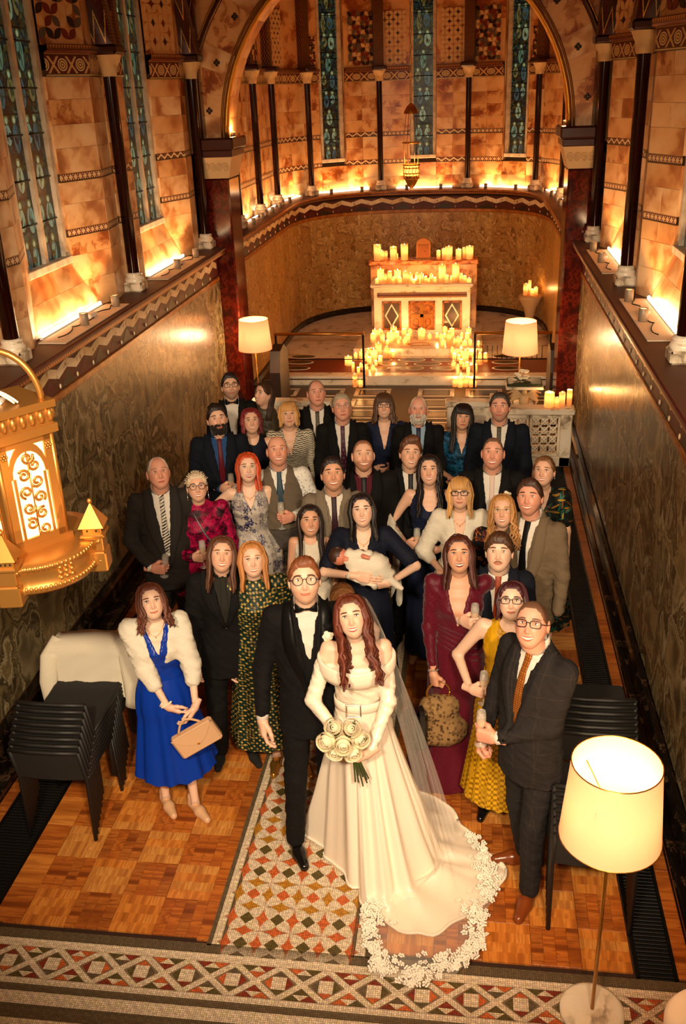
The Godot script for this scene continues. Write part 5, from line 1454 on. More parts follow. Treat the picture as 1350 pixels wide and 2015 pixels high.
# ------------------------------------------------------------------ lamps,lantern,chairs
func floor_lamp(at: Vector3,label: String,e: float) -> void:
	var t := thing("floor_lamp",label,"lamp",at,0.0,"floor lamps")
	var b := B.new(); b.smooth(1)
	b.lathe(PackedVector2Array([pt(0,0),pt(0.145,0),pt(0.15,0.006),pt(0.148,0.024),pt(0.13,0.03),pt(0,0.03)]),Vector3.ZERO,32); mi(t,"base",b.done(),mat("lamp_marble",Color(1,1,1),0.3,0,T.pavonazzo,1.0,true))
	b = B.new(); b.smooth(1); b.tube(PackedVector3Array([Vector3(0,0.03,0),Vector3(0,1.18,0)]),PackedFloat32Array([0.009]),10); mi(t,"pole",b.done(),M.brass)
	var top := 1.46; var bot := 1.08
	b = B.new(); b.smooth(1)
	b.lathe(PackedVector2Array([pt(0.212,bot),pt(0.182,top)]),Vector3.ZERO,40); 
	b.smooth(2); b.lathe(PackedVector2Array([pt(0.180,top),pt(0.210,bot)]),Vector3.ZERO,40)
	var sm := mat("lamp_shade",col8(238,194,154),0.8)
	sm.backlight_enabled = true; sm.backlight = Color(0.42,0.36,0.3)
	sm.emission_enabled = true; sm.emission = Color(1.0,0.68,0.44); sm.emission_energy_multiplier = 0.22
	mi(t,"lamp_shade",b.done(),sm)
	b = B.new(); b.smooth(1)
	for y in [[top,0.182],[bot,0.212]]:
		var path := PackedVector3Array()
		for k in 41: path.append(Vector3(cos(k * TAU / 40) * y[1],y[0],sin(k * TAU / 40) * y[1]))
		b.tube(path,PackedFloat32Array([0.003]),5)
	mi(t,"shade_rim",b.done(),M.brass)
	b = B.new(); b.smooth(1)
	for k in 3: b.tube(PackedVector3Array([Vector3(0,1.20,0),Vector3(cos(k * 2.09) * 0.19,1.34,sin(k * 2.09) * 0.19)]),PackedFloat32Array([0.003]),5)
	mi(t,"carrier",b.done(),M.brass)
	b = B.new(); b.smooth(1); b.lathe(PackedVector2Array([pt(0.016,1.16),pt(0.02,1.17),pt(0.02,1.21),pt(0.016,1.215),pt(0,1.22)]),Vector3.ZERO,12); mi(t,"socket",b.done(),M.brass)
	b = B.new(); b.smooth(1); b.ball(Vector3(0,1.26,0),Vector3(0.034,0.04,0.034),14,10); mi(t,"bulb",b.done(),glow("bulb_glow",Color(1.0,0.78,0.5),30.0))
	omni(t,Vector3(0,1.26,0),Color(1.0,0.8,0.58),e,0.03)

func build_furniture() -> void:
	floor_lamp(Vector3(1.55,0.001,-3.2),"tall brass floor lamp with cream drum shade in the near right corner",0.34)
	floor_lamp(Vector3(-1.78,0.0,-11.45),"brass floor lamp with cream shade before the left arch pier",0.5)
	floor_lamp(Vector3(1.5,0.0,-11.25),"brass floor lamp with cream shade behind the eagle lectern on the right",0.5)
	sanctuary_lamp()
	gold_lantern()
	chairs()
	# corner of a white armchair at the lower right edge
	var ac := thing("pouf","edge of a round white upholstered stool at the lower right corner","stool",Vector3(1.955,0.001,-2.82))
	var b := B.new(); b.smooth(1)
	b.lathe(PackedVector2Array([pt(0,0.5),pt(0.12,0.5),pt(0.165,0.485),pt(0.185,0.45),pt(0.18,0.36),pt(0.17,0.3),pt(0,0.3)]),Vector3.ZERO,36); mi(ac,"seat",b.done(),mat("white_uph",col8(232,222,206),0.8))
	b = B.new(); b.smooth(1); b.lathe(PackedVector2Array([pt(0,0.31),pt(0.11,0.31),pt(0.1,0.0),pt(0,0.0)]),Vector3.ZERO,30); mi(ac,"base",b.done(),M.dark_wood)

func sanctuary_lamp() -> void:
	var t := thing("hanging_lamp","pierced brass sanctuary lamp hanging on chains before the altar","lamp",Vector3(0.04,0,-14.0))
	var b := B.new(); b.smooth(1)
	b.lathe(PackedVector2Array([pt(0.0,2.72),pt(0.02,2.73),pt(0.06,2.78),pt(0.09,2.84),pt(0.1,2.90)]),Vector3.ZERO,16); mi(t,"bowl",b.done(),M.brass)
	b = B.new(); b.smooth(1)
	b.lathe(PackedVector2Array([pt(0.085,2.84),pt(0.1,2.90),pt(0.104,2.96),pt(0.09,3.03)]),Vector3.ZERO,16); mi(t,"lamp_glass",b.done(),glow("lamp_glass_glow",Color(1.0,0.6,0.22),5.0))
	b = B.new(); b.smooth(1)
	for y in [[2.86,0.098],[2.93,0.108],[3.0,0.105],[3.04,0.115]]:
		var ring := PackedVector3Array()
		for k in 25: ring.append(Vector3(cos(k * TAU / 24) * y[1],y[0],sin(k * TAU / 24) * y[1]))
		b.tube(ring,PackedFloat32Array([0.009]),6)
	mi(t,"band",b.done(),M.brass)
	b = B.new(); b.smooth(1)
	for k in 14:
		var a := k * TAU / 14
		var pth := PackedVector3Array()
		for q in 9: pth.append(Vector3(cos(a + 0.12 * sin(q * 1.6)) * 0.109,2.86 + 0.02 * q,sin(a + 0.12 * sin(q * 1.6)) * 0.109))
		b.tube(pth,PackedFloat32Array([0.006]),5)
	mi(t,"pierced_work",b.done(),M.brass)
	b = B.new(); b.smooth(1)
	var cr := PackedVector3Array()
	for k in 17: cr.append(Vector3(cos(k * TAU / 16) * 0.12,3.33,sin(k * TAU / 16) * 0.12))
	b.tube(cr,PackedFloat32Array([0.008]),6); mi(t,"hoop",b.done(),M.brass)
	for k in 4:
		var a := k * TAU / 4 + 0.4
		b = B.new(); b.smooth(1)
		b.tube(PackedVector3Array([Vector3(cos(a) * 0.1,3.03,sin(a) * 0.1),Vector3(cos(a) * 0.12,3.33,sin(a) * 0.12),Vector3(cos(a) * 0.07,3.72,sin(a) * 0.07)]),PackedFloat32Array([0.004]),5); mi(t,"chain",b.done(),M.brass)
	b = B.new(); b.smooth(1); b.lathe(PackedVector2Array([pt(0.1,3.70),pt(0.095,3.73),pt(0.06,3.79),pt(0.02,3.83),pt(0,3.84)]),Vector3.ZERO,16); mi(t,"canopy",b.done(),M.brass)
	for k in 30:
		b = B.new(); b.smooth(1)
		var y := 3.85 + k * 0.09
		var ring := PackedVector3Array()
		for q in 11: ring.append(Vector3(cos(q * TAU / 10) * 0.014 if k % 2 else 0.0,y + 0.045 + sin(q * TAU / 10) * 0.05,0.0 if k % 2 else cos(q * TAU / 10) * 0.014))
		b.tube(ring,PackedFloat32Array([0.005]),5); mi(t,"chain_link",b.done(),M.brass)
	omni(t,Vector3(0,2.94,0),AMBER,0.25,0.04)

func gold_lantern() -> void:
	var C := Vector3(-0.86,2.28,-3.28)
	var t := thing("gold_lantern","large gilded pierced lantern hanging at the near left with turrets on its tray","lantern",C,0.16)
	var gold := mat("lantern_gold",col8(198,142,70),0.36,0.75)
	# tray: round lobes between the turrets
	var outline := func(r: float) -> PackedVector3Array:
		var p := PackedVector3Array()
		for k in 96:
			var a := TAU * k / 96.0
			var q := fposmod(a + PI / 4,PI / 2) - PI / 4
			var rr := r * (0.93 + 0.07 * absf(sin(2 * a)))
			if absf(q) < 0.17: rr = r * 1.02 / maxf(0.9,cos(q))
			p.append(Vector3(cos(a) * rr,0,sin(a) * rr))
		return p
	var b := B.new(); b.smooth(1)
	var rows := []
	for e in [[0.0,0.10],[0.24,0.10],[0.29,0.098],[0.296,0.085],[0.28,0.07],[0.276,0.02],[0.285,0.005],[0.292,-0.01],[0.28,-0.025],[0.2,-0.03],[0.0,-0.03]]:
		var row := PackedVector3Array()
		for p in outline.call(e[0]): row.append(p + Vector3(0,e[1],0))
		rows.append(row)
	b.sheet(rows,true); mi(t,"tray",b.done(),gold)
	for y in [[0.29,0.088],[0.288,0.0]]:
		b = B.new(); b.smooth(1)
		var base: PackedVector3Array = outline.call(y[0])
		for k in 96: b.ball(base[k] + Vector3(0,y[1],0),Vector3(0.009,0.011,0.009),6,4)
		mi(t,"rope_moulding",b.done(),gold)
	for k in 4:
		var a := k * PI / 2
		var g := group_of(t,"turret"); g.position = Vector3(cos(a) * 0.275,0.02,sin(a) * 0.275); g.rotation.y = -a
		b = B.new(); b.bbox(Vector3(-0.045,-0.07,-0.045),Vector3(0.045,0.02,0.045),0.006); b.bbox(Vector3(-0.038,0.02,-0.038),Vector3(0.038,0.13,0.038),0.004); b.bbox(Vector3(-0.05,0.085,-0.05),Vector3(0.05,0.1,0.05),0.004); mi(g,"tower",b.done(),gold)
		b = B.new()
		for q in 4:
			var p0 := Vector3(cos(q * PI / 2 + PI / 4),0,sin(q * PI / 2 + PI / 4)) * 0.072; var p1 := Vector3(cos(q * PI / 2 + 3 * PI / 4),0,sin(q * PI / 2 + 3 * PI / 4)) * 0.072
			b.tri(p0 + Vector3(0,0.13,0),Vector3(0,0.225,0),p1 + Vector3(0,0.13,0))
		b.smooth(1); b.ball(Vector3(0,0.232,0),Vector3(0.01,0.012,0.01),8,6)
		mi(g,"spire",b.done(),gold)
		b = B.new(); b.smooth(1)
		for q in 8:
			var d := Vector3(0.039 if q < 4 else (-0.018 + 0.036 * (q % 2)),0.115,(-0.026 + 0.0175 * q) if q < 4 else (0.039 if q < 6 else -0.039))
			b.ball(d,Vector3(0.004,0.005,0.004),6,4)
		mi(g,"peephole",b.done(),M.iron)
		# raised ornament on the tray side between turrets
		b = B.new(); b.smooth(1)
		var am := a + PI / 4
		for q in 9:
			var off := Vector2((q % 3 - 1) * 0.09,(q / 3 - 1) * 0.022)
			b.ball(Vector3(cos(am + off.x) * 0.279,0.045 + off.y,sin(am + off.x) * 0.279),Vector3(0.011,0.009,0.011),8,5)
		mi(t,"boss",b.done(),gold)
	# lantern body: four pierced faces,corners towards the turrets
	var rc := 0.165; var h0 := 0.11; var h1 := 0.56
	for k in 4:
		var c0 := Vector3(cos(k * PI / 2),0,sin(k * PI / 2)) * rc; var c1 := Vector3(cos((k + 1) * PI / 2),0,sin((k + 1) * PI / 2)) * rc
		var u := (c1 - c0).normalized(); var nrm := (c0 + c1).normalized(); var W := (c1 - c0).length()
		var g := group_of(t,"lantern_face")
		var P := func(x: float,y: float,d: float) -> Vector3: return c0 + u * (x * W) + Vector3(0,h0 + y * (h1 - h0),0) + nrm * d
		b = B.new()
		for e in [[0.0,0.16,0.0,1.0],[0.84,1.0,0.0,1.0],[0.0,1.0,0.0,0.09],[0.0,1.0,0.93,1.0]]:
			b.plate(PackedVector3Array([P.call(e[0],e[2],-0.004),P.call(e[1],e[2],-0.004),P.call(e[1],e[3],-0.004),P.call(e[0],e[3],-0.004)]),nrm * 0.012)
		# arched head
		for q in 10:
			var a0 := PI * q / 10; var a1 := PI * (q + 1) / 10
			for s in [1]:
				b.plate(PackedVector3Array([P.call(0.5 + cos(a0) * 0.30,0.66 + sin(a0) * 0.22,0),P.call(0.5 + cos(a1) * 0.30,0.66 + sin(a1) * 0.22,0),P.call(0.5 + cos(a1) * 0.36,0.66 + sin(a1) * 0.30,0),P.call(0.5 + cos(a0) * 0.36,0.66 + sin(a0) * 0.30,0)]),nrm * 0.006)
		for x in [0.225,0.775]: b.plate(PackedVector3Array([P.call(x - 0.022,0.09,0),P.call(x + 0.022,0.09,0),P.call(x + 0.022,0.66,0),P.call(x - 0.022,0.66,0)]),nrm * 0.006)
		mi(g,"frame",b.done(),gold)
		b = B.new(); b.smooth(1)
		for q in 10: # scrolls
			var cx := 0.5 + (0.11 if q % 2 else -0.11); var cy := 0.14 + 0.075 * q
			if cy > 0.8: cx = 0.5
			var path := PackedVector3Array()
			for s in 16:
				var a := s * 0.55 * (1 if q % 2 else -1) + q
				var rr := 0.115 * (1.0 - s / 20.0)
				path.append(P.call(cx + cos(a) * rr,cy + sin(a) * rr * 0.5,0.003))
			b.tube(path,PackedFloat32Array([0.006]),5)
		b.tube(PackedVector3Array([P.call(0.5,0.09,0.003),P.call(0.5,0.88,0.003)]),PackedFloat32Array([0.0035]),5)
		mi(g,"filigree",b.done(),gold)
		b = B.new(); b.smooth(1)
		for e in [[0.1,0.88],[0.9,0.88]]:
			var c: Vector3 = P.call(e[0],e[1],0.01)
			b.ball(c,Vector3(0.006,0.006,0.006),8,5)
			for q in 6: b.ball(c + u * cos(q * 1.047) * 0.011 + Vector3(0,sin(q * 1.047) * 0.011,0),Vector3(0.006,0.006,0.006),6,4)
		mi(g,"rosette",b.done(),gold)
		b = B.new()
		b.quad(P.call(0.14,0.08,-0.012),P.call(0.14,0.95,-0.012),P.call(0.86,0.95,-0.012),P.call(0.86,0.08,-0.012))
		mi(g,"lantern_glass",b.done(),glow("lantern_glow",Color(1.0,0.86,0.6),1.8))
	b = B.new(); b.smooth(1)
	for k in 4: b.tube(PackedVector3Array([Vector3(cos(k * PI / 2),h0 / rc,sin(k * PI / 2)) * rc,Vector3(cos(k * PI / 2),h1 / rc,sin(k * PI / 2)) * rc]),PackedFloat32Array([0.011]),8)
	mi(t,"corner_post",b.done(),gold)
	b = B.new()
	for e in [[0.19,0.10,0.125],[0.2,0.555,0.59],[0.185,0.585,0.66],[0.205,0.655,0.685]]:
		var sq := PackedVector3Array()
		for k in 4: sq.append(Vector3(cos(k * PI / 2) * e[0],e[1],sin(k * PI / 2) * e[0]))
		b = B.new(); b.plate(sq,Vector3(0,e[2] - e[1],0)); mi(t,"cornice",b.done(),gold)
	b = B.new(); b.smooth(1)
	for k in 4:
		for q in 7:
			var c := Vector3(cos(k * PI / 2),0,sin(k * PI / 2)).lerp(Vector3(cos((k + 1) * PI / 2),0,sin((k + 1) * PI / 2)),(q + 0.5) / 7.0) * 0.193
			b.ball(c + Vector3(0,0.625,0),Vector3(0.014,0.026,0.014),8,6)
	mi(t,"cresting",b.done(),gold)
	b = B.new(); b.smooth(1)
	var arc := PackedVector3Array()
	for k in 25: arc.append(Vector3(cos(PI * k / 24) * 0.155,0.68 + sin(PI * k / 24) * 0.2,0))
	b.tube(arc,PackedFloat32Array([0.013]),8); mi(t,"handle",b.done(),gold)
	b = B.new(); b.smooth(1)
	for q in 2:
		var wire := PackedVector3Array()
		for k in 13: wire.append(Vector3(-0.1 + 0.015 * k,0.69 + 0.05 * sin(PI * k / 12.0) + 0.01 * q,0.05 + 0.04 * q))
		b.tube(wire,PackedFloat32Array([0.005]),6)
	mi(t,"cable",b.done(),M.white_plastic)
	b = B.new(); b.bbox(Vector3(-0.08,0.685,0.0),Vector3(0.02,0.70,0.06),0.003); mi(t,"driver_box",b.done(),M.white_plastic)
	b = B.new(); b.smooth(1); b.ball(Vector3(0,0.33,0),Vector3(0.04,0.06,0.04),10,8); mi(t,"bulb",b.done(),glow("bulb_glow",Color(1.0,0.78,0.5),30.0))
	omni(t,Vector3(0,0.33,0),Color(1.0,0.72,0.42),0.35,0.04)
	omni(t,Vector3(0.30,0.36,0.30),Color(1.0,0.66,0.34),0.03,0.1)  # added fill lamp outside the lantern,brightens its gilded faces

func make_chair() -> Node3D:
	var t := thing("stacking_chair","","chair")
	var black := mat("chair_black",col8(20,18,17),0.55)
	var mesh := mat("chair_mesh",col8(26,23,21),0.8)
	var b := B.new(); b.bbox(Vector3(-0.21,0.43,-0.21),Vector3(0.21,0.455,0.2),0.01); mi(t,"seat",b.done(),mesh)
	b = B.new(); b.smooth(1)
	var rows := []
	for k in 5:
		var y := 0.43 + 0.055 * k
		var z := -0.205 - 0.012 * k
		rows.append(PackedVector3Array([Vector3(-0.2,y,z),Vector3(-0.07,y,z - 0.015),Vector3(0.07,y,z - 0.015),Vector3(0.2,y,z)]))
	b.sheet(rows)
	var r2 := []
	for r in rows:
		var q := PackedVector3Array()
		for i in range(3,-1,-1): q.append(r[i] + Vector3(0,0,0.012))
		r2.append(q)
	b.sheet(r2)
	mi(t,"backrest",b.done(),mesh)
	for s in [-1,1]:
		b = B.new(); b.smooth(1); b.tube(PackedVector3Array([Vector3(s * 0.205,0.66,-0.255),Vector3(s * 0.205,0.43,-0.205),Vector3(s * 0.205,0.0,-0.225)]),PackedFloat32Array([0.012]),8); mi(t,"leg",b.done(),black)
		b = B.new(); b.smooth(1); b.tube(PackedVector3Array([Vector3(s * 0.205,0.43,0.19),Vector3(s * 0.21,0.0,0.215)]),PackedFloat32Array([0.012]),8); mi(t,"leg",b.done(),black)
		b = B.new(); b.smooth(1); b.tube(PackedVector3Array([Vector3(s * 0.207,0.435,0.195),Vector3(s * 0.207,0.435,-0.205)]),PackedFloat32Array([0.012]),8); mi(t,"seat_rail",b.done(),black)
	b = B.new(); b.smooth(1); b.tube(PackedVector3Array([Vector3(-0.205,0.66,-0.256),Vector3(-0.07,0.662,-0.27),Vector3(0.07,0.662,-0.27),Vector3(0.205,0.66,-0.256)]),PackedFloat32Array([0.014]),8); mi(t,"top_rail",b.done(),black)
	return t
func chairs() -> void:
	var proto: Node3D = null
	# turn 0: the chair looks towards the gallery (+z); PI: towards the altar
	for s in [[Vector3(-1.43,0,-4.30),PI,8,"nearest left stack"],[Vector3(-1.46,0,-4.82),0.06,7,"stack under the white cardigan"],[Vector3(1.585,0,-3.90),PI,7,"stack behind the near floor lamp"],[Vector3(1.68,0,-4.72),PI,6,"farther right stack"]]:
		for k in s[2]:
			var c: Node3D
			if proto == null: proto = make_chair(); c = proto
			else:
				c = proto.duplicate(); c.name = numbered("stacking_chair"); add_child(c)
			var fwd := Vector3(sin(s[1]),0,cos(s[1]))
			c.position = s[0] + Vector3(0,0.028 * k,0) + fwd * 0.026 * k
			c.rotation.y = s[1]
			c.set_meta("category","chair")
			c.set_meta("label","black stacking chair, %s from the bottom, %s" % [ordinal(k),s[3]])
			c.set_meta("group","stacked black chairs")
	# cardigan over the back of the second left stack
	var cd := thing("cardigan","white knitted cardigan hung over the chair backs on the left","cardigan",Vector3(-1.45,0.0,-4.925),0.06)
	var wool := mat("white_wool",col8(236,224,200),0.95,0,T.cloth_fine,8.0,true)
	var b := B.new(); b.smooth(1)
	var rows := []
	for i in 15:
		var a := i / 14.0
		var row := PackedVector3Array()
		for j in 15:
			var x := -0.235 + 0.47 * j / 14.0
			var y: float; var z: float
			if a < 0.2: y = 0.62 + 0.24 * a / 0.2; z = -0.09
			elif a < 0.32:
				var q := (a - 0.2) / 0.12 * PI
				y = 0.86 + 0.045 * sin(q); z = -0.09 + 0.11 * (1 - cos(q)) * 0.9
			else: y = 0.86 - (a - 0.32) / 0.68 * (0.34 + 0.02 * sin(j * 0.9)); z = 0.11 + 0.05 * (a - 0.32) + 0.012 * sin(j * 1.3 + i * 0.5) * (a - 0.3)
			row.append(Vector3(x * (1.0 + 0.06 * sin(a * 5)),y - 0.02 * pow(absf(x) / 0.235,2.0),z + 0.006 * sin(i * 1.7 + j)))
		rows.append(row)
	b.sheet(rows); mi(cd,"body",b.done(),wool)
	for s in [-1,1]:
		b = B.new(); b.smooth(1)
		b.tube(PackedVector3Array([Vector3(s * 0.2,0.88,0.03),Vector3(s * 0.255,0.78,0.1),Vector3(s * 0.275,0.62,0.14),Vector3(s * 0.27,0.5,0.15),Vector3(s * 0.255,0.42 if s < 0 else 0.45,0.15)]),PackedFloat32Array([0.05,0.062,0.058,0.052,0.05]),12,0.6); mi(cd,"sleeve",b.done(),wool)
	var nb := thing("phone","small clear plastic packet left on the stacked chair seat","packet",Vector3(-1.30,0.625,-4.62),0.4)
	b = B.new(); b.bbox(Vector3(-0.05,0,-0.035),Vector3(0.05,0.012,0.035),0.004); mi(nb,"packet",b.done(),mat("packet",col8(90,92,70),0.2))

# ------------------------------------------------------------------ people: a distance field meshed as surface nets
class Field:
	var o: Vector3
	var h: float
	var nx: int
	var ny: int
	var nz: int
	var f := PackedFloat32Array()
	func _init(lo: Vector3,hi: Vector3,cell: float) -> void:
		o = lo; h = cell
		nx = int((hi.x - lo.x) / cell) + 2; ny = int((hi.y - lo.y) / cell) + 2; nz = int((hi.z - lo.z) / cell) + 2
		f.resize(nx * ny * nz); f.fill(1.0)
	# rows of [y,half width,half depth,z,x]
	func torso(tab: Array,grow := 0.0,k := 0.02) -> void:
		var y0: float = tab[0][0]; var y1: float = tab[tab.size() - 1][0]
		for iy in ny:
			var y := o.y + iy * h
			if y < y0 - 2.5 * h or y > y1 + 2.5 * h: continue
			var r := 0
			while r < tab.size() - 2 and tab[r + 1][0] < y: r += 1
			var A: Array = tab[r]; var C: Array = tab[r + 1]
			var t := clampf((y - A[0]) / (C[0] - A[0]),0.0,1.0)
			t = t * t * (3.0 - 2.0 * t) * 0.5 + t * 0.5
			var w: float = lerpf(A[1],C[1],t) + grow; var d: float = lerpf(A[2],C[2],t) + grow
			var cz: float = lerpf(A[3],C[3],t); var cx: float = lerpf(A[4],C[4],t) if A.size() > 4 else 0.0
			var cap := maxf(y0 - y,y - y1)
			var mn := minf(w,d)
			var iw := 1.0 / w; var idd := 1.0 / d
			for iz in nz:
				var qz := (o.z + iz * h - cz) * idd
				qz *= qz
				var i := (iy * nz + iz) * nx
				for ix in nx:
					var qx := (o.x + ix * h - cx) * iw
					var v := maxf((sqrt(qx * qx + qz) - 1.0) * mn,cap)
					var c := f[i + ix]
					var e := maxf(k - absf(c - v),0.0)
					f[i + ix] = minf(c,v) - e * e * 0.25 / k
	func capsule(a: Vector3,b: Vector3,ra: float,rb: float,k := 0.03,sz := 1.0) -> void:
		var m := maxf(ra,rb) + maxf(k,h * 2.5)
		var lo := (a.min(b) - Vector3.ONE * m - o) / h; var hi := (a.max(b) + Vector3.ONE * m - o) / h
		var ab := b - a; var il := 1.0 / maxf(ab.length_squared(),1e-8)
		for iy in range(maxi(0,int(lo.y)),mini(ny,int(hi.y) + 2)):
			for iz in range(maxi(0,int(lo.z)),mini(nz,int(hi.z) + 2)):
				var i := (iy * nz + iz) * nx
				for ix in range(maxi(0,int(lo.x)),mini(nx,int(hi.x) + 2)):
					var p := Vector3(o.x + ix * h,o.y + iy * h,o.z + iz * h) - a
					var t := clampf(p.dot(ab) * il,0.0,1.0)
					var q := p - ab * t
					q.z *= sz
					var v := q.length() - lerpf(ra,rb,t)
					var c := f[i + ix]
					var e := maxf(k - absf(c - v),0.0)
					f[i + ix] = minf(c,v) - e * e * 0.25 / k
	# front notch: V from y0 upwards,half width s per metre,only where z > zb
	func notch(y0: float,s: float,x0: float,zb: float,lean := 0.0) -> void:
		for iy in ny:
			var y := o.y + iy * h
			if y < y0 - 2 * h: continue
			var hw := (y - y0) * s
			for iz in nz:
				var z := o.z + iz * h - zb
				if z < -2 * h: continue
				for ix in nx:
					var i := (iy * nz + iz) * nx + ix
					f[i] = maxf(f[i],minf(hw - absf(o.x + ix * h - x0 - (y - y0) * lean),z))
	func hollow_ball(c: Vector3,r: Vector3) -> void:
		var mn := minf(r.x,minf(r.y,r.z))
		for iy in ny:
			for iz in nz:
				for ix in nx:
					var i := (iy * nz + iz) * nx + ix
					var q := (Vector3(o.x + ix * h,o.y + iy * h,o.z + iz * h) - c) / r
					f[i] = maxf(f[i],(1.0 - q.length()) * mn)
	func top(y1: float,slope := 0.0,zslope := 0.0) -> void:
		for iy in ny:
			for iz in nz:
				for ix in nx:
					var i := (iy * nz + iz) * nx + ix
					f[i] = maxf(f[i],o.y + iy * h - y1 - slope * (o.x + ix * h) - zslope * (o.z + iz * h))
	func front(x: float,y: float) -> float:
		var ix := clampi(int((x - o.x) / h),0,nx - 2); var iy := clampi(int((y - o.y) / h),0,ny - 2)
		var tx := clampf((x - o.x) / h - ix,0,1); var ty := clampf((y - o.y) / h - iy,0,1)
		var prev := 1.0
		for iz in range(nz - 1,-1,-1):
			var i := (iy * nz + iz) * nx + ix
			var j := i + nz * nx
			var v := lerpf(lerpf(f[i],f[i + 1],tx),lerpf(f[j],f[j + 1],tx),ty)
			if v <= 0.0:
				return o.z + (iz + (v / (v - prev) if prev - v > 1e-6 else 0.0) * -1.0) * h + 0.0 if false else o.z + (iz + clampf(-v / maxf(prev - v,1e-6),0,1)) * h
			prev = v
		return -9.0
	func mesh_into(V: PackedVector3Array,N: PackedVector3Array,I: PackedInt32Array) -> Array:
		var id := PackedInt32Array(); id.resize(f.size()); id.fill(-1)
		var sy := nz * nx; var sz := nx
		var lim := h * 2.3
		var cells := PackedInt32Array()
		for iy in ny - 1:
			for iz in nz - 1:
				var i := (iy * nz + iz) * nx
				for ix in nx - 1:
					var a := f[i]
					if a < lim and a > -lim:
						var b := f[i + 1]; var c := f[i + sz]; var d := f[i + sz + 1]
						var e := f[i + sy]; var g := f[i + sy + 1]; var k := f[i + sy + sz]; var m := f[i + sy + sz + 1]
						var cnt := int(a < 0) + int(b < 0) + int(c < 0) + int(d < 0) + int(e < 0) + int(g < 0) + int(k < 0) + int(m < 0)
						if cnt > 0 and cnt < 8:
							var s := Vector3.ZERO; var n := 0
							if (a < 0) != (b < 0): s += Vector3(a / (a - b),0,0); n += 1
							if (c < 0) != (d < 0): s += Vector3(c / (c - d),0,1); n += 1
							if (e < 0) != (g < 0): s += Vector3(e / (e - g),1,0); n += 1
							if (k < 0) != (m < 0): s += Vector3(k / (k - m),1,1); n += 1
							if (a < 0) != (c < 0): s += Vector3(0,0,a / (a - c)); n += 1
							if (b < 0) != (d < 0): s += Vector3(1,0,b / (b - d)); n += 1
							if (e < 0) != (k < 0): s += Vector3(0,1,e / (e - k)); n += 1
							if (g < 0) != (m < 0): s += Vector3(1,1,g / (g - m)); n += 1
							if (a < 0) != (e < 0): s += Vector3(0,a / (a - e),0); n += 1
							if (b < 0) != (g < 0): s += Vector3(1,b / (b - g),0); n += 1
							if (c < 0) != (k < 0): s += Vector3(0,c / (c - k),1); n += 1
							if (d < 0) != (m < 0): s += Vector3(1,d / (d - m),1); n += 1
							id[i] = V.size(); cells.append(i)
							V.append(o + (Vector3(ix,iy,iz) + s / n) * h)
							N.append(Vector3(b + d + g + m - a - c - e - k,e + g + k + m - a - b - c - d,c + d + k + m - a - b - e - g).normalized())
					i += 1
		for i in cells:
			var a := f[i] < 0
			if (f[i + 1] < 0) != a and i - sy - sz >= 0: _quad(I,id[i],id[i - sy],id[i - sy - sz],id[i - sz],a)
			if (f[i + sy] < 0) != a and i - sz - 1 >= 0: _quad(I,id[i],id[i - sz],id[i - sz - 1],id[i - 1],a)
			if (f[i + sz] < 0) != a and i - sy - 1 >= 0: _quad(I,id[i],id[i - 1],id[i - 1 - sy],id[i - sy],a)
		return [V,N,I]
	func _quad(I: PackedInt32Array,a: int,b: int,c: int,d: int,flip: bool) -> void:
		if a < 0 or b < 0 or c < 0 or d < 0: return
		if not flip: I.append(a); I.append(b); I.append(c); I.append(a); I.append(c); I.append(d)
		else: I.append(a); I.append(c); I.append(b); I.append(a); I.append(d); I.append(c)
	# wr: depth of cloth folds in metres
	func mesh(wr := 0.0) -> ArrayMesh:
		var r := mesh_into(PackedVector3Array(),PackedVector3Array(),PackedInt32Array())
		if wr > 0.0:
			var n := FastNoiseLite.new(); n.frequency = 1.0; n.fractal_octaves = 2; n.seed = int(o.x * 1000)
			var V: PackedVector3Array = r[0]; var N: PackedVector3Array = r[1]
			for i in V.size():
				var p := V[i] * Vector3(11,17,11) + Vector3(V[i].y * 9,V[i].x * 10,0)
				var a := n.get_noise_3dv(p)
				var g := Vector3(n.get_noise_3dv(p + Vector3(0.15,0,0)) - a,n.get_noise_3dv(p + Vector3(0,0.15,0)) - a,n.get_noise_3dv(p + Vector3(0,0,0.15)) - a) / 0.15 * Vector3(11,17,11)
				V[i] += N[i] * wr * a
				N[i] = (N[i] - wr * (g - N[i] * g.dot(N[i]))).normalized()
			r[0] = V; r[1] = N
		return Flesh.make(r[0],r[1],r[2],PackedColorArray())

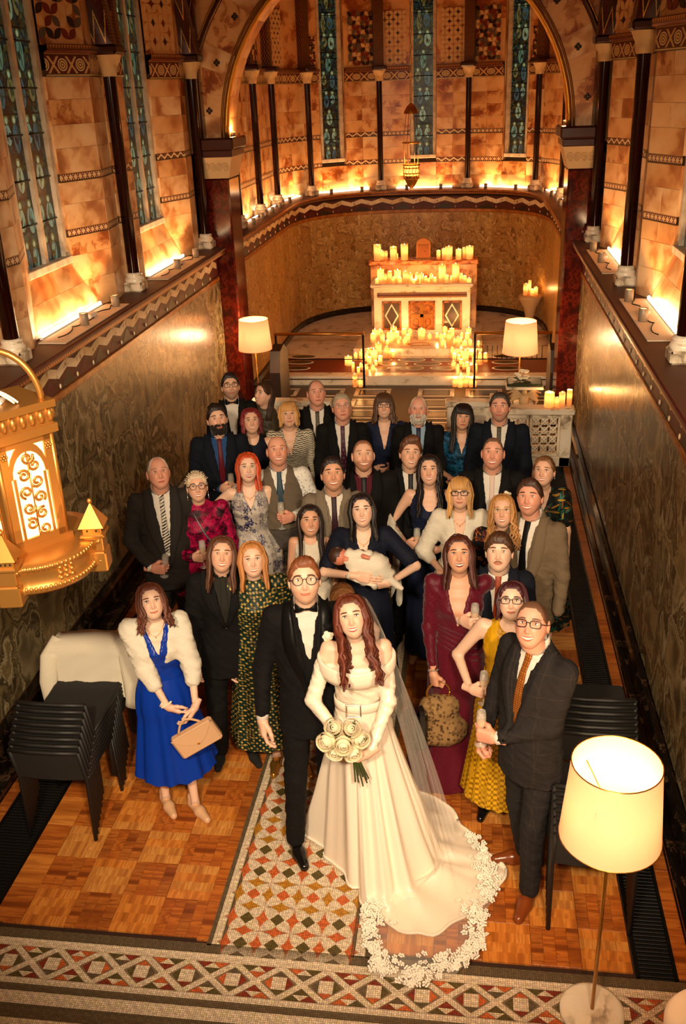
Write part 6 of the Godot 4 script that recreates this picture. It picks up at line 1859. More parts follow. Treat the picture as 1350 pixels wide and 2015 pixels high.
# many pieces gathered into one coloured mesh
class Flesh:
	var V := PackedVector3Array()
	var N := PackedVector3Array()
	var C := PackedColorArray()
	var I := PackedInt32Array()
	func add(v: PackedVector3Array,n: PackedVector3Array,idx: PackedInt32Array,col: Color,x := Transform3D.IDENTITY,flip := false) -> void:
		var k := V.size()
		for p in v: V.append(x * p); C.append(col)
		for p in n: N.append((x.basis * p).normalized())
		if flip:
			for j in range(0,idx.size(),3): I.append(idx[j] + k); I.append(idx[j + 2] + k); I.append(idx[j + 1] + k)
		else:
			for j in idx: I.append(j + k)
	# surface through rows of points,one colour (or one per row)
	func rows(rs: Array,col: Color,closed: bool,cols := []) -> void:
		var k := V.size(); var m: int = rs[0].size(); var R := rs.size()
		for i in R:
			for j in m:
				var p: Vector3 = rs[i][j]
				var du: Vector3 = (rs[i][(j + 1) % m] if closed or j < m - 1 else p) - (rs[i][(j + m - 1) % m] if closed or j > 0 else p)
				var dv: Vector3 = rs[mini(i + 1,R - 1)][j] - rs[maxi(i - 1,0)][j]
				V.append(p); N.append(dv.cross(du).normalized()); C.append(col if cols.is_empty() else cols[i])
		for i in R - 1:
			for j in (m if closed else m - 1):
				var a := k + i * m + j; var b := k + i * m + (j + 1) % m
				I.append(a); I.append(b); I.append(b + m); I.append(a); I.append(b + m); I.append(a + m)
	func tube(path: PackedVector3Array,r: PackedFloat32Array,sides: int,col: Color,flat := 1.0,x := Transform3D.IDENTITY,up := Vector3(0.1,0.15,0.98)) -> void:
		var rs := []
		var m := path.size()
		for i in m:
			var t := (path[mini(i + 1,m - 1)] - path[maxi(i - 1,0)]).normalized()
			var ax := up.cross(t)
			if ax.length() < 0.05: ax = Vector3(1,0.1,0).cross(t)
			ax = ax.normalized()
			var ay := t.cross(ax)
			var row := PackedVector3Array()
			for q in sides:
				var a := TAU * q / sides
				row.append(x * (path[i] + ax * cos(a) * r[mini(i,r.size() - 1)] + ay * sin(a) * r[mini(i,r.size() - 1)] * flat))
			rs.append(row)
		for e in [0,m - 1]:
			var cap := PackedVector3Array()
			for q in sides: cap.append(x * path[e])
			if e == 0: rs.push_front(cap)
			else: rs.append(cap)
		rows(rs,col,true)
	func ball(c: Vector3,r: Vector3,col: Color,x := Transform3D.IDENTITY,su := 10,sv := 7) -> void:
		var rs := []
		for i in sv + 1:
			var t := PI * i / sv
			var row := PackedVector3Array()
			for q in su:
				var a := TAU * q / su
				row.append(x * (c + Vector3(sin(t) * cos(a) * r.x,cos(t) * r.y,sin(t) * sin(a) * r.z)))
			rs.append(row)
		rows(rs,col,true)
	func mesh() -> ArrayMesh: return make(V,N,I,C)
	static func make(v: PackedVector3Array,n: PackedVector3Array,i: PackedInt32Array,c: PackedColorArray) -> ArrayMesh:
		var a := []; a.resize(Mesh.ARRAY_MAX)
		a[Mesh.ARRAY_VERTEX] = v; a[Mesh.ARRAY_NORMAL] = n; a[Mesh.ARRAY_INDEX] = i
		if c.size() == v.size(): a[Mesh.ARRAY_COLOR] = c
		var m := ArrayMesh.new()
		if i.size() > 0: m.add_surface_from_arrays(Mesh.PRIMITIVE_TRIANGLES,a)
		return m

# ---------------------------------------------------------------- head
const HW := 0.074
const HH := 0.116
var head_dir := []        # rows of unit directions,dense towards the face
func bump(x: float,y: float,cx: float,cy: float,sx: float,sy: float) -> float:
	var u := (x - cx) / sx; var v := (y - cy) / sy
	return exp(-(u * u + v * v))
func half_width(y: float) -> float:
	var t := clampf((-0.015 - y) / 0.1,0.0,1.0)
	return HW * (1.0 - 0.34 * t * t)
func face_z(x: float,y: float) -> float:
	# front of the head above (x,y); origin between the ears,z forwards
	var hw := half_width(y)
	var ax := absf(x)
	var q := 1.0 - pow(minf(ax / hw,1.0),2.4) * 0.98 - pow(minf(absf(y) / HH,1.0),3.2)
	var z := 0.092 * pow(maxf(q,0.0),0.42)
	z += 0.024 * bump(x,0,0,0,0.0105,1.0) * clampf((0.028 - y) / 0.058,0.0,1.0) * clampf((y + 0.042) / 0.012,0.0,1.0)
	z += 0.006 * bump(ax,y,0.012,-0.027,0.007,0.008)
	z += 0.004 * bump(ax,y,0.03,0.034,0.022,0.008)
	z -= 0.010 * bump(ax,y,0.031,0.013,0.015,0.011)
	z += 0.005 * bump(ax,y,0.042,-0.022,0.016,0.02)
	z += 0.005 * bump(x,y,0,-0.058,0.022,0.012)
	z += 0.007 * bump(x,y,0,-0.096,0.02,0.014)
	return z
func head_point(d: Vector3) -> Vector3:
	var y := HH * d.y
	var hw := half_width(y)
	var c := sqrt(maxf(1e-6,1.0 - d.y * d.y))
	var x := hw * d.x * pow(c,-0.12)
	if d.z > 0.0: return Vector3(x,y,face_z(x,y) * minf(1.0,d.z * 6.0))
	var back := 0.105 * d.z
	if y < -0.02: back *= lerpf(1.0,0.5,clampf((-0.02 - y) / 0.09,0,1))
	return Vector3(x,y,back)
func head_grid() -> void:
	var R := 38; var S := 48
	for i in R + 1:
		var t := PI * i / R
		var row := []
		for j in S:
			var a := TAU * j / S
			var w := a - 0.42 * sin(a)      # dense near a = 0,the face
			row.append(Vector3(sin(t) * sin(w),cos(t),sin(t) * cos(w)))
		head_dir.append(row)
	var rs := []
	for row in head_dir:
		var r := PackedVector3Array()
		for d in row: r.append(head_point(d))
		rs.append(r)
	var sk := Flesh.new(); sk.rows(rs,Color.WHITE,true)
	M.head_skin = sk
func strip_on_face(sk: Flesh,pts: Array,w: PackedFloat32Array,lift: float,col: Color,X: Transform3D) -> void:
	# ribbon over the face through points (x,y)
	var rs := []
	for i in pts.size():
		var p: Vector2 = pts[i]
		var t: Vector2 = (pts[mini(i + 1,pts.size() - 1)] - pts[maxi(i - 1,0)]).normalized()
		var n := Vector2(-t.y,t.x)
		var row := PackedVector3Array()
		for k in [-1.0,0.0,1.0]:
			var q: Vector2 = p + n * w[mini(i,w.size() - 1)] * k
			row.append(X * Vector3(q.x,q.y,face_z(q.x,q.y) + lift * (1.0 if k == 0.0 else 0.35)))
		rs.append(row)
	sk.rows(rs,col,false)
func lin(c: Color) -> Color: return c.srgb_to_linear()
func build_head(sk: Flesh,X: Transform3D,s: Dictionary) -> void:
	var skin: Color = lin(s.skin)
	var src: Flesh = M.head_skin
	var k0 := sk.V.size()
	sk.add(src.V,src.N,src.I,skin,X)
	var beard: Color = lin(s.beard) if s.has("beard") else skin
	var lipc: Color = lin(s.get("lips",s.skin * Color(0.86,0.62,0.58)))
	var stub: float = s.get("stubble",0.0)
	for i in src.V.size():
		var p := src.V[i]
		var c := skin
		if p.z > 0.0:
			# blush and natural warmth of cheeks,nose and lips
			var red := 0.35 * bump(absf(p.x),p.y,0.042,-0.025,0.02,0.022) + 0.3 * bump(p.x,p.y,0,-0.026,0.016,0.012)
			c = c.lerp(Color(c.r,c.g * 0.66,c.b * 0.6),red)
		if stub > 0.0 and p.y < -0.03 and p.z > -0.03:
			var m := clampf((-0.03 - p.y) / 0.015,0,1)
			if bump(p.x,p.y,0,-0.058,0.022,0.008) > 0.45: m *= 0.2
			if absf(p.x) < 0.022 and p.y > -0.045: m *= 0.6
			c = c.lerp(beard,m * stub)
		sk.C[k0 + i] = c
	# ears
	for e in [-1.0,1.0]:
		sk.ball(Vector3(e * 0.077,0.0,-0.012),Vector3(0.009,0.031,0.019),skin * Color(0.95,0.86,0.84),X,8,7)
		sk.ball(Vector3(e * 0.081,0.002,-0.006),Vector3(0.006,0.02,0.01),skin * Color(0.7,0.55,0.52),X,6,5)
	var smile: int = s.get("smile",1)
	var eye: Color = lin(s.get("eyes",col8(52,34,22)))
	var sq := 0.8 if smile == 2 else 1.0
	for e in [-1.0,1.0]:
		var c := Vector3(e * 0.0315,0.0125,face_z(e * 0.0315,0.0125) - 0.0035)
		sk.ball(c,Vector3(0.0145,0.0078 * sq,0.007),Color(0.8,0.75,0.7),X,10,7)
		sk.ball(c + Vector3(0,0.0004,0.0042),Vector3(0.0068,0.0068 * sq,0.003),eye,X,8,6)
		sk.ball(c + Vector3(0,0.0004,0.0062),Vector3(0.003,0.003,0.0015),Color(0.01,0.008,0.008),X,6,5)
		var lid := []; var lowl := []; var brow := []
		for q in 7:
			var t := q / 6.0
			lid.append(Vector2(e * (0.0165 + 0.031 * t),0.0165 + 0.0048 * sin(PI * t) * sq - 0.002 * t))
			lowl.append(Vector2(e * (0.018 + 0.029 * t),0.0085 - 0.0034 * sin(PI * t) * sq + 0.002 * t))
			brow.append(Vector2(e * (0.014 + 0.042 * t),0.0315 + 0.0065 * sin(PI * (0.15 + 0.7 * t)) - 0.004 * t))
		strip_on_face(sk,lid,PackedFloat32Array([0.001,0.002,0.0026,0.0028,0.0028,0.0026,0.001]) if s.get("lash",false) else PackedFloat32Array([0.001,0.0016,0.0018,0.0018,0.0016,0.0012,0.0006]),0.006,Color(0.03,0.02,0.018) if s.get("lash",false) else skin * Color(0.35,0.28,0.26),X)
		strip_on_face(sk,lowl,PackedFloat32Array([0.0008,0.0012,0.0012,0.0008]),0.004,skin * Color(0.6,0.5,0.47),X)
		strip_on_face(sk,brow,PackedFloat32Array([0.0022,0.0036,0.0038,0.0036,0.003,0.0022,0.001]),0.003,lin(s.get("brow",s.get("hair_col",col8(70,50,36)))),X)
		# nose-to-mouth crease and nostril,their shade painted as darker skin
		strip_on_face(sk,[Vector2(e * 0.017,-0.03),Vector2(e * 0.027,-0.042),Vector2(e * (0.033 if smile else 0.029),-0.056)],PackedFloat32Array([0.0006,0.0013,0.0005]),0.0012,skin * Color(0.72,0.58,0.52),X)
		sk.ball(Vector3(e * 0.0065,-0.0375,face_z(e * 0.0065,-0.036) - 0.001),Vector3(0.003,0.0018,0.003),skin * Color(0.35,0.22,0.2),X,6,4)
	# mouth
	var mw := 0.025 if smile == 0 else (0.027 if smile == 1 else 0.031)
	var up := [] ; var lo := []; var gap := []
	for q in 9:
		var t := q / 8.0 * 2.0 - 1.0
		var cu := (0.0 if smile == 0 else (0.0045 if smile == 1 else 0.0075)) * t * t
		var op := (0.0046 if smile == 2 else 0.0) * (1.0 - t * t)
		up.append(Vector2(t * mw,-0.0565 + cu + op * 0.5 + 0.0012 * (1 - absf(t)))); lo.append(Vector2(t * mw * 0.94,-0.0625 + cu - op * 1.4)); gap.append(Vector2(t * mw * 0.97,-0.0592 + cu - op * 0.45))
	if smile == 2:
		strip_on_face(sk,gap,PackedFloat32Array([0.001,0.003,0.0042,0.005,0.0052,0.005,0.0042,0.003,0.001]),0.0045,Color(0.84,0.78,0.68),X)
	else: strip_on_face(sk,gap,PackedFloat32Array([0.0006,0.0011,0.0012,0.0012,0.0012,0.0012,0.0012,0.0011,0.0006]),0.0048,skin * Color(0.35,0.2,0.18),X)
	strip_on_face(sk,up,PackedFloat32Array([0.0006,0.0018,0.0025,0.003,0.0026,0.003,0.0025,0.0018,0.0006]),0.0055,lipc,X)
	strip_on_face(sk,lo,PackedFloat32Array([0.0006,0.0022,0.0034,0.004,0.0042,0.004,0.0034,0.0022,0.0006]),0.006,lipc * Color(1.06,1.02,1.02),X)
	if s.has("moustache"):
		strip_on_face(sk,[Vector2(-0.028,-0.053),Vector2(-0.012,-0.0475),Vector2(0,-0.0465),Vector2(0.012,-0.0475),Vector2(0.028,-0.053)],PackedFloat32Array([0.001,0.004,0.0045,0.004,0.001]),0.006,lin(s.moustache),X)

# ---------------------------------------------------------------- hair
func hairline(a: float,hl: float) -> float:
	# height of the hair edge at angle a from the front (0) to the nape (PI)
	var pts := [[0.0,hl],[0.5,hl - 0.004],[0.85,hl - 0.022],[1.1,0.03],[1.4,0.012],[1.62,0.0],[1.9,-0.03],[2.4,-0.062],[3.2,-0.075]]
	for i in pts.size() - 1:
		if a <= pts[i + 1][0]: return lerpf(pts[i][1],pts[i + 1][1],(a - pts[i][0]) / (pts[i + 1][0] - pts[i][0]))
	return -0.075
func hair_shell(sk: Flesh,X: Transform3D,col: Color,th: float,hl: float,tex: float,side := 0.0,quiff := 0.0,fringe := false) -> void:
	var rs := []; var keep := []
	var r := RandomNumberGenerator.new(); r.seed = int(col.r * 900 + th * 9000)
	var cols := []
	for i in head_dir.size():
		var row := PackedVector3Array(); var kr := []
		for d in head_dir[i]:
			var p := head_point(d)
			var a := absf(atan2(d.x,d.z))
			var e: float = p.y - (hairline(a,hl) if not fringe else minf(hairline(a,hl),0.036 if a < 0.9 else hairline(a,hl)))
			var m := smoothstep(-0.004,0.022,e)
			var out := Vector3(p.x,p.y + 0.01,p.z + 0.01).normalized()
			var lift := th * (0.25 + 0.75 * m) + th * tex * 0.5 * sin(p.x * 260.0 + sin(p.z * 90) * 3.0) * m + th * tex * (r.randf() - 0.5) * m
			lift += quiff * bump(p.x,p.z,side * 0.02,0.06,0.05,0.04) * smoothstep(0.04,0.09,p.y)
			row.append(X * (p + out * (lift if e > -0.006 else -0.004)))
			kr.append(e > -0.006)
		rs.append(row); keep.append(kr)
		cols.append(col * (0.86 + 0.28 * r.randf()))
	var k := sk.V.size(); var m2: int = rs[0].size()
	var tmp := Flesh.new(); tmp.rows(rs,col,true,cols)
	sk.V.append_array(tmp.V); sk.N.append_array(tmp.N); sk.C.append_array(tmp.C)
	for i in rs.size() - 1:
		for j in m2:
			var j2 := (j + 1) % m2
			if keep[i][j] or keep[i][j2] or keep[i + 1][j] or keep[i + 1][j2]:
				var a := k + i * m2 + j; var b := k + i * m2 + j2
				for q in [a,b,b + m2,a,b + m2,a + m2]: sk.I.append(q)
func locks(sk: Flesh,X: Transform3D,col: Color,n: int,len: float,o: Dictionary) -> void:
	# hanging strands from a parting on the crown,round the sides and back
	var r := RandomNumberGenerator.new(); r.seed = 100 + n + int(len * 100) + int(col.r * 500)
	var part: float = o.get("part",0.0); var wave: float = o.get("wave",0.0); var curl: float = o.get("curl",0.0)
	var a0: float = o.get("from",0.75); var fat: float = o.get("fat",0.016) * 0.8; var flare: float = o.get("flare",0.0); var fwd: float = o.get("fwd",0.0)
	for k in n:
		var u := (k + 0.5) / n
		var a: float = lerpf(a0,TAU - a0,u)
		if o.has("one_side") and cos(a) > 0.2 and sin(a) * o.one_side < 0: continue
		var layer := (k % 3) * 0.004
		var path := PackedVector3Array(); var rad := PackedFloat32Array()
		var L := len * r.randf_range(0.9,1.04)
		var ph := r.randf() * TAU
		var sx := sin(a); var cz := cos(a)
		var steps := 6 + int(L / 0.035)
		var top := Vector3(part * 0.02,HH + 0.012,0.012)
		for i in 5:
			var t := i / 4.0
			var pol := lerpf(0.15,1.62,t)
			var d := Vector3(sin(pol) * sx,cos(pol),sin(pol) * cz)
			var p := Vector3(HW * d.x * 1.13,HH * d.y * 1.05,(0.1 if d.z < 0 else 0.088) * d.z * 1.1)
			if cz > 0.3: p.x = sx * (0.05 + 0.035 * t) * 1.12 + part * 0.01
			path.append(top.lerp(p,smoothstep(0.0,0.35,t)) + Vector3(sx,0.3,cz) * layer)
			rad.append(fat * (0.7 + 0.4 * t))
		var base := path[4]
		var drop := L - 0.10
		var m := maxi(3,int(drop / 0.03))
		for i in m:
			var t := (i + 1.0) / m
			var inn := 1.0 - 0.10 * sin(PI * minf(1.0,t * 1.2)) + flare * t
			var w := wave * sin(t * drop * 42.0 + ph) + 0.004 * sin(t * 9 + ph)
			var c2 := Vector3(cos(t * drop * 95.0 + ph),0,sin(t * drop * 95.0 + ph)) * curl * minf(1.0,t * 2)
			var fw: float = fwd * t if cz > -0.25 else -0.02 * t
			path.append(Vector3(base.x * inn + w * cz,base.y - drop * t,base.z * (1.0 - 0.15 * t) + fw - w * sx) + c2)
			rad.append(fat * (1.1 - 0.65 * t * t))
		sk.tube(path,rad,5,col * r.randf_range(0.62,1.3),0.55,X,Vector3(sx * 0.2,0.1,0.97))
func build_hair(t: Node3D,X: Transform3D,s: Dictionary) -> void:
	var st: String = s.get("hair","bald")
	var col := lin(s.get("hair_col",col8(60,40,26)))
	var sk := Flesh.new()
	match st:
		"bald": return
		"fringe_ring": hair_shell(sk,X,col,0.004,0.13,0.3)
		"shaved": hair_shell(sk,X,col,0.0015,0.09,0.2)
		"short": hair_shell(sk,X,col,s.get("hair_th",0.013),s.get("hl",0.084),0.35,s.get("part",-0.5),s.get("quiff",0.006))
		"crop": # textured short crop made of small tufts
			hair_shell(sk,X,col,0.014,0.084,0.5)
			var r := RandomNumberGenerator.new(); r.seed = 4
			for k in 130:
				var a := r.randf() * TAU; var pol := r.randf() * 1.25
				var d := Vector3(sin(pol) * sin(a),cos(pol),sin(pol) * cos(a))
				var p := head_point(d)
				if p.y < hairline(absf(atan2(d.x,d.z)),0.084) + 0.008: continue
				var o := d * Vector3(1,1,1)
				sk.tube(PackedVector3Array([p + o * 0.006,p + o * 0.022 + Vector3(r.randf_range(-0.012,0.012),0.004,r.randf_range(-0.01,0.012))]),PackedFloat32Array([0.008,0.002]),4,col * r.randf_range(0.7,1.3),0.7,X)
		_:
			hair_shell(sk,X,col,0.013,0.09,0.3,0,0,false)
			var L: float = s.get("len",0.32)
			match st:
				"long": locks(sk,X,col,66,L,s.get("lock",{}))
				"bob":
					locks(sk,X,col,64,L,s.get("lock",{"from": 0.85,"fat": 0.018}))
				"up":
					sk.ball(Vector3(0,0.03,-0.11),Vector3(0.045,0.05,0.035),col,X,10,8)
				"pony":
					sk.ball(Vector3(0,0.02,-0.105),Vector3(0.03,0.03,0.025),col,X)
					for k in 6: sk.tube(PackedVector3Array([Vector3(0.006 * (k - 3),0.03,-0.11),Vector3(0.012 * (k - 3) + 0.03,-0.02,-0.15),Vector3(0.012 * (k - 3) + 0.03,-0.14,-0.12),Vector3(0.006 * (k - 3) + 0.03,-0.24,-0.1)]),PackedFloat32Array([0.012,0.016,0.014,0.004]),5,col * (0.85 + 0.06 * k),0.7,X)
			if s.get("bangs",false):
				for k in 13:
					var x := -0.06 + 0.01 * k
					sk.tube(PackedVector3Array([X * Vector3(x * 0.5,0.125,0.02),X * Vector3(x * 0.9,0.105,0.075),X * Vector3(x,0.07,face_z(x * 0.95,0.06) + 0.018),X * Vector3(x * 1.03,0.036,face_z(x * 0.97,0.036) + 0.012)]),PackedFloat32Array([0.012,0.014,0.011,0.004]),5,col * (0.85 + 0.03 * ((k * 5) % 9)),0.5)
	mi(t,"hair",sk.mesh(),vmat("hair_mat",0.55))
	if s.has("beard") and s.get("full_beard",false):
		var bk := Flesh.new(); var r := RandomNumberGenerator.new(); r.seed = 9
		for k in 150:
			var a := r.randf_range(-1.25,1.25); var y := r.randf_range(-0.105,-0.035)
			var x := sin(a) * half_width(y) * 0.98
			if absf(x) < 0.026 and y > -0.07 and y < -0.048: continue
			var z := maxf(face_z(x,y),-0.01) if absf(a) < 1.0 else 0.02
			var d := Vector3(x * 4,-0.5,z * 4).normalized()
			bk.tube(PackedVector3Array([Vector3(x,y,z - 0.004),Vector3(x,y,z) + d * 0.012 + Vector3(0,-0.01,0)]),PackedFloat32Array([0.009,0.003]),4,lin(s.beard) * r.randf_range(0.75,1.25),0.8,X)
		mi(t,"beard",bk.mesh(),M.hair_mat)
func build_glasses(t: Node3D,X: Transform3D,col: Color,thick: float,round_: bool) -> void:
	var b := B.new(); b.smooth(1)
	for e in [-1.0,1.0]:
		var path := PackedVector3Array()
		for k in 21:
			var a := TAU * k / 20.0
			var cx := cos(a); var cy := sin(a)
			if not round_: cx = signf(cx) * pow(absf(cx),0.6); cy = signf(cy) * pow(absf(cy),0.6)
			path.append(X * Vector3(e * 0.034 + cx * 0.0255,0.010 + cy * (0.0235 if round_ else 0.0175),0.098 - 0.006 * absf(e * 0.034 + cx * 0.025) / 0.06))
		b.tube(path,PackedFloat32Array([thick]),6)
		b.tube(PackedVector3Array([X * Vector3(e * 0.06,0.014,0.092),X * Vector3(e * 0.078,0.012,0.06),X * Vector3(e * 0.084,0.01,-0.01)]),PackedFloat32Array([thick * 0.9]),5)
	b.tube(PackedVector3Array([X * Vector3(-0.0095,0.014,0.1),X * Vector3(0,0.018,0.103),X * Vector3(0.0095,0.014,0.1)]),PackedFloat32Array([thick * 0.9]),5)
	mi(t,"glasses",b.done(),mat("specs_%s" % col.to_html(),col,0.3))

# ---------------------------------------------------------------- hands
var hand_cache := {}
func hand_shape(pose: String) -> Array:
	if hand_cache.has(pose): return hand_cache[pose]
	var F := Field.new(Vector3(-0.075,-0.205,-0.04),Vector3(0.085,0.05,0.1),0.0042)
	F.capsule(Vector3(0,0.045,0),Vector3(0,-0.01,0),0.025,0.026,0.02)
	F.capsule(Vector3(-0.022,-0.03,0),Vector3(-0.027,-0.082,0.002),0.018,0.0135,0.02)
	F.capsule(Vector3(0.0,-0.02,0),Vector3(0.0,-0.085,0.0),0.021,0.0145,0.02)
	F.capsule(Vector3(0.02,-0.025,0),Vector3(0.025,-0.083,0.002),0.019,0.014,0.02)
	var curl := {"relaxed": [0.35,0.45,0.3],"grip": [1.0,1.35,0.9],"flat": [0.08,0.12,0.08]}
	var cv: Array = curl[pose]
	var L := [[0.042,0.028,0.022],[0.046,0.031,0.023],[0.043,0.029,0.022],[0.034,0.022,0.019]]
	for k in 4:
		var x := 0.03 - 0.0195 * k
		var p := Vector3(x,-0.083 + (0.006 if k == 3 else 0.0),0.001)
		var ang := 0.0
		var r := 0.0088 if k < 3 else 0.0075
		for q in 3:
			ang += cv[q] * (1.0 + 0.08 * k)
			var e: Vector3 = p + Vector3((x * 0.12) * (1.0 if q == 0 else 0.2),-cos(ang),sin(ang)).normalized() * L[k][q]
			F.capsule(p,e,r,r * 0.93,0.006)
			p = e; r *= 0.93
	var tp := Vector3(0.026,-0.025,0.006)
	var th := [[Vector3(0.042,-0.055,0.022),0.0125],[Vector3(0.05,-0.083,0.032),0.0105],[Vector3(0.05,-0.108,0.038),0.009]]
	if pose == "grip": th = [[Vector3(0.042,-0.046,0.026),0.0125],[Vector3(0.038,-0.072,0.048),0.0105],[Vector3(0.02,-0.09,0.062),0.009]]
	var rp := 0.015
	for q in th: F.capsule(tp,q[0],rp,q[1],0.008); tp = q[0]; rp = q[1]
	hand_cache[pose] = F.mesh_into(PackedVector3Array(),PackedVector3Array(),PackedInt32Array())
	return hand_cache[pose]
# side -1: image-left,the person's right hand. Returns the transform of the hand
func put_hand(sk: Flesh,wrist: Vector3,fingers: Vector3,thumb: Vector3,side: int,pose: String,col: Color,sc := 1.0) -> Transform3D:
	var y := -fingers.normalized()
	var x := (thumb - y * thumb.dot(y)).normalized()
	if side < 0: x = -x
	var z := x.cross(y)
	var X := Transform3D(Basis(x,y,z).scaled_local(Vector3.ONE * sc),wrist)
	var h := hand_shape(pose)
	if side < 0:
		var Xm := X * Transform3D(Basis.from_scale(Vector3(-1,1,1)),Vector3.ZERO)
		sk.add(h[0],h[1],h[2],col,Xm,true)
	else: sk.add(h[0],h[1],h[2],col,X)
	return X
func elbow(S: Vector3,W: Vector3,l1: float,l2: float,pole: Vector3) -> Vector3:
	var d := W - S
	var L := minf(d.length(),(l1 + l2) * 0.999)
	var n := d.normalized()
	var a := (l1 * l1 - l2 * l2 + L * L) / (2.0 * L)
	var hh := sqrt(maxf(0.0,l1 * l1 - a * a))
	var p := (pole - n * pole.dot(n)).normalized()
	return S + n * a + p * hh

# ---------------------------------------------------------------- cloth details laid on a field
func drape(t: Node3D,called: String,F: Field,pts: Array,w: Array,lift: float,m: Material,cells := 4,thick := 0.006) -> MeshInstance3D:
	# ribbon with thickness following the front of a field through points (x,y) with half widths w
	var b := B.new(); b.smooth(1)
	var top := []
	var n := pts.size()
	for i in n:
		var p: Vector2 = pts[i]
		var tg: Vector2 = (pts[mini(i + 1,n - 1)] - pts[maxi(i - 1,0)]).normalized()
		var nn := Vector2(-tg.y,tg.x)
		var row := PackedVector3Array()
		for j in cells + 1:
			var q: Vector2 = p + nn * float(w[i]) * (j * 2.0 / cells - 1.0)
			var z := F.front(q.x,q.y)
			if z < -1.0: z = F.front(q.x * 0.8,q.y - 0.02)
			if z < -1.0: z = 0.0
			row.append(Vector3(q.x,q.y,z + lift))
		var e0 := row[0] - Vector3(0,0,lift + thick); var e1 := row[cells] - Vector3(0,0,lift + thick)
		row.insert(0,e0); row.append(e1)
		top.append(row)
	var f0 := PackedVector3Array(); var f1 := PackedVector3Array()
	for p in top[0]: f0.append(p - Vector3(0,0,lift + thick))
	for p in top[n - 1]: f1.append(p - Vector3(0,0,lift + thick))
	top.push_front(f0); top.append(f1)
	b.sheet(top,false,1.0,1.0)
	return mi(t,called,b.done(),m)
func fine(key: String,col: Color,rough := 0.85,tex: Texture2D = null,per_m := 1.0,sheen := 0.0) -> StandardMaterial3D:
	if M.has(key): return M[key]
	var m := mat(key,col,rough,0.0,tex if tex else T.cloth_fine,per_m if tex else 6.0,true)
	m.metallic_specular = 0.3
	if sheen > 0: m.rim_enabled = true; m.rim = sheen; m.rim_tint = 0.6
	return m
func shoe(t: Node3D,at: Vector3,turn: float,m: Material,heel := 0.0,sc := 1.0) -> void:
	if not M.has("shoe_mesh"):
		var F := Field.new(Vector3(-0.06,-0.01,-0.1),Vector3(0.06,0.12,0.22),0.0085)
		F.capsule(Vector3(0,0.035,-0.05),Vector3(0,0.03,0.06),0.034,0.037,0.02)
		F.capsule(Vector3(0,0.03,0.06),Vector3(0.004,0.022,0.15),0.04,0.027,0.02)
		F.capsule(Vector3(0,0.04,-0.045),Vector3(0,0.09,-0.045),0.034,0.034,0.02)
		for iy in F.ny:
			for q in F.nz * F.nx:
				var i := iy * F.nz * F.nx + q
				F.f[i] = maxf(F.f[i],0.001 - (F.o.y + iy * F.h))
		M.shoe_mesh = F.mesh()
	var o := mi(t,"shoe",M.shoe_mesh,m); o.position = at; o.rotation.y = turn; o.scale = Vector3(0.95,1.0,1.0) * sc
const POS := {1: [-1.20,-7.93,1.76],2: [-0.93,-8.07,1.64],3: [-0.40,-7.77,1.75],4: [-0.13,-7.41,1.74],5: [0.19,-7.73,1.64],6: [0.50,-7.48,1.70],7: [0.86,-7.51,1.62],8: [1.16,-7.31,1.78],9: [-1.08,-6.99,1.77],10: [-0.88,-7.30,1.64],11: [-0.60,-7.50,1.63],12: [-0.47,-6.37,1.74],13: [-0.67,-6.23,1.65],14: [0.01,-5.88,1.76],15: [0.18,-6.22,1.77],16: [0.50,-6.45,1.70],17: [0.65,-6.21,1.66],18: [1.09,-6.27,1.78],19: [1.45,-6.27,1.64],20: [-1.22,-5.88,1.75],21: [-0.98,-5.97,1.60],22: [-0.14,-5.73,1.47],23: [0.25,-5.52,1.65],25: [0.87,-5.92,1.61],26: [1.15,-5.64,1.61],27: [1.33,-5.56,1.75],28: [0.88,-4.87,1.68],29: [1.11,-4.96,1.66],30: [1.17,-4.54,1.57],31: [1.27,-3.98,1.77],32: [-0.56,-4.89,1.62],33: [-0.35,-4.92,1.58],34: [-0.84,-4.47,1.53],35: [0.10,-4.21,1.85],36: [0.35,-4.11,1.70],37: [0.13,-5.31,1.12]}

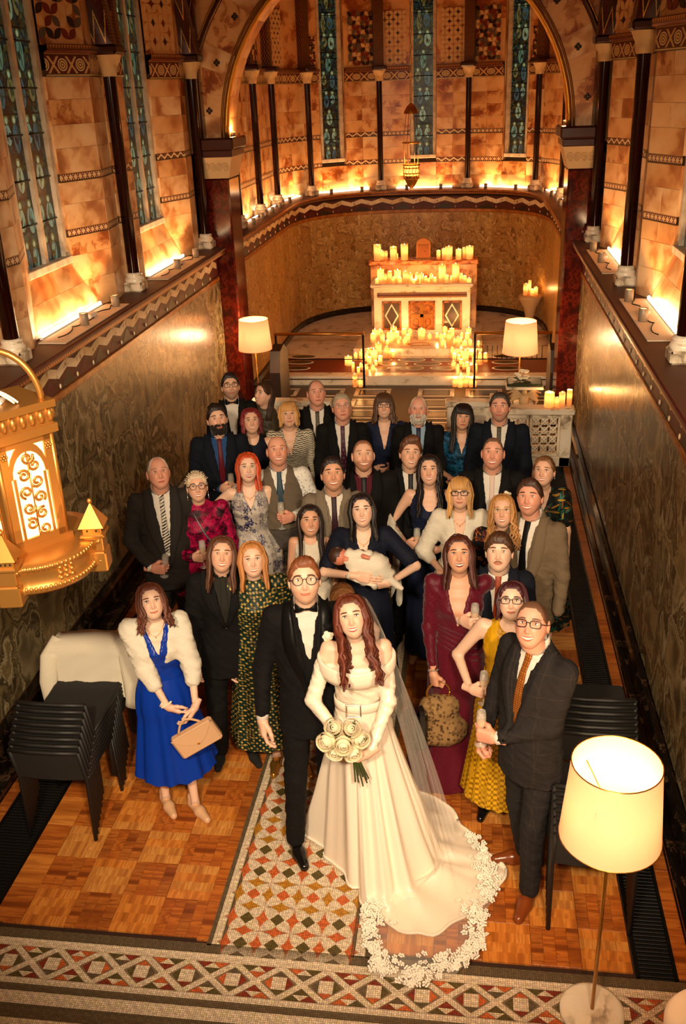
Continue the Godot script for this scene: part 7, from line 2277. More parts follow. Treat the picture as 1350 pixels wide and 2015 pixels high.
# ---------------------------------------------------------------- one person
const UPV := Vector3(0,1,0)
func lean_tab(tab: Array,lean: float,H: float) -> Array:
	var out := []
	for r in tab: out.append([r[0],r[1],r[2],r[3],lean * pow(clampf(r[0] / H,0,1.1),1.6)])
	return out
func person(id: int,s: Dictionary) -> Dictionary:
	var H: float = POS[id][2]; var k := H / 1.75
	var at := Vector3(POS[id][0],0.0,POS[id][1])
	if s.has("shift"): at += s.shift
	var yaw := atan2(0.93 - at.x,-at.z) + deg_to_rad(s.get("yaw",0.0))
	var t := thing("person",s.label,"person",at,yaw)
	var fem: bool = s.get("f",false)
	var wd: float = s.get("w",1.0) * k * (0.94 if fem else 0.91)
	var lean: float = s.get("lean",0.0)
	var hs: float = s.get("hs",lerpf(1.0,k,0.5) * (0.93 if fem else 0.98))
	var hd: Array = s.get("head",[0,14,0]).duplicate()
	if hd[1] > 0: hd[1] += 6.0 + 7.0 * clampf((8.0 + at.z) / 4.0,0,1)
	var hb := Basis(UPV,deg_to_rad(hd[0])) * Basis(Vector3.RIGHT,deg_to_rad(-hd[1])) * Basis(Vector3.BACK,deg_to_rad(hd[2]))
	var XH := Transform3D(hb.scaled_local(Vector3(s.get("fw",1.0),1,1) * hs),Vector3(lean,H - 0.118 * hs,0.045))
	H *= 1.022; k = H / 1.75
	var skin := lin(s.skin)
	var body := Flesh.new()
	build_head(body,XH,s)
	var nr := (0.047 if fem else 0.058) * (0.5 + 0.5 * wd)
	body.tube(PackedVector3Array([Vector3(lean * 0.75,0.78 * H,-0.01),Vector3(lean * 0.82,0.838 * H,-0.005),XH * Vector3(0,-0.075,-0.012),XH * Vector3(0,-0.04,-0.01)]),PackedFloat32Array([nr * 1.5,nr * 1.08,nr,nr]),14,skin)
	var sw := (0.158 if fem else 0.182) * wd
	var kind: String = s.get("kind","suit")
	var sit := {}
	var info := {"node": t,"H": H,"XH": XH,"hands": {},"wrist": {},"lean": lean,"k": k}
	var arms := {}
	for e in ["l","r"]:
		var sd := -1.0 if e == "l" else 1.0
		var a: Dictionary = s.get("arms",{}).get(e,{})
		var S := Vector3(sd * sw + lean * 0.72,0.806 * H - (0.0 if fem else 0.004),-0.012)
		var W: Vector3 = a.get("w",Vector3(sd * (sw + 0.055 * k),0.475 * H,0.035))
		var l1 := 0.172 * H; var l2 := 0.152 * H
		var dv := W - S
		if dv.length() > (l1 + l2) * 0.995: W = S + dv.normalized() * (l1 + l2) * 0.995
		var E := elbow(S,W,l1,l2,a.get("pole",Vector3(sd * 0.5,-0.4,-0.75)))
		arms[e] = [S,E,W]
		var fd: Vector3 = a.get("f",(W - E).normalized() + Vector3(0,-0.2,0.1))
		var td: Vector3 = a.get("t",Vector3(-sd * 0.25,0.0,1.0))
		if not a.get("hide",false):
			info.hands[e] = put_hand(body,W,fd,td,int(sd),a.get("pose","relaxed"),skin * Color(0.97,0.9,0.88),(0.92 if fem else 1.02) * lerpf(1.0,k,0.6))
		info.wrist[e] = W
	info.arms = arms
	var cell: float = s.get("cell",0.014)
	var lo := Vector3(-0.3 * wd,0.38 * H,-0.24); var hi := Vector3(0.3 * wd,0.90 * H,0.24)
	for e in arms:
		for p in arms[e]: lo = lo.min(p - Vector3(0.09,0.09,0.09)); hi = hi.max(p + Vector3(0.09,0.09,0.09))
	# tables: half widths and depths by height
	var tabm := [[0.43,0.183,0.128,0.0],[0.5,0.180,0.128,0.0],[0.585,0.168,0.122,0.004],[0.66,0.178,0.128,0.008],[0.73,0.192,0.13,0.008],[0.785,0.186,0.112,0.0],[0.815,0.15,0.088,-0.008],[0.84,0.088,0.07,-0.008],[0.862,0.066,0.064,-0.004]]
	var tabf := [[0.45,0.172,0.128,0.0],[0.51,0.176,0.13,-0.004],[0.57,0.152,0.115,0.0],[0.625,0.128,0.098,0.006],[0.68,0.136,0.106,0.012],[0.725,0.148,0.122,0.022],[0.77,0.146,0.1,0.008],[0.80,0.134,0.08,-0.004],[0.828,0.085,0.062,-0.006],[0.85,0.052,0.052,-0.004]]
	var tab := []
	for r in (tabf if fem else tabm): tab.append([r[0] * H,r[1] * wd,r[2] * wd * s.get("depth",1.0),r[3]])
	var belly: float = s.get("belly",0.0)
	if belly > 0:
		for r in tab:
			var g := bump(0,r[0] / H,0,0.58,1,0.1) * belly
			r[1] += g * 0.5; r[2] += g; r[3] += g * 0.6
	tab = lean_tab(tab,lean,H)
	info.tab = tab
	# hidden core that joins head,arms and legs into one figure
	body.tube(PackedVector3Array([Vector3(lean * 0.75,0.80 * H,-0.01),Vector3(lean * 0.5,0.62 * H,0),Vector3(lean * 0.3,0.5 * H,0)]),PackedFloat32Array([0.06 * k,0.07 * k,0.08 * k]),8,skin)
	var feet := {}
	var fs: Array = s.get("feet",[[-0.1,0.0],[0.1,0.02]])
	for q in 2:
		var sd := -1.0 if q == 0 else 1.0
		var hip := Vector3(sd * 0.085 * wd + lean * 0.3,0.5 * H,0); var kn := Vector3(lerpf(sd * 0.085 * wd,fs[q][0],0.55),0.275 * H,fs[q][1] * 0.5 + 0.02); var an := Vector3(fs[q][0],0.05 * H,fs[q][1] - 0.03)
		feet[q] = [hip,kn,an]
		body.tube(PackedVector3Array([hip,kn,an,an + Vector3(0,-0.02,0.02)]),PackedFloat32Array([0.055 * wd,0.042 * wd,0.03 * wd,0.034 * wd]),8,skin)
	var bare: bool = kind != "suit"
	if bare:
		var FB := Field.new(lo,hi,s.get("bcell",0.0125))
		FB.torso(tab,-0.006)
		for e in arms:
			var a: Array = arms[e]
			FB.capsule(a[0] + Vector3(0,-0.012,0),a[1],0.044 * wd,0.033 * wd,0.045); FB.capsule(a[1],a[2],0.033 * wd,0.022 * wd,0.015)
		var r := FB.mesh_into(PackedVector3Array(),PackedVector3Array(),PackedInt32Array())
		body.add(r[0],r[1],r[2],skin)
		info.FB = FB
	else:
		for e in arms: body.tube(PackedVector3Array([Vector3(lean * 0.75,0.79 * H,0),arms[e][0],arms[e][1],arms[e][2]]),PackedFloat32Array([0.05,0.045 * wd,0.034 * wd,0.026 * wd]),8,skin)
	mi(t,"body",body.mesh(),skin_mat())
	build_hair(t,XH,s)
	if s.has("glasses"): build_glasses(t,XH,s.glasses,s.get("specs",0.0022),s.get("round",false))
	if s.has("earring"):
		for e in [-1.0,1.0]:
			var b := B.new(); b.smooth(1)
			b.tube(PackedVector3Array([XH * Vector3(e * 0.081,-0.03,-0.008),XH * Vector3(e * 0.083,-0.032 - s.earring,-0.006)]),PackedFloat32Array([0.002,0.004]),6)
			mi(t,"earring",b.done(),mat("silver",col8(214,206,194),0.25,0.9))
	if kind == "suit": dress_suit(info,s,tab,arms,lo,hi,cell,wd)
	else: dress_gown(info,s,tab,arms,lo,hi,cell,wd)
	if s.get("trousers",kind == "suit"):
		var FT := Field.new(Vector3(-0.3 * wd,0.02,-0.2),Vector3(0.3 * wd,0.60 * H,0.22),maxf(cell,0.015))
		var tr := []
		for r in tab: if r[0] < 0.61 * H: tr.append(r)
		tr.push_front([0.47 * H,0.165 * wd,0.112 * wd,0.0,lean * 0.25])
		tr = tr.filter(func(r): return r[0] >= 0.47 * H)
		FT.torso(tr,-0.012)
		for q in 2: FT.capsule(feet[q][0] + Vector3(0,-0.02,0),feet[q][1],0.088 * wd,0.066 * wd,0.04); FT.capsule(feet[q][1],feet[q][2] + Vector3(0,0.0,0.01),0.066 * wd,0.056 * wd,0.02)
		mi(t,"trousers",FT.mesh(0.006),s.get("leg_mat",s.get("cloth",M.iron)))
	if s.has("shoe"):
		for q in 2: shoe(t,Vector3(fs[q][0],0.0,fs[q][1] - 0.02),deg_to_rad(s.get("toe",[-14,14])[q]),s.shoe,0.0,0.9 if fem else 1.08)
	return info
func skin_mat() -> StandardMaterial3D:
	if M.has("skin"): return M.skin
	var m := vmat("skin",0.5)
	m.subsurf_scatter_enabled = true; m.subsurf_scatter_strength = 0.12
	return m

func dress_suit(info: Dictionary,s: Dictionary,tab: Array,arms: Dictionary,lo: Vector3,hi: Vector3,cell: float,wd: float) -> void:
	var t: Node3D = info.node; var H: float = info.H; var lean: float = info.lean
	var cloth: Material = s.get("cloth",M.get("black_suit"))
	var waist: bool = s.get("waistcoat_only",false)
	var yv: float = s.get("button",0.60) * H
	var xc := func(y: float) -> float: return lean * pow(clampf(y / H,0,1.1),1.6)
	var hw := 0.066 * wd; var slope := hw / (0.84 * H - yv)
	var lx: float = (xc.call(0.84 * H) - xc.call(yv)) / (0.84 * H - yv)
	# shirt
	var FS := Field.new(Vector3(lo.x,0.5 * H,-0.2),Vector3(hi.x,0.91 * H,0.24),maxf(cell,0.012)) if not waist else Field.new(lo,hi,cell)
	var ts := []
	for r in tab: if r[0] > 0.5 * H: ts.append(r)
	var nk: float = 0.064 * (0.5 + 0.5 * wd)
	ts.append([0.875 * H,nk,nk * 1.02,0.0,xc.call(0.875 * H)])
	FS.torso(ts,-0.016)
	if waist:
		for e in arms:
			var a: Array = arms[e]
			FS.capsule(a[0] + Vector3(0,-0.015,0),a[1],0.066 * wd,0.056 * wd,0.05); FS.capsule(a[1],a[2] - (a[2] - a[1]).normalized() * 0.02,0.057 * wd,0.042 * wd,0.02)
	mi(t,"shirt",FS.mesh(0.003),s.get("shirt",M.white_shirt))
	info.FS = FS
	# jacket or waistcoat
	var FJ := Field.new(lo,hi,cell)
	var tj := []
	for r in tab: if r[0] > (0.535 * H if waist else 0.0): tj.append(r)
	if not waist and s.get("skirted",true): tj[0] = [0.425 * H,tj[0][1] * 1.03,tj[0][2] * 1.04,tj[0][3],tj[0][4]]
	FJ.torso(tj,-0.006 if waist else 0.004)
	if not waist:
		for e in arms:
			var a: Array = arms[e]
			FJ.capsule(a[0] + Vector3(0,-0.006,0),a[1],0.062 * wd,0.052 * wd,0.04); FJ.capsule(a[1],a[2] - (a[2] - a[1]).normalized() * 0.03,0.052 * wd,0.041 * wd,0.02)
	FJ.notch(yv,slope,xc.call(yv),-0.02,lx)
	if not waist and s.get("open_hem",true): FJ.notch(0.3 * H,-0.001,xc.call(0.45 * H),0.5)
	mi(t,"waistcoat" if waist else "jacket",FJ.mesh(0.006),cloth)
	info.FJ = FJ
	if s.has("vest"):
		var FV := Field.new(Vector3(lo.x,0.52 * H,-0.2),Vector3(hi.x,0.84 * H,0.24),0.013)
		var tv := []
		for r in tab: if r[0] > 0.53 * H and r[0] < 0.83 * H: tv.append(r)
		FV.torso(tv,-0.009)
		FV.notch(0.685 * H,hw * 0.85 / (0.15 * H),xc.call(0.69 * H),-0.02,lx)
		mi(t,"vest",FV.mesh(),s.vest)
	# lapels
	if not waist:
		var lm: Material = s.get("lapel",cloth)
		for sd in [-1.0,1.0]:
			var pts := []; var w := []
			for q in 8:
				var u := q / 7.0
				var y := lerpf(0.848 * H,yv - 0.01,u)
				var e := maxf(0.0,(y - yv) * slope)
				var wl: float = (0.018 + 0.03 * sin(PI * minf(1.0,u * 1.15 + 0.1))) * (1.0 if u < 0.9 else 0.6)
				pts.append(Vector2(xc.call(y) + sd * (e + wl - 0.004),y)); w.append(wl)
			drape(t,"lapel",FJ,pts,w,0.009,lm,4,0.012)
	# collar
	var b := B.new(); b.smooth(1)
	var ring := []
	for q in 17:
		var a := lerpf(0.35,TAU - 0.35,q / 16.0) + PI / 2 - PI / 2
		var c := Vector3(xc.call(0.865 * H),0,0.004)
		var r := nk - 0.008
		var d := Vector3(sin(a),0,cos(a))
		var drop := 0.028 * clampf(1.0 - absf(sin(a * 0.5)) * 1.1,0,1)
		ring.append(PackedVector3Array([c + d * (r + 0.001) + Vector3(0,0.872 * H - 0.012 * cos(a),0),c + d * (r + 0.006) + Vector3(0,0.868 * H - 0.012 * cos(a),0),c + d * (r + 0.017) + Vector3(0,0.848 * H - drop,0.0),c + d * (r + 0.008) + Vector3(0,0.848 * H - drop,0)]))
	b.sheet(ring)
	mi(t,"collar",b.done(),s.get("shirt",M.white_shirt))
	# neckwear
	if s.has("tie"):
		var pts := []; var w := []
		for q in 9:
			var u := q / 8.0
			var y := lerpf(0.845 * H,yv - 0.03,u)
			pts.append(Vector2(xc.call(y),y)); w.append([0.02,0.017,0.017,0.02,0.024,0.028,0.032,0.035,0.037][q])
		drape(t,"tie",FS,pts,w,0.008,s.tie,4,0.006)
		b = B.new(); b.smooth(1)
		b.tube(PackedVector3Array([Vector3(xc.call(0.85 * H),0.853 * H,nk + 0.004),Vector3(xc.call(0.84 * H),0.832 * H,FS.front(xc.call(0.83 * H),0.832 * H) + 0.004)]),PackedFloat32Array([0.021,0.014]),8,0.7); mi(t,"tie_knot",b.done(),s.tie)
	if s.has("bow"):
		b = B.new(); b.smooth(1)
		var c := Vector3(xc.call(0.848 * H),0.846 * H,nk + 0.018)
		b.ball(c,Vector3(0.012,0.014,0.012),8,6)
		for sd in [-1.0,1.0]:
			b.tube(PackedVector3Array([c,c + Vector3(sd * 0.03,0.001,0.002),c + Vector3(sd * 0.056,0,-0.006)]),PackedFloat32Array([0.008,0.02,0.027]),8,0.4)
		mi(t,"bow_tie",b.done(),s.bow)
	if s.has("pocket"):
		drape(t,"pocket_square",FJ,[Vector2(0.1 * wd + lean * 0.6,0.725 * H),Vector2(0.145 * wd + lean * 0.6,0.735 * H)],[0.008,0.01],0.006,s.pocket,2)
	if s.has("rose"):
		rose_on(t,Vector3(0.105 * wd + lean * 0.65,0.765 * H,FJ.front(0.105 * wd + lean * 0.65,0.765 * H) + 0.02),0.032)
	for e in arms:
		if info.hands.has(e):
			var a: Array = arms[e]
			var d: Vector3 = (a[2] - a[1]).normalized()
			b = B.new(); b.smooth(1); b.tube(PackedVector3Array([a[2] - d * 0.04,a[2] + d * 0.006]),PackedFloat32Array([0.036 * wd]),12); mi(t,"cuff",b.done(),s.get("shirt",M.white_shirt))
	b = B.new(); b.smooth(1)
	for q in s.get("buttons",1):
		var y: float = yv - 0.02 - 0.055 * q
		b.ball(Vector3(xc.call(y),y,FJ.front(xc.call(y),y) + 0.004),Vector3(0.008,0.008,0.004),8,5)
	mi(t,"button",b.done(),M.black_plastic)
func rose_on(t: Node3D,c: Vector3,r: float) -> void:
	var b := B.new(); b.smooth(1)
	b.ball(c,Vector3(r * 0.5,r * 0.5,r * 0.45),8,6)
	for q in 9:
		var a := q * 2.4
		b.ball(c + Vector3(cos(a),sin(a),-0.25) * r * (0.3 + 0.05 * q),Vector3(r * 0.45,r * 0.4,r * 0.28),8,5)
	mi(t,"buttonhole_rose",b.done(),M.white_petal)
	b = B.new(); b.smooth(1); b.tube(PackedVector3Array([c - Vector3(0,r * 0.5,0.006),c - Vector3(-0.004,r * 2.2,0.008)]),PackedFloat32Array([0.004]),5); mi(t,"stem",b.done(),M.leaf_green)

func skirt(t: Node3D,called: String,top: Array,y1: float,r1: Vector2,folds: int,amp: float,m: Material,sway := Vector3.ZERO,lean := 0.0,seed_ := 1.0,bell := 1.0) -> void:
	# top = [y,half width,half depth]
	var b := B.new(); b.smooth(1)
	var rows := []; var R := 22; var S := 72
	for i in R + 1:
		var u := float(i) / R
		var e := pow(u,bell)
		var row := PackedVector3Array()
		var y := lerpf(top[0],y1,u)
		for j in S:
			var a := TAU * j / S
			var fo := amp * pow(u,0.8) * (sin(a * folds + seed_ + 0.5 * sin(a * 3.0 + seed_)) * 0.65 + 0.35 * sin(a * folds * 1.7 + seed_ * 2.0))
			var rx: float = lerpf(top[1],r1.x,e) + fo + 0.018 * sin(PI * minf(1.0,u * 2.4)); var rz: float = lerpf(top[2],r1.y,e) + fo + 0.02 * sin(PI * minf(1.0,u * 2.4))
			row.append(Vector3(cos(a) * rx,y + (0.012 * sin(a * folds + seed_) * u if u > 0.98 else 0.0),-sin(a) * rz) + sway * e + Vector3(lean * (1.0 - u) * 0.45,0,0))
		rows.append(row)
	b.sheet(rows,true)
	mi(t,called,b.done(),m)
func dress_gown(info: Dictionary,s: Dictionary,tab: Array,arms: Dictionary,lo: Vector3,hi: Vector3,cell: float,wd: float) -> void:
	var t: Node3D = info.node; var H: float = info.H; var lean: float = info.lean
	var cloth: Material = s.cloth
	var sleeve: float = s.get("sleeve",0.0)      # 0 none,1 to the wrist
	var FD := Field.new(lo,hi,minf(cell,0.013))
	FD.torso(tab,s.get("grow",0.007))
	if sleeve > 0.0:
		var full: float = s.get("puff",0.0)
		for e in arms:
			var a: Array = arms[e]
			var L1: float = (a[1] - a[0]).length(); var L: float = L1 + (a[2] - a[1]).length()
			var u := sleeve * L
			if u <= L1: FD.capsule(a[0] + Vector3(0,-0.01,0),a[0].lerp(a[1],u / L1),0.06 * wd + full * 0.5,(0.052 + full) * wd,0.04)
			else:
				FD.capsule(a[0] + Vector3(0,-0.01,0),a[1],0.053 * wd + full * 0.4,(0.042 + full) * wd,0.04); FD.capsule(a[1],a[1].lerp(a[2],(u - L1) / (L - L1)),(0.042 + full) * wd,(0.03 + full * 0.6) * wd,0.02)
	var nl: String = s.get("neck","round")
	var xn := lean * 0.72
	match nl:
		"v": FD.notch(s.get("v_y",0.70) * H,s.get("v_w",0.062) * wd / ((0.84 - s.get("v_y",0.70)) * H),xn,-0.03)
		"round": FD.hollow_ball(Vector3(xn,0.845 * H,0.02),Vector3(0.068 * wd,0.05 * H,0.12))
		"straps":
			for z in 1: FD.hollow_ball(Vector3(xn,0.86 * H,0.04),Vector3(0.085 * wd,0.12 * H,0.2))
		"high": pass
		"strapless": FD.top(s.get("top_y",0.76) * H)
	if nl in ["straps","round","v"] and sleeve == 0.0:
		for sd in [-1.0,1.0]: FD.hollow_ball(Vector3(sd * 0.205 * wd + xn,0.80 * H,0.0),Vector3(0.066 * wd,0.062 * H,0.2))
	info.FD = FD
	if s.has("top_end"): # blouse or jacket that ends at the hip
		for iy in FD.ny:
			var y: float = s.top_end * H - (FD.o.y + iy * FD.h)
			for q in FD.nz * FD.nx:
				var i := iy * FD.nz * FD.nx + q
				FD.f[i] = maxf(FD.f[i],y)
	mi(t,s.get("top_name","dress_bodice"),FD.mesh(s.get("crease",0.006)),cloth)
	if nl == "straps":
		for sd in [-1.0,1.0]:
			var pts := []; var w := []
			for q in 6: var y := lerpf(0.735,0.818,q / 5.0) * H; pts.append(Vector2(xn + sd * (0.078 + 0.004 * q) * wd,y)); w.append(0.012)
			drape(t,"strap",info.FB,pts,w,0.005,cloth,2)
	if s.get("skirt",true):
		var y0: float = s.get("skirt_y",0.56) * H
		var r := 0
		while r < tab.size() - 2 and tab[r + 1][0] < y0: r += 1
		var u: float = (y0 - tab[r][0]) / (tab[r + 1][0] - tab[r][0])
		skirt(t,"skirt",[y0,lerpf(tab[r][1],tab[r + 1][1],u) + 0.006,lerpf(tab[r][2],tab[r + 1][2],u) + 0.008],s.get("hem",0.25) * H,s.get("hem_r",Vector2(0.26,0.22)) * info.k,s.get("folds",9),s.get("fold_amp",0.018),s.get("skirt_mat",cloth),s.get("sway",Vector3.ZERO),lean,float(t.get_index() % 7),s.get("bell",1.0))
	if s.has("belt"):
		var b := B.new(); b.smooth(1)
		var rows := []
		for e in [[-0.02,0.010],[-0.016,0.016],[0.016,0.016],[0.02,0.010]]:
			var row := PackedVector3Array()
			var yb := 0.622 * H
			for j in 40:
				var a := TAU * j / 40
				row.append(Vector3(cos(a) * (0.128 * wd + e[1]) + lean * 0.47,yb + e[0],-sin(a) * (0.098 * wd + e[1]) + 0.006))
			rows.append(row)
		b.sheet(rows,true); mi(t,"belt",b.done(),s.belt)

var flute_mesh := {}
func flute(info: Dictionary,e: String,label: String,tilt := Vector3.ZERO,full := true) -> void:
	if flute_mesh.is_empty():
		var b := B.new(); b.smooth(1)
		b.lathe(PackedVector2Array([pt(0,-0.085),pt(0.03,-0.085),pt(0.031,-0.082),pt(0.006,-0.077),pt(0.004,-0.07),pt(0.004,-0.01),pt(0.007,0.0),pt(0.019,0.018),pt(0.0245,0.045),pt(0.025,0.08),pt(0.0215,0.118),pt(0.0205,0.118),pt(0.0238,0.08),pt(0.0233,0.046),pt(0.018,0.02),pt(0.0,0.006)]),Vector3.ZERO,18)
		flute_mesh.glass = b.done()
		b = B.new(); b.smooth(1)
		b.lathe(PackedVector2Array([pt(0,0.008),pt(0.0172,0.021),pt(0.0224,0.046),pt(0.0228,0.058),pt(0,0.058)]),Vector3.ZERO,16)
		flute_mesh.wine = b.done()
		var g := mat("flute_glass",Color(0.97,0.96,0.92,0.19),0.03)
		g.transparency = BaseMaterial3D.TRANSPARENCY_ALPHA; g.metallic_specular = 0.9
		var w := mat("champagne",Color(0.92,0.66,0.26,0.72),0.06)
		w.transparency = BaseMaterial3D.TRANSPARENCY_ALPHA
	var X: Transform3D = info.node.transform * info.hands[e]
	var at: Vector3 = X * Vector3(0,-0.082,0.03)
	var t := thing("champagne_flute",label,"glass",at,0.0,"champagne flutes")
	var up := (Vector3.UP + tilt).normalized()
	t.basis = Basis(Quaternion(Vector3.UP,up))
	mi(t,"glass",flute_mesh.glass,M.flute_glass)
	if full: mi(t,"champagne",flute_mesh.wine,M.champagne)

# ---------------------------------------------------------------- fabrics
func motif(key: String,size: int,bg: Color,fn: Callable) -> ImageTexture:
	var im := Image.create(size,size,false,Image.FORMAT_RGB8)
	im.fill(bg)
	fn.call(im)
	T[key] = ImageTexture.create_from_image(im)
	return T[key]
func flowers(im: Image,n: int,r0: float,r1: float,cols: Array,seed_: int) -> void:
	var r := RandomNumberGenerator.new(); r.seed = seed_
	for k in n:
		var x := r.randf() * im.get_width(); var y := r.randf() * im.get_height(); var q := r.randf_range(r0,r1)
		var c: Color = cols[r.randi() % cols.size()]
		for a in 5: disc(im,x + cos(a * 1.26) * q * 0.8,y + sin(a * 1.26) * q * 0.8,q * 0.55,q * 0.4,c,a * 1.26)
		disc(im,x + q * 1.9,y + q * 0.6,q * 0.7,q * 0.25,c,r.randf() * 3)
func fabrics() -> void:
	fine("black_suit",col8(20,18,19)); fine("navy_suit",col8(20,23,36)); fine("charcoal",col8(46,41,38)); fine("white_shirt",col8(236,228,216),0.7)
	fine("grey_tweed",col8(132,118,100)); fine("taupe",col8(112,98,82)); fine("beige_tweed",col8(120,102,80)); fine("navy_dress",col8(28,36,62),0.7); fine("deep_navy",col8(20,24,42),0.75)
	fine("ivory_satin",col8(240,226,206),0.32); fine("ivory_cloth",col8(236,224,204),0.75); fine("knit_white",col8(240,230,210),0.9)
	fine("blue_satin",col8(16,58,168),0.28); fine("blue_shirt",col8(40,78,130),0.75); fine("pale_blue_shirt",col8(150,178,200),0.75); fine("burgundy_shirt",col8(84,20,34),0.75)
	fine("dark_shirt",col8(44,42,36)); fine("tie_burgundy",col8(96,16,30),0.5); fine("tie_black",col8(16,15,16),0.5); fine("tie_plum",col8(52,22,34),0.5); fine("tie_navy",col8(24,30,62),0.5); fine("tie_pink",col8(226,200,186),0.45); fine("tie_teal",col8(44,68,84),0.5); fine("tie_rust",col8(150,60,26),0.45); fine("tie_brown",col8(104,54,22),0.4)
	fine("red_silk",col8(196,50,30),0.5); fine("grey_trouser",col8(86,78,72))
	mat("leather_black",col8(16,14,14),0.18); mat("leather_brown",col8(120,58,22),0.25); mat("leather_nude",col8(206,162,124),0.4); mat("suede_black",col8(18,16,16),0.9); mat("leather_gold",col8(190,140,60),0.25,0.8)
	fine("green_dots",Color.WHITE,0.5,motif("dots",256,col8(24,44,34),func(im):
		for j in 8:
			for i in 4: disc(im,i * 64 + (32 if j % 2 else 0) + 16,j * 32 + 12,12,9,col8(222,182,96) if (i * 3 + j) % 5 else col8(150,112,50),0.5)),6.5)
	fine("tie_stripe",Color.WHITE,0.5,motif("stripe",128,col8(226,216,200),func(im):
		for y in 128:
			for x in 128: if posmod(x * 1 + y * 2,64) < 34: im.set_pixel(x,y,col8(22,20,22))),12.0)
	fine("wave_print",Color.WHITE,0.7,motif("wave",128,col8(232,220,194),func(im):
		for y in 128:
			for x in 128: if posmod(y + int(6.0 * absf(sin(x * PI / 32.0))),16) < 8: im.set_pixel(x,y,col8(24,20,18))),8.0)
	fine("floral_shirt",Color.WHITE,0.7,motif("floral_shirt",256,col8(226,222,212),func(im): flowers(im,70,3,6,[col8(40,56,96),col8(70,84,110),col8(90,100,90)],3)),5.0)
	fine("silver_floral",Color.WHITE,0.35,motif("silver_floral",256,col8(190,180,168),func(im): flowers(im,34,7,16,[col8(36,34,76),col8(52,50,96),col8(30,28,50)],5)),3.2)
	fine("magenta",Color.WHITE,0.5,stone("magenta_t",15,256,0.02,30.0,[[0.0,col8(20,6,12)],[0.42,col8(40,8,22)],[0.5,col8(150,10,60)],[0.65,col8(196,20,84)],[0.8,col8(120,8,44)],[1.0,col8(230,90,110)]]),2.4)
	fine("teal_print",Color.WHITE,0.6,stone("teal_t",17,256,0.03,30.0,[[0.0,col8(8,14,26)],[0.45,col8(14,40,60)],[0.55,col8(20,106,120)],[0.68,col8(20,60,120)],[1.0,col8(120,170,170)]]),2.6)
	fine("jungle_print",Color.WHITE,0.6,motif("jungle",256,col8(16,20,18),func(im):
		var r := RandomNumberGenerator.new(); r.seed = 8
		for k in 44: disc(im,r.randf() * 256,r.randf() * 256,22,5,[col8(28,84,70),col8(40,110,90),col8(200,140,30),col8(120,70,20),col8(20,60,60)][r.randi() % 5],r.randf() * 3)),3.0)
	fine("black_floral",Color.WHITE,0.7,motif("black_floral",256,col8(22,18,20),func(im): flowers(im,16,7,13,[col8(206,106,44),col8(150,60,60),col8(210,150,100)],9)),3.0)
	fine("check_suit",Color.WHITE,0.9,motif("check",128,col8(34,31,31),func(im):
		for x in 128:
			for q in [0,1]: im.set_pixel(x,q,col8(58,50,44)); im.set_pixel(q,x,col8(58,50,44))
			im.set_pixel(x,64,col8(46,36,34)); im.set_pixel(64,x,col8(46,36,34))),9.0)
	fine("yellow_silk",Color.WHITE,0.35,motif("yellow",128,col8(206,156,24),func(im):
		for x in 128:
			if x % 42 < 20:
				for y in 128: im.set_pixel(x,y,col8(184,134,16))),5.0)
	fine("yellow_skirt",Color.WHITE,0.35,motif("yellow_s",128,col8(214,164,30),func(im):
		for x in 128:
			for y in 128: if (x % 32 < 12) != (y % 32 < 14): im.set_pixel(x,y,col8(140,96,12))),7.0)
	fine("burgundy_glitter",Color.WHITE,0.5,motif("glit",256,col8(86,8,28),func(im):
		var r := RandomNumberGenerator.new(); r.seed = 3
		for k in 500: im.set_pixel(r.randi() % 256,r.randi() % 256,col8(200,110,120))),4.0,0.3)
	fine("black_sequin",Color.WHITE,0.4,motif("sequin",128,col8(18,16,16),func(im):
		for j in 16:
			for i in 16: disc(im,i * 8 + 4 * (j % 2),j * 8,1.6,1.6,col8(170,150,110))),9.0)
	fine("tie_pattern",Color.WHITE,0.5,motif("tiep",64,col8(30,26,26),func(im):
		for j in 4:
			for i in 4: disc(im,i * 16 + 8 * (j % 2),j * 16,4,4,col8(150,136,110))),22.0)
	fine("tie_purple",Color.WHITE,0.5,motif("tieq",64,col8(60,24,34),func(im):
		for j in 2:
			for i in 2: disc(im,i * 32 + 16 * j,j * 32,9,12,col8(90,60,84))),14.0)
	fine("leopard",Color.WHITE,0.95,motif("leo",256,col8(150,116,74),func(im):
		var r := RandomNumberGenerator.new(); r.seed = 6
		for k in 90:
			var x := r.randf() * 256; var y := r.randf() * 256
			disc(im,x,y,r.randf_range(7,11),r.randf_range(5,8),col8(40,26,16),r.randf() * 3); disc(im,x,y,4,3,col8(110,76,44))),4.0)
	if not M.has("tie_gold"): fine("tie_gold",Color.WHITE,0.4,motif("tieg",64,col8(120,66,26),func(im):
		for j in 4:
			for i in 4: disc(im,i * 16,j * 16,3,3,col8(190,130,60))),20.0)

const FAIR := Color(0.87,0.68,0.57)
const PALE := Color(0.90,0.74,0.64)
const RUDDY := Color(0.86,0.62,0.52)
const TAN := Color(0.83,0.62,0.5)
func down(sd: float,wd := 1.0) -> Dictionary: return {"w": Vector3(sd * 0.25 * wd,0.84,0.05)}
func hold(x: float,y: float,z: float,sd: float) -> Dictionary:
	# forearm across the body,fist round a stem,thumb side up
	return {"w": Vector3(x + sd * 0.085,y,z - 0.03),"f": Vector3(-sd * 0.9,0.0,0.5),"t": Vector3(0,1,0.1),"pose": "grip","pole": Vector3(sd * 0.6,-0.7,-0.4)}
func fold(x: float,y: float,z: float,sd: float,pose := "relaxed") -> Dictionary:
	return {"w": Vector3(x + sd * 0.085,y,z),"f": Vector3(-sd,-0.15,0.35),"t": Vector3(0,0.8,0.6),"pose": pose,"pole": Vector3(sd * 0.7,-0.6,-0.4)}
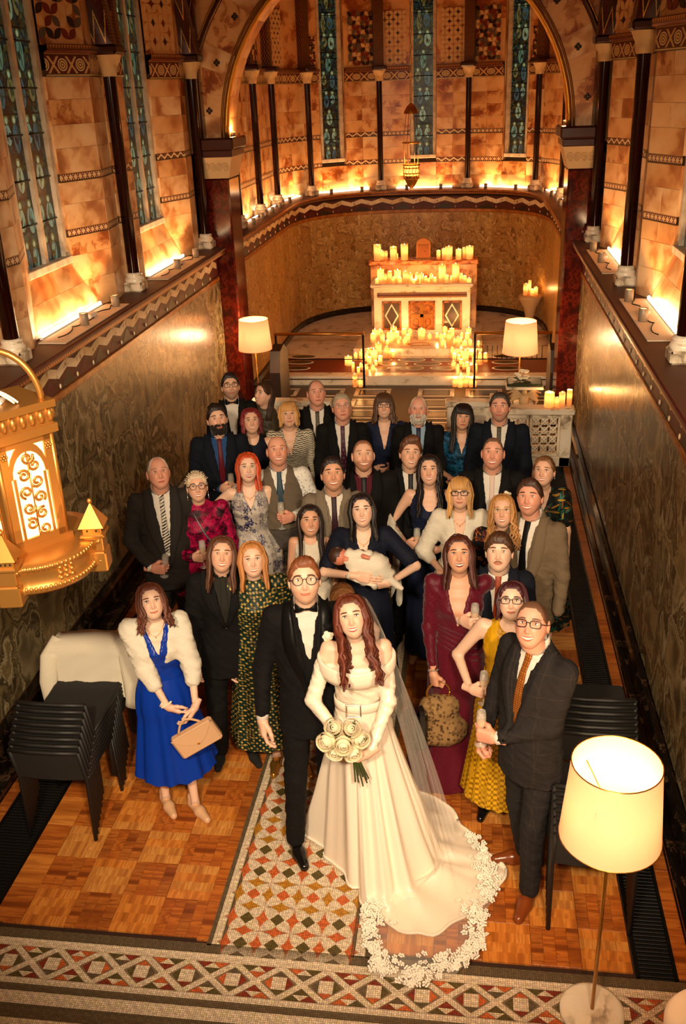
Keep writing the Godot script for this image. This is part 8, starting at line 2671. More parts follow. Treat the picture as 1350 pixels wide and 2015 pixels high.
func build_people() -> void:
	fabrics()
	head_grid()
	var G := col8(196,186,172); var BR := col8(62,38,22); var DK := col8(30,20,16); var BL := col8(190,140,82)
	var p: Dictionary
	# back row
	person(1,{"label": "bearded man in black tuxedo with bow tie, glasses and white rose, back row left","skin": FAIR,"hair": "short","hair_col": DK,"quiff": 0.012,"beard": DK,"stubble": 0.45,"glasses": col8(30,22,18),"bow": M.tie_black,"rose": 1,"cloth": M.black_suit,"smile": 1,"head": [4,16,0],"shoe": M.leather_black,"cell": 0.016})
	person(2,{"label": "woman in black sparkly halter top smiling towards the left, back row","f": true,"skin": FAIR,"hair": "long","len": 0.34,"hair_col": BR,"lock": {"from": 1.7,"fat": 0.015},"cloth": M.black_sequin,"kind": "gown","neck": "high","head": [-52,14,4],"smile": 2,"hem": 0.3,"cell": 0.016,"lash": true,"earring": 0.012,"hem_r": Vector2(0.2,0.18)})
	person(3,{"label": "bald man in black suit and patterned dark tie standing in the back row","skin": RUDDY,"hair": "fringe_ring","hair_col": col8(120,100,86),"cloth": M.black_suit,"tie": M.tie_pattern,"smile": 0,"head": [8,14,0],"shoe": M.leather_black,"cell": 0.016,"w": 1.04})
	person(4,{"label": "grey haired man with glasses, purple tie and red pocket square","skin": RUDDY,"hair": "short","hair_col": col8(150,136,112),"glasses": col8(150,140,124),"specs": 0.0014,"cloth": M.black_suit,"tie": M.tie_purple,"pocket": M.red_silk,"smile": 0,"head": [4,14,2],"shoe": M.leather_black,"cell": 0.016,"button": 0.56})
	p = person(5,{"label": "woman with wavy brown hair and glasses in navy wrap dress holding a clutch","f": true,"skin": FAIR,"hair": "bob","len": 0.25,"hair_col": col8(84,56,36),"lock": {"from": 0.7,"wave": 0.012,"curl": 0.01,"flare": 0.25,"fat": 0.018},"bangs": true,"glasses": col8(26,20,18),"cloth": M.navy_dress,"kind": "gown","neck": "v","v_y": 0.69,"sleeve": 0.97,"smile": 2,"cell": 0.016,"arms": {"l": fold(-0.02,1.02,0.17,-1.0),"r": fold(0.08,1.05,0.17,1.0)},"hem": 0.28,"lash": true})
	var cl := thing("handbag","small brown patterned clutch held by the woman in the navy wrap dress","bag",p.node.transform * Vector3(0.05,1.0,0.24),p.node.rotation.y)
	var cb := B.new(); cb.bbox(Vector3(-0.045,-0.09,-0.02),Vector3(0.045,0.05,0.02),0.015); mi(cl,"bag_body",cb.done(),M.leopard)
	cb = B.new(); cb.bbox(Vector3(-0.03,0.045,-0.012),Vector3(0.03,0.056,0.012),0.004); mi(cl,"clasp",cb.done(),M.gold)
	person(6,{"label": "elderly bald man with short white beard, pale blue shirt and navy tie","skin": RUDDY,"hair": "fringe_ring","hair_col": G,"beard": G,"stubble": 0.85,"full_beard": true,"brow": G,"cloth": M.black_suit,"shirt": M.pale_blue_shirt,"tie": M.tie_navy,"smile": 1,"head": [-2,12,0],"shoe": M.leather_black,"cell": 0.016,"button": 0.55})
	person(7,{"label": "woman with long dark hair in teal and blue printed dress, arms folded","f": true,"skin": TAN,"hair": "long","len": 0.40,"hair_col": DK,"lock": {"from": 0.8,"fwd": 0.07,"fat": 0.017},"bangs": true,"cloth": M.teal_print,"skirt_mat": M.deep_navy,"kind": "gown","neck": "v","v_y": 0.735,"sleeve": 0.4,"smile": 0,"head": [8,10,-6],"cell": 0.016,"arms": {"l": fold(0.02,1.03,0.2,-1.0),"r": fold(-0.06,1.0,0.22,1.0)},"hem": 0.22,"lash": true,"earring": 0.02})
	person(8,{"label": "tall man with grey stubble in dark navy suit before the marble screen","skin": RUDDY,"hair": "short","hair_col": col8(58,48,40),"beard": col8(120,100,86),"stubble": 0.5,"cloth": M.navy_suit,"tie": M.tie_pattern,"smile": 0,"head": [-4,14,2],"shoe": M.leather_black,"cell": 0.016,"w": 1.08})
	# second row,left
	p = person(9,{"label": "dark bearded man in navy suit, blue shirt and burgundy tie by left wall","skin": FAIR,"hair": "short","hair_col": DK,"quiff": 0.01,"beard": DK,"stubble": 0.85,"full_beard": true,"cloth": M.navy_suit,"shirt": M.blue_shirt,"tie": M.tie_burgundy,"smile": 0,"head": [6,12,2],"shoe": M.leather_black,"arms": {"l": hold(0.06,1.12,0.2,-1.0)},"w": 1.05})
	flute(p,"l","champagne flute held by the bearded man in the blue shirt")
	person(10,{"label": "woman with short plum red hair in sleeveless navy dress, smiling","f": true,"skin": FAIR,"hair": "bob","len": 0.2,"hair_col": col8(112,26,30),"lock": {"from": 0.95,"fat": 0.016},"cloth": M.deep_navy,"kind": "gown","neck": "round","smile": 2,"head": [4,16,0],"hem": 0.28,"lash": true})
	person(11,{"label": "woman with blonde fringe in black and cream wave print dress","f": true,"w": 1.12,"skin": FAIR,"hair": "bob","len": 0.19,"hair_col": col8(206,152,90),"bangs": true,"lock": {"from": 0.7,"fat": 0.019},"cloth": M.wave_print,"kind": "gown","neck": "v","v_y": 0.72,"sleeve": 0.75,"smile": 1,"head": [2,16,0],"hem": 0.25,"lash": true,"earring": 0.01})
	p = person(12,{"label": "bald man in taupe waistcoat and floral shirt holding a flute","skin": RUDDY,"hair": "bald","beard": col8(150,110,86),"stubble": 0.3,"brow": col8(150,110,80),"cloth": M.taupe,"leg_mat": M.grey_trouser,"shirt": M.floral_shirt,"tie": M.tie_teal,"waistcoat_only": true,"button": 0.70,"smile": 2,"head": [4,16,0],"shoe": M.leather_brown,"buttons": 4,"belly": 0.03,"w": 1.05,"arms": {"r": hold(0.0,1.17,0.23,1.0),"l": {"w": Vector3(-0.26,0.98,-0.1),"hide": true,"pole": Vector3(-1,-0.3,-0.4)}}})
	flute(p,"r","champagne flute held by the bald man in the waistcoat")
	p = person(13,{"label": "woman with bright orange hair in silver and navy floral dress","f": true,"skin": PALE,"hair": "long","len": 0.27,"hair_col": col8(190,70,26),"lock": {"from": 0.95,"fat": 0.016,"fwd": 0.03},"brow": col8(120,60,30),"cloth": M.silver_floral,"kind": "gown","neck": "v","v_y": 0.74,"v_w": 0.075,"skirt_y": 0.62,"hem": 0.26,"hem_r": Vector2(0.36,0.3),"folds": 11,"fold_amp": 0.03,"smile": 2,"head": [6,14,-3],"lash": true,"lips": col8(150,30,36),"arms": {"l": {"w": Vector3(-0.26,0.93,0.0),"pole": Vector3(-1,-0.2,-0.5)}}})
	necklace(p)
	# second row,middle
	person(14,{"label": "dark haired man in light grey suit and plum tie behind the mother","skin": TAN,"hair": "short","hair_col": DK,"quiff": 0.01,"beard": DK,"stubble": 0.18,"cloth": M.grey_tweed,"vest": M.grey_tweed,"tie": M.tie_plum,"smile": 2,"head": [2,16,0],"shoe": M.leather_brown,"button": 0.6})
	person(15,{"label": "bald man with ginger beard, burgundy shirt and black tie","skin": FAIR,"hair": "shaved","hair_col": col8(150,104,78),"beard": col8(134,74,36),"stubble": 0.6,"cloth": M.black_suit,"shirt": M.burgundy_shirt,"tie": M.tie_black,"smile": 2,"head": [4,16,0],"shoe": M.leather_black,"w": 1.08,"belly": 0.02})
	person(16,{"label": "young man with swept brown quiff in black suit, smiling","skin": FAIR,"hair": "short","hair_col": col8(92,52,28),"quiff": 0.028,"hair_th": 0.018,"part": 0.6,"cloth": M.black_suit,"tie": M.tie_black,"smile": 2,"head": [6,14,-4],"shoe": M.leather_black})
	p = person(17,{"label": "woman with long wavy dark hair in navy strap dress, flute in both hands","f": true,"skin": FAIR,"hair": "long","len": 0.44,"hair_col": DK,"lock": {"from": 0.85,"fwd": 0.06,"wave": 0.012,"fat": 0.016},"cloth": M.navy_dress,"kind": "gown","neck": "straps","smile": 2,"head": [-4,14,3],"lash": true,"hem": 0.06,"hem_r": Vector2(0.2,0.19),"fold_amp": 0.006,"shoe": M.leather_nude,"arms": {"l": hold(-0.08,1.06,0.22,-1.0),"r": fold(-0.02,1.04,0.24,1.0,"grip")}})
	flute(p,"l","champagne flute held in both hands by the woman in the navy strap dress")
	wrap_over(p)
	person(18,{"label": "stout bald man in black suit with pale pink tie and white rose","skin": RUDDY,"hair": "shaved","hair_col": col8(120,90,70),"beard": col8(150,100,76),"stubble": 0.3,"cloth": M.black_suit,"tie": M.tie_pink,"rose": 1,"pocket": M.white_shirt,"smile": 2,"head": [-2,14,0],"shoe": M.leather_black,"w": 1.06,"button": 0.56,"belly": 0.03})
	person(19,{"label": "young woman with hair tied back in dark leafy print dress by right wall","f": true,"skin": FAIR,"hair": "up","hair_col": col8(120,80,48),"cloth": M.jungle_print,"kind": "gown","neck": "v","v_y": 0.74,"sleeve": 0.36,"puff": 0.012,"smile": 2,"head": [-12,14,3],"lash": true,"earring": 0.016,"hem": 0.2})
	# third row
	p = person(20,{"label": "bald man in charcoal suit with black and cream striped tie at far left","skin": RUDDY,"hair": "fringe_ring","hair_col": G,"brow": col8(150,130,110),"cloth": M.charcoal,"tie": M.tie_stripe,"smile": 0,"head": [8,14,0],"shoe": M.leather_black,"w": 1.05,"belly": 0.03,"button": 0.54,"arms": {"l": hold(-0.04,0.98,0.2,-1.0)}})
	flute(p,"l","nearly empty flute held low by the man in the striped tie",Vector3(0.25,0,0.3),false)
	p = person(21,{"label": "woman with cropped grey hair and round glasses in magenta print top","f": true,"w": 1.14,"skin": FAIR,"hair": "crop","hair_col": col8(196,178,150),"brow": col8(120,100,80),"glasses": col8(50,18,26),"round": true,"cloth": M.magenta,"kind": "gown","neck": "high","sleeve": 0.97,"puff": 0.02,"smile": 2,"head": [2,14,0],"lash": true,"earring": 0.06,"skirt_y": 0.62,"hem": 0.42,"hem_r": Vector2(0.25,0.21),"fold_amp": 0.012,"trousers": true,"leg_mat": M.black_suit,"top_name": "blouse","arms": {"l": hold(-0.0,1.03,0.21,-1.0)},"shoe": M.suede_black})
	flute(p,"l","champagne flute held by the woman in the magenta top")
	var sg := B.new(); sg.smooth(1)
	var pth := PackedVector3Array()
	for q in 9:
		var u := q / 8.0
		var x := lerpf(-0.04,0.12,u); var y := lerpf(1.31,0.98,u)
		pth.append(Vector3(x,y,maxf(p.FD.front(x,y),0.02) + 0.006))
	sg.tube(pth,PackedFloat32Array([0.006]),6,0.5); mi(p.node,"bag_strap",sg.done(),mat("grey_strap",col8(110,104,108),0.4))
	person(22,{"label": "girl with long dark hair over her shoulder in white sleeveless dress","f": true,"w": 0.95,"hs": 0.9,"skin": TAN,"hair": "long","len": 0.46,"hair_col": col8(36,22,16),"lock": {"from": 0.9,"fwd": 0.09,"fat": 0.015,"one_side": 1.0},"cloth": M.ivory_cloth,"kind": "gown","neck": "round","smile": 2,"head": [6,14,-3],"lash": true,"hem": 0.22,"hem_r": Vector2(0.3,0.26),"belt": M.ivory_satin})
	p = person(23,{"label": "mother in navy V-neck dress cradling a baby, smiling","f": true,"w": 1.06,"skin": PALE,"hair": "long","len": 0.3,"hair_col": DK,"lock": {"from": 1.0,"fat": 0.016},"cloth": M.deep_navy,"kind": "gown","neck": "v","v_y": 0.715,"sleeve": 0.42,"puff": 0.008,"smile": 2,"head": [-4,14,4],"lash": true,"hem": 0.08,"hem_r": Vector2(0.24,0.2),"arms": {"l": {"w": Vector3(-0.05,1.24,0.35),"f": Vector3(1,-0.2,0.05),"t": Vector3(0.1,0.9,-0.3),"pose": "flat","pole": Vector3(-1,-0.5,-0.1)},"r": {"w": Vector3(0.16,1.16,0.3),"f": Vector3(-1,-0.1,0.3),"t": Vector3(0,0.8,0.5),"pole": Vector3(1,-0.5,-0.1)}}})
	necklace(p)
	baby(p)
	toddler()
	p = person(25,{"label": "woman with blonde fringe and dark glasses in sheer white blouse","f": true,"w": 1.04,"skin": FAIR,"hair": "bob","len": 0.27,"hair_col": col8(196,146,84),"bangs": true,"lock": {"from": 0.75,"fat": 0.017},"glasses": col8(22,16,16),"specs": 0.0028,"cloth": M.knit_white,"kind": "gown","neck": "v","v_y": 0.66,"v_w": 0.05,"sleeve": 0.7,"puff": 0.024,"top_name": "blouse","smile": 1,"head": [-3,12,2],"lash": true,"skirt_y": 0.6,"hem": 0.46,"hem_r": Vector2(0.22,0.19),"trousers": true,"leg_mat": M.deep_navy,"arms": {"l": fold(-0.02,0.98,0.2,-1.0),"r": fold(0.04,0.98,0.2,1.0)},"earring": 0.03,"shoe": M.leather_nude})
	necklace(p)
	person(26,{"label": "woman with long curly blonde hair and gold glasses in dark floral dress","f": true,"skin": FAIR,"hair": "long","len": 0.36,"hair_col": col8(176,124,68),"lock": {"from": 0.7,"wave": 0.012,"curl": 0.016,"flare": 0.3,"fat": 0.014,"fwd": 0.05},"glasses": col8(196,160,96),"specs": 0.0014,"cloth": M.black_floral,"kind": "gown","neck": "v","v_y": 0.75,"sleeve": 0.9,"puff": 0.015,"smile": 2,"head": [-6,14,5],"lash": true,"hem": 0.2})
	person(27,{"label": "smiling man in beige tweed jacket, white shirt and black tie on the right","skin": RUDDY,"hair": "short","hair_col": col8(64,38,24),"quiff": 0.014,"part": 0.6,"beard": col8(90,50,30),"stubble": 0.25,"cloth": M.beige_tweed,"leg_mat": M.grey_tweed,"tie": M.tie_black,"smile": 2,"head": [12,14,5],"shoe": M.leather_brown,"yaw": -24,"button": 0.5,"w": 1.05,"arms": {"r": {"w": Vector3(0.23,0.86,0.04),"hide": true,"pole": Vector3(1,-0.1,-0.6)}}})
	# fourth row
	p = person(28,{"label": "woman in sparkling burgundy wrap gown carrying a leopard print bag","f": true,"w": 1.06,"skin": TAN,"hair": "long","len": 0.3,"hair_col": col8(74,32,20),"lock": {"from": 0.9,"fat": 0.018,"one_side": 1.0,"part": -0.6,"flare": 0.15},"cloth": M.burgundy_glitter,"kind": "gown","neck": "v","v_y": 0.665,"v_w": 0.085,"sleeve": 0.97,"smile": 2,"head": [0,16,3],"lash": true,"lips": col8(120,24,36),"skirt_y": 0.58,"hem": 0.015,"hem_r": Vector2(0.26,0.22),"bell": 2.2,"folds": 7,"fold_amp": 0.02,"sway": Vector3(-0.06,0,0.03),"earring": 0.03,"arms": {"l": {"w": Vector3(-0.14,0.86,0.16),"f": Vector3(0.1,-1,0.2),"t": Vector3(0.6,0,0.8),"pose": "grip","pole": Vector3(-0.6,-0.2,-0.6)},"r": {"hide": true,"w": Vector3(0.2,1.0,-0.12)}}})
	wrap_pleats(p)
	bracelet(p,"l",M.silver)
	leopard_bag(p)
	p = person(29,{"label": "young man with moustache in navy suit and rust tie raising a flute","skin": PALE,"hair": "short","hair_col": col8(72,44,26),"hl": 0.068,"hair_th": 0.018,"moustache": col8(110,64,36),"cloth": M.navy_suit,"tie": M.tie_rust,"smile": 1,"head": [-4,14,2],"shoe": M.leather_brown,"arms": {"l": {"w": Vector3(-0.2,1.2,0.22),"f": Vector3(0.6,0.1,0.7),"t": Vector3(0,1,0.1),"pose": "grip","pole": Vector3(-0.25,-1,-0.3)}}})
	flute(p,"l","champagne flute raised by the young man in the rust tie")
	p = person(30,{"label": "woman in yellow satin dress with dark red bob and glasses","f": true,"w": 1.12,"skin": PALE,"hair": "bob","len": 0.2,"hair_col": col8(66,20,24),"lock": {"from": 1.0,"fat": 0.016,"part": 0.5},"glasses": col8(40,22,22),"cloth": M.yellow_silk,"skirt_mat": M.yellow_skirt,"kind": "gown","neck": "round","smile": 1,"head": [-2,16,2],"lash": true,"skirt_y": 0.6,"hem": 0.11,"hem_r": Vector2(0.27,0.24),"folds": 16,"fold_amp": 0.016,"belt": M.yellow_silk,"shoe": M.leather_black,"arms": {"l": hold(-0.12,0.98,0.2,-1.0)},"earring": 0.015})
	flute(p,"l","champagne flute held by the woman in yellow")
	p = person(31,{"label": "laughing man with glasses in dark check suit and brown tie at right front","skin": RUDDY,"hair": "shaved","hair_col": col8(110,76,56),"glasses": col8(20,16,16),"specs": 0.0026,"cloth": M.check_suit,"vest": M.check_suit,"tie": M.tie_gold,"smile": 2,"head": [26,14,3],"shoe": M.leather_brown,"yaw": -38,"w": 1.03,"belly": 0.02,"cell": 0.012,"feet": [[-0.1,-0.1],[0.1,0.1]],"toe": [-40,20],"arms": {"r": hold(-0.13,1.06,0.25,1.0),"l": {"w": Vector3(-0.27,0.83,0.08),"pose": "grip","f": Vector3(0,-1,0.2)}}})
	flute(p,"r","champagne flute held by the laughing man in the check suit")
	person(32,{"label": "person with long straight brown hair in black blazer and dark shirt","f": true,"w": 1.14,"skin": FAIR,"hair": "long","len": 0.33,"hair_col": col8(92,54,32),"lock": {"from": 0.95,"fat": 0.018},"kind": "suit","cloth": M.black_suit,"shirt": M.dark_shirt,"tie": M.dark_shirt,"smile": 2,"head": [2,16,-8],"shoe": M.suede_black,"button": 0.65,"cell": 0.013,"lean": 0.03})
	person(33,{"label": "woman with straight ginger blonde hair in green dress with gold dots","f": true,"w": 1.14,"skin": PALE,"hair": "long","len": 0.29,"hair_col": col8(176,116,62),"lock": {"from": 0.9,"fat": 0.018},"cloth": M.green_dots,"kind": "gown","neck": "high","sleeve": 0.75,"puff": 0.014,"smile": 2,"head": [2,14,0],"lash": true,"hem": 0.12,"hem_r": Vector2(0.25,0.22),"fold_amp": 0.014,"shoe": M.leather_gold,"skirt_y": 0.6,"cell": 0.013,"feet": [[0.05,0.1],[0.22,0.16]]})
	p = person(34,{"label": "woman with curly auburn hair in royal blue satin dress and white bolero","f": true,"w": 1.06,"skin": PALE,"hair": "long","len": 0.27,"hair_col": col8(92,46,28),"lock": {"from": 0.75,"wave": 0.014,"curl": 0.014,"flare": 0.2,"fat": 0.014,"fwd": 0.02},"cloth": M.blue_satin,"kind": "gown","neck": "v","v_y": 0.72,"v_w": 0.08,"smile": 1,"head": [4,14,2],"lash": true,"skirt_y": 0.6,"hem": 0.2,"hem_r": Vector2(0.27,0.24),"folds": 10,"fold_amp": 0.022,"sway": Vector3(0.02,0,0.05),"shoe": M.leather_nude,"cell": 0.012,"feet": [[-0.07,0.06],[0.1,0.16]],"toe": [12,22],"arms": {"l": {"w": Vector3(0.02,0.8,0.2),"f": Vector3(0.8,-0.5,0.3),"t": Vector3(0.2,0.5,0.8),"pole": Vector3(-0.8,-0.3,-0.4)},"r": {"w": Vector3(0.17,0.8,0.2),"f": Vector3(-0.5,-0.8,0.3),"t": Vector3(-0.2,0.4,0.8),"pole": Vector3(0.8,-0.3,-0.4)}}})
	necklace(p)
	bolero(p)
	bracelet(p,"l",M.white_petal)
	nude_bag(p)
	# bride and groom
	person(35,{"label": "groom in black shawl collar tuxedo with bow tie, round glasses and white rose","skin": PALE,"hair": "short","hair_col": col8(120,66,32),"quiff": 0.016,"part": 0.5,"beard": col8(150,90,52),"stubble": 0.4,"glasses": col8(24,20,18),"round": true,"specs": 0.0022,"cloth": M.black_suit,"vest": M.black_suit,"lapel": fine("satin_black",col8(16,15,16),0.4),"bow": M.tie_black,"rose": 1,"smile": 1,"head": [0,14,0],"shoe": M.leather_black,"cell": 0.0115,"button": 0.575,"feet": [[-0.14,0.10],[0.06,-0.22]],"toe": [14,4],"arms": {"l": {"w": Vector3(-0.27,0.93,0.06)},"r": {"w": Vector3(0.28,1.0,-0.14),"hide": true}}})
	bride()
func bracelet(p: Dictionary,e: String,m: Material) -> void:
	var W: Vector3 = p.arms[e][2]; var d: Vector3 = (W - p.arms[e][1]).normalized()
	var x := d.cross(Vector3(0.3,0.2,1)).normalized(); var y := d.cross(x)
	var b := B.new(); b.smooth(1)
	for k in 18: b.ball(W - d * 0.012 + x * cos(k * TAU / 18) * 0.03 + y * sin(k * TAU / 18) * 0.03,Vector3.ONE * 0.0055,6,4)
	mi(p.node,"bracelet",b.done(),m)
func necklace(p: Dictionary) -> void:
	var H: float = p.H
	var b := B.new(); b.smooth(1)
	var path := PackedVector3Array()
	for q in 13:
		var u := q / 12.0 * 2 - 1
		var x: float = u * 0.055 + p.lean * 0.75; var y := H * (0.785 + 0.035 * u * u)
		path.append(Vector3(x,y,p.FB.front(x,y) + 0.003))
	b.tube(path,PackedFloat32Array([0.0016]),5)
	b.ball(path[6] - Vector3(0,0.008,-0.002),Vector3(0.004,0.006,0.003),6,5)
	mi(p.node,"necklace",b.done(),M.brass)
func wrap_pleats(p: Dictionary) -> void:
	var H: float = p.H
	for k in 5:
		var pts := []; var w := []
		for q in 7:
			var u := q / 6.0
			pts.append(Vector2(lerpf(-0.115,0.12,u),H * lerpf(0.665 - 0.018 * k,0.615 - 0.022 * k,u))); w.append(0.006)
		drape(p.node,"pleat",p.FD,pts,w,0.005,M.burgundy_glitter,2)
func wrap_over(p: Dictionary) -> void:
	# white jacket hung over her arm
	var t := thing("jacket","white knitted jacket hung over the arm of the woman in the navy strap dress","jacket",p.node.position,p.node.rotation.y)
	var E: Vector3 = p.arms.l[1]; var W: Vector3 = p.arms.l[2]
	var b := B.new(); b.smooth(1)
	var rows := []
	for i in 19:
		var u := i / 18.0
		var row := PackedVector3Array()
		for j in 13:
			var v := j / 12.0
			var base := E.lerp(W,0.1 + v * 0.72)
			var y: float; var z: float
			if u < 0.2: y = -0.16 + u / 0.2 * 0.18; z = -0.055
			elif u < 0.34: var q := (u - 0.2) / 0.14 * PI; y = 0.02 + 0.035 * sin(q); z = -0.055 * cos(q)
			else: y = 0.02 - (u - 0.34) / 0.66 * (0.5 + 0.06 * sin(j * 0.8)); z = 0.055 + 0.02 * sin(j * 1.1 + u * 5.0)
			row.append(base + Vector3(-0.02 + 0.012 * sin(u * 9 + j),y,z))
		rows.append(row)
	b.sheet(rows); mi(t,"cloth",b.done(),M.knit_white)
	b = B.new(); b.smooth(1)
	b.tube(PackedVector3Array([E + Vector3(0.02,0.06,0.04),E + Vector3(-0.06,0.02,0.06),E + Vector3(-0.09,-0.07,0.07),E + Vector3(-0.06,-0.13,0.08)]),PackedFloat32Array([0.05,0.055,0.05,0.04]),10,0.5); mi(t,"sleeve",b.done(),M.knit_white)
func baby(p: Dictionary) -> void:
	var t := thing("person","newborn baby with dark hair in white blanket in the mother's arms","baby",p.node.position + Vector3(0,0.17,0),p.node.rotation.y)
	var hx := Transform3D(Basis(Vector3.BACK,deg_to_rad(70)) * Basis(UPV,deg_to_rad(60)) * Basis.from_scale(Vector3.ONE * 0.5),Vector3(-0.16,1.17,0.27))
	var sk := Flesh.new()
	var c := lin(Color(0.78,0.48,0.38))
	sk.ball(Vector3(-0.155,1.17,0.27),Vector3(0.06,0.056,0.056),c,Transform3D.IDENTITY,14,10)
	sk.ball(Vector3(-0.11,1.165,0.31),Vector3(0.03,0.028,0.025),c)
	sk.tube(PackedVector3Array([Vector3(-0.12,1.16,0.27),Vector3(-0.02,1.15,0.27),Vector3(0.14,1.08,0.27)]),PackedFloat32Array([0.04,0.06,0.05]),10,c)
	sk.tube(PackedVector3Array([Vector3(-0.03,1.19,0.30),Vector3(0.0,1.2,0.34),Vector3(0.035,1.19,0.345)]),PackedFloat32Array([0.018,0.016,0.013]),8,c)
	mi(t,"body",sk.mesh(),skin_mat())
	sk = Flesh.new(); sk.ball(Vector3(-0.165,1.175,0.268),Vector3(0.058,0.057,0.056),lin(col8(60,36,24)),Transform3D.IDENTITY,14,10)
	mi(t,"hair",sk.mesh(),M.hair_mat)
	var F := Field.new(Vector3(-0.16,0.94,0.16),Vector3(0.28,1.28,0.42),0.011)
	F.capsule(Vector3(-0.08,1.16,0.28),Vector3(0.08,1.11,0.28),0.058,0.07,0.03); F.capsule(Vector3(0.08,1.11,0.28),Vector3(0.15,1.04,0.28),0.066,0.045,0.03)
	F.capsule(Vector3(-0.06,1.1,0.29),Vector3(0.1,1.05,0.29),0.05,0.05,0.03)
	F.capsule(Vector3(-0.1,1.2,0.3),Vector3(0.02,1.2,0.31),0.022,0.03,0.02); F.capsule(Vector3(-0.09,1.06,0.33),Vector3(0.06,1.0,0.33),0.025,0.03,0.02)
	var r := F.mesh_into(PackedVector3Array(),PackedVector3Array(),PackedInt32Array())
	var V: PackedVector3Array = r[0]
	for i in V.size(): V[i] += r[1][i] * (0.006 * sin(V[i].x * 95.0 + V[i].y * 60.0) + 0.005 * sin(V[i].x * 40.0 - V[i].y * 130.0))
	mi(t,"blanket",Flesh.make(V,r[1],r[2],PackedColorArray()),M.knit_white)
	F = Field.new(Vector3(0.1,0.9,0.2),Vector3(0.3,1.1,0.4),0.009)
	F.capsule(Vector3(0.14,1.03,0.3),Vector3(0.21,0.97,0.31),0.03,0.022,0.02); F.capsule(Vector3(0.21,0.97,0.31),Vector3(0.23,0.965,0.335),0.02,0.016,0.01)
	mi(t,"bootie",F.mesh(),M.ivory_cloth)
func toddler() -> void:
	person(37,{"label": "toddler girl with light brown hair looking down in front of the mother","f": true,"w": 1.12,"hs": 0.83,"skin": PALE,"hair": "bob","len": 0.2,"hair_col": col8(150,98,54),"lock": {"from": 0.8,"fat": 0.016},"cloth": M.ivory_cloth,"kind": "gown","neck": "round","smile": 0,"head": [10,-22,4],"hem": 0.3,"arms": {"r": {"w": Vector3(0.2,0.66,0.16),"f": Vector3(0.2,0.9,0.3),"t": Vector3(-1,0.2,0),"pose": "grip","pole": Vector3(0.6,-0.6,-0.2)}}})
func leopard_bag(p: Dictionary) -> void:
	var X: Transform3D = p.node.transform * p.hands.l
	var at: Vector3 = X * Vector3(0,-0.08,0.03)
	var t := thing("handbag","leopard print fur bag with gold ring handle held by the burgundy gown woman","bag",at,0.25)
	var b := B.new(); b.smooth(1)
	var ring := PackedVector3Array()
	for k in 25: ring.append(Vector3(cos(k * TAU / 24) * 0.07,-0.072 + sin(k * TAU / 24) * 0.07,0.0))
	b.tube(ring,PackedFloat32Array([0.006]),8); mi(t,"handle",b.done(),M.gold)
	var F := Field.new(Vector3(-0.22,-0.48,-0.14),Vector3(0.24,-0.08,0.14),0.013)
	F.capsule(Vector3(-0.05,-0.17,0),Vector3(0.07,-0.17,0),0.05,0.06,0.05); F.capsule(Vector3(-0.07,-0.36,0),Vector3(0.1,-0.34,0),0.075,0.085,0.08); F.capsule(Vector3(-0.02,-0.2,0),Vector3(0.04,-0.34,0.0),0.08,0.085,0.08)
	var n := FastNoiseLite.new(); n.frequency = 14.0
	var r := F.mesh_into(PackedVector3Array(),PackedVector3Array(),PackedInt32Array())
	var V: PackedVector3Array = r[0]
	for i in V.size(): V[i] += r[1][i] * 0.012 * n.get_noise_3dv(V[i] * 3.0)
	mi(t,"bag_body",Flesh.make(V,r[1],r[2],PackedColorArray()),M.leopard)
	b = B.new(); b.bbox(Vector3(-0.15,-0.42,0.0),Vector3(-0.08,-0.14,0.1),0.02); mi(t,"side_panel",b.done(),M.leather_black)
func nude_bag(p: Dictionary) -> void:
	var H: float = p.H
	var t := thing("handbag","beige envelope handbag held by the woman in blue","bag",p.node.transform * Vector3(0.14,0.68,0.30),p.node.rotation.y)
	t.rotation = Vector3(0.0,p.node.rotation.y,0.42)
	var nude := mat("nude_leather",col8(204,162,122),0.5)
	var b := B.new(); b.bbox(Vector3(-0.13,-0.105,-0.03),Vector3(0.13,0.05,0.03),0.012); mi(t,"bag_body",b.done(),nude)
	b = B.new(); b.plate(PackedVector3Array([Vector3(-0.128,0.052,0.031),Vector3(0.128,0.052,0.031),Vector3(0.06,-0.02,0.034),Vector3(0.0,-0.05,0.035),Vector3(-0.06,-0.02,0.034)]),Vector3(0,0,0.005)); mi(t,"flap",b.done(),nude)
	b = B.new(); b.smooth(1)
	var path := PackedVector3Array()
	for k in 13: path.append(Vector3(-0.075 + 0.15 * k / 12.0,0.05 + 0.07 * sin(PI * k / 12.0),0.0))
	b.tube(path,PackedFloat32Array([0.007]),8); mi(t,"handle",b.done(),nude)
	b = B.new(); b.smooth(1); b.ball(Vector3(0,-0.04,0.041),Vector3(0.008,0.008,0.004),8,5); mi(t,"clasp",b.done(),M.gold)
func bolero(p: Dictionary) -> void:
	var H: float = p.H
	var F := Field.new(Vector3(-0.34,0.55 * H,-0.26),Vector3(0.34,0.88 * H,0.3),0.012)
	var tb := []
	for r in p.tab: if r[0] > 0.63 * H: tb.append(r)
	F.torso(tb,0.016)
	for e in p.arms:
		var a: Array = p.arms[e]
		F.capsule(a[0] + Vector3(0,-0.01,0),a[1],0.066,0.056,0.04); F.capsule(a[1],a[1].lerp(a[2],0.35),0.056,0.05,0.02)
	F.notch(0.60 * H,0.058 / (0.1 * H) * 0.6,0.0,-0.02)
	mi(p.node,"bolero",F.mesh(0.006),M.knit_white)

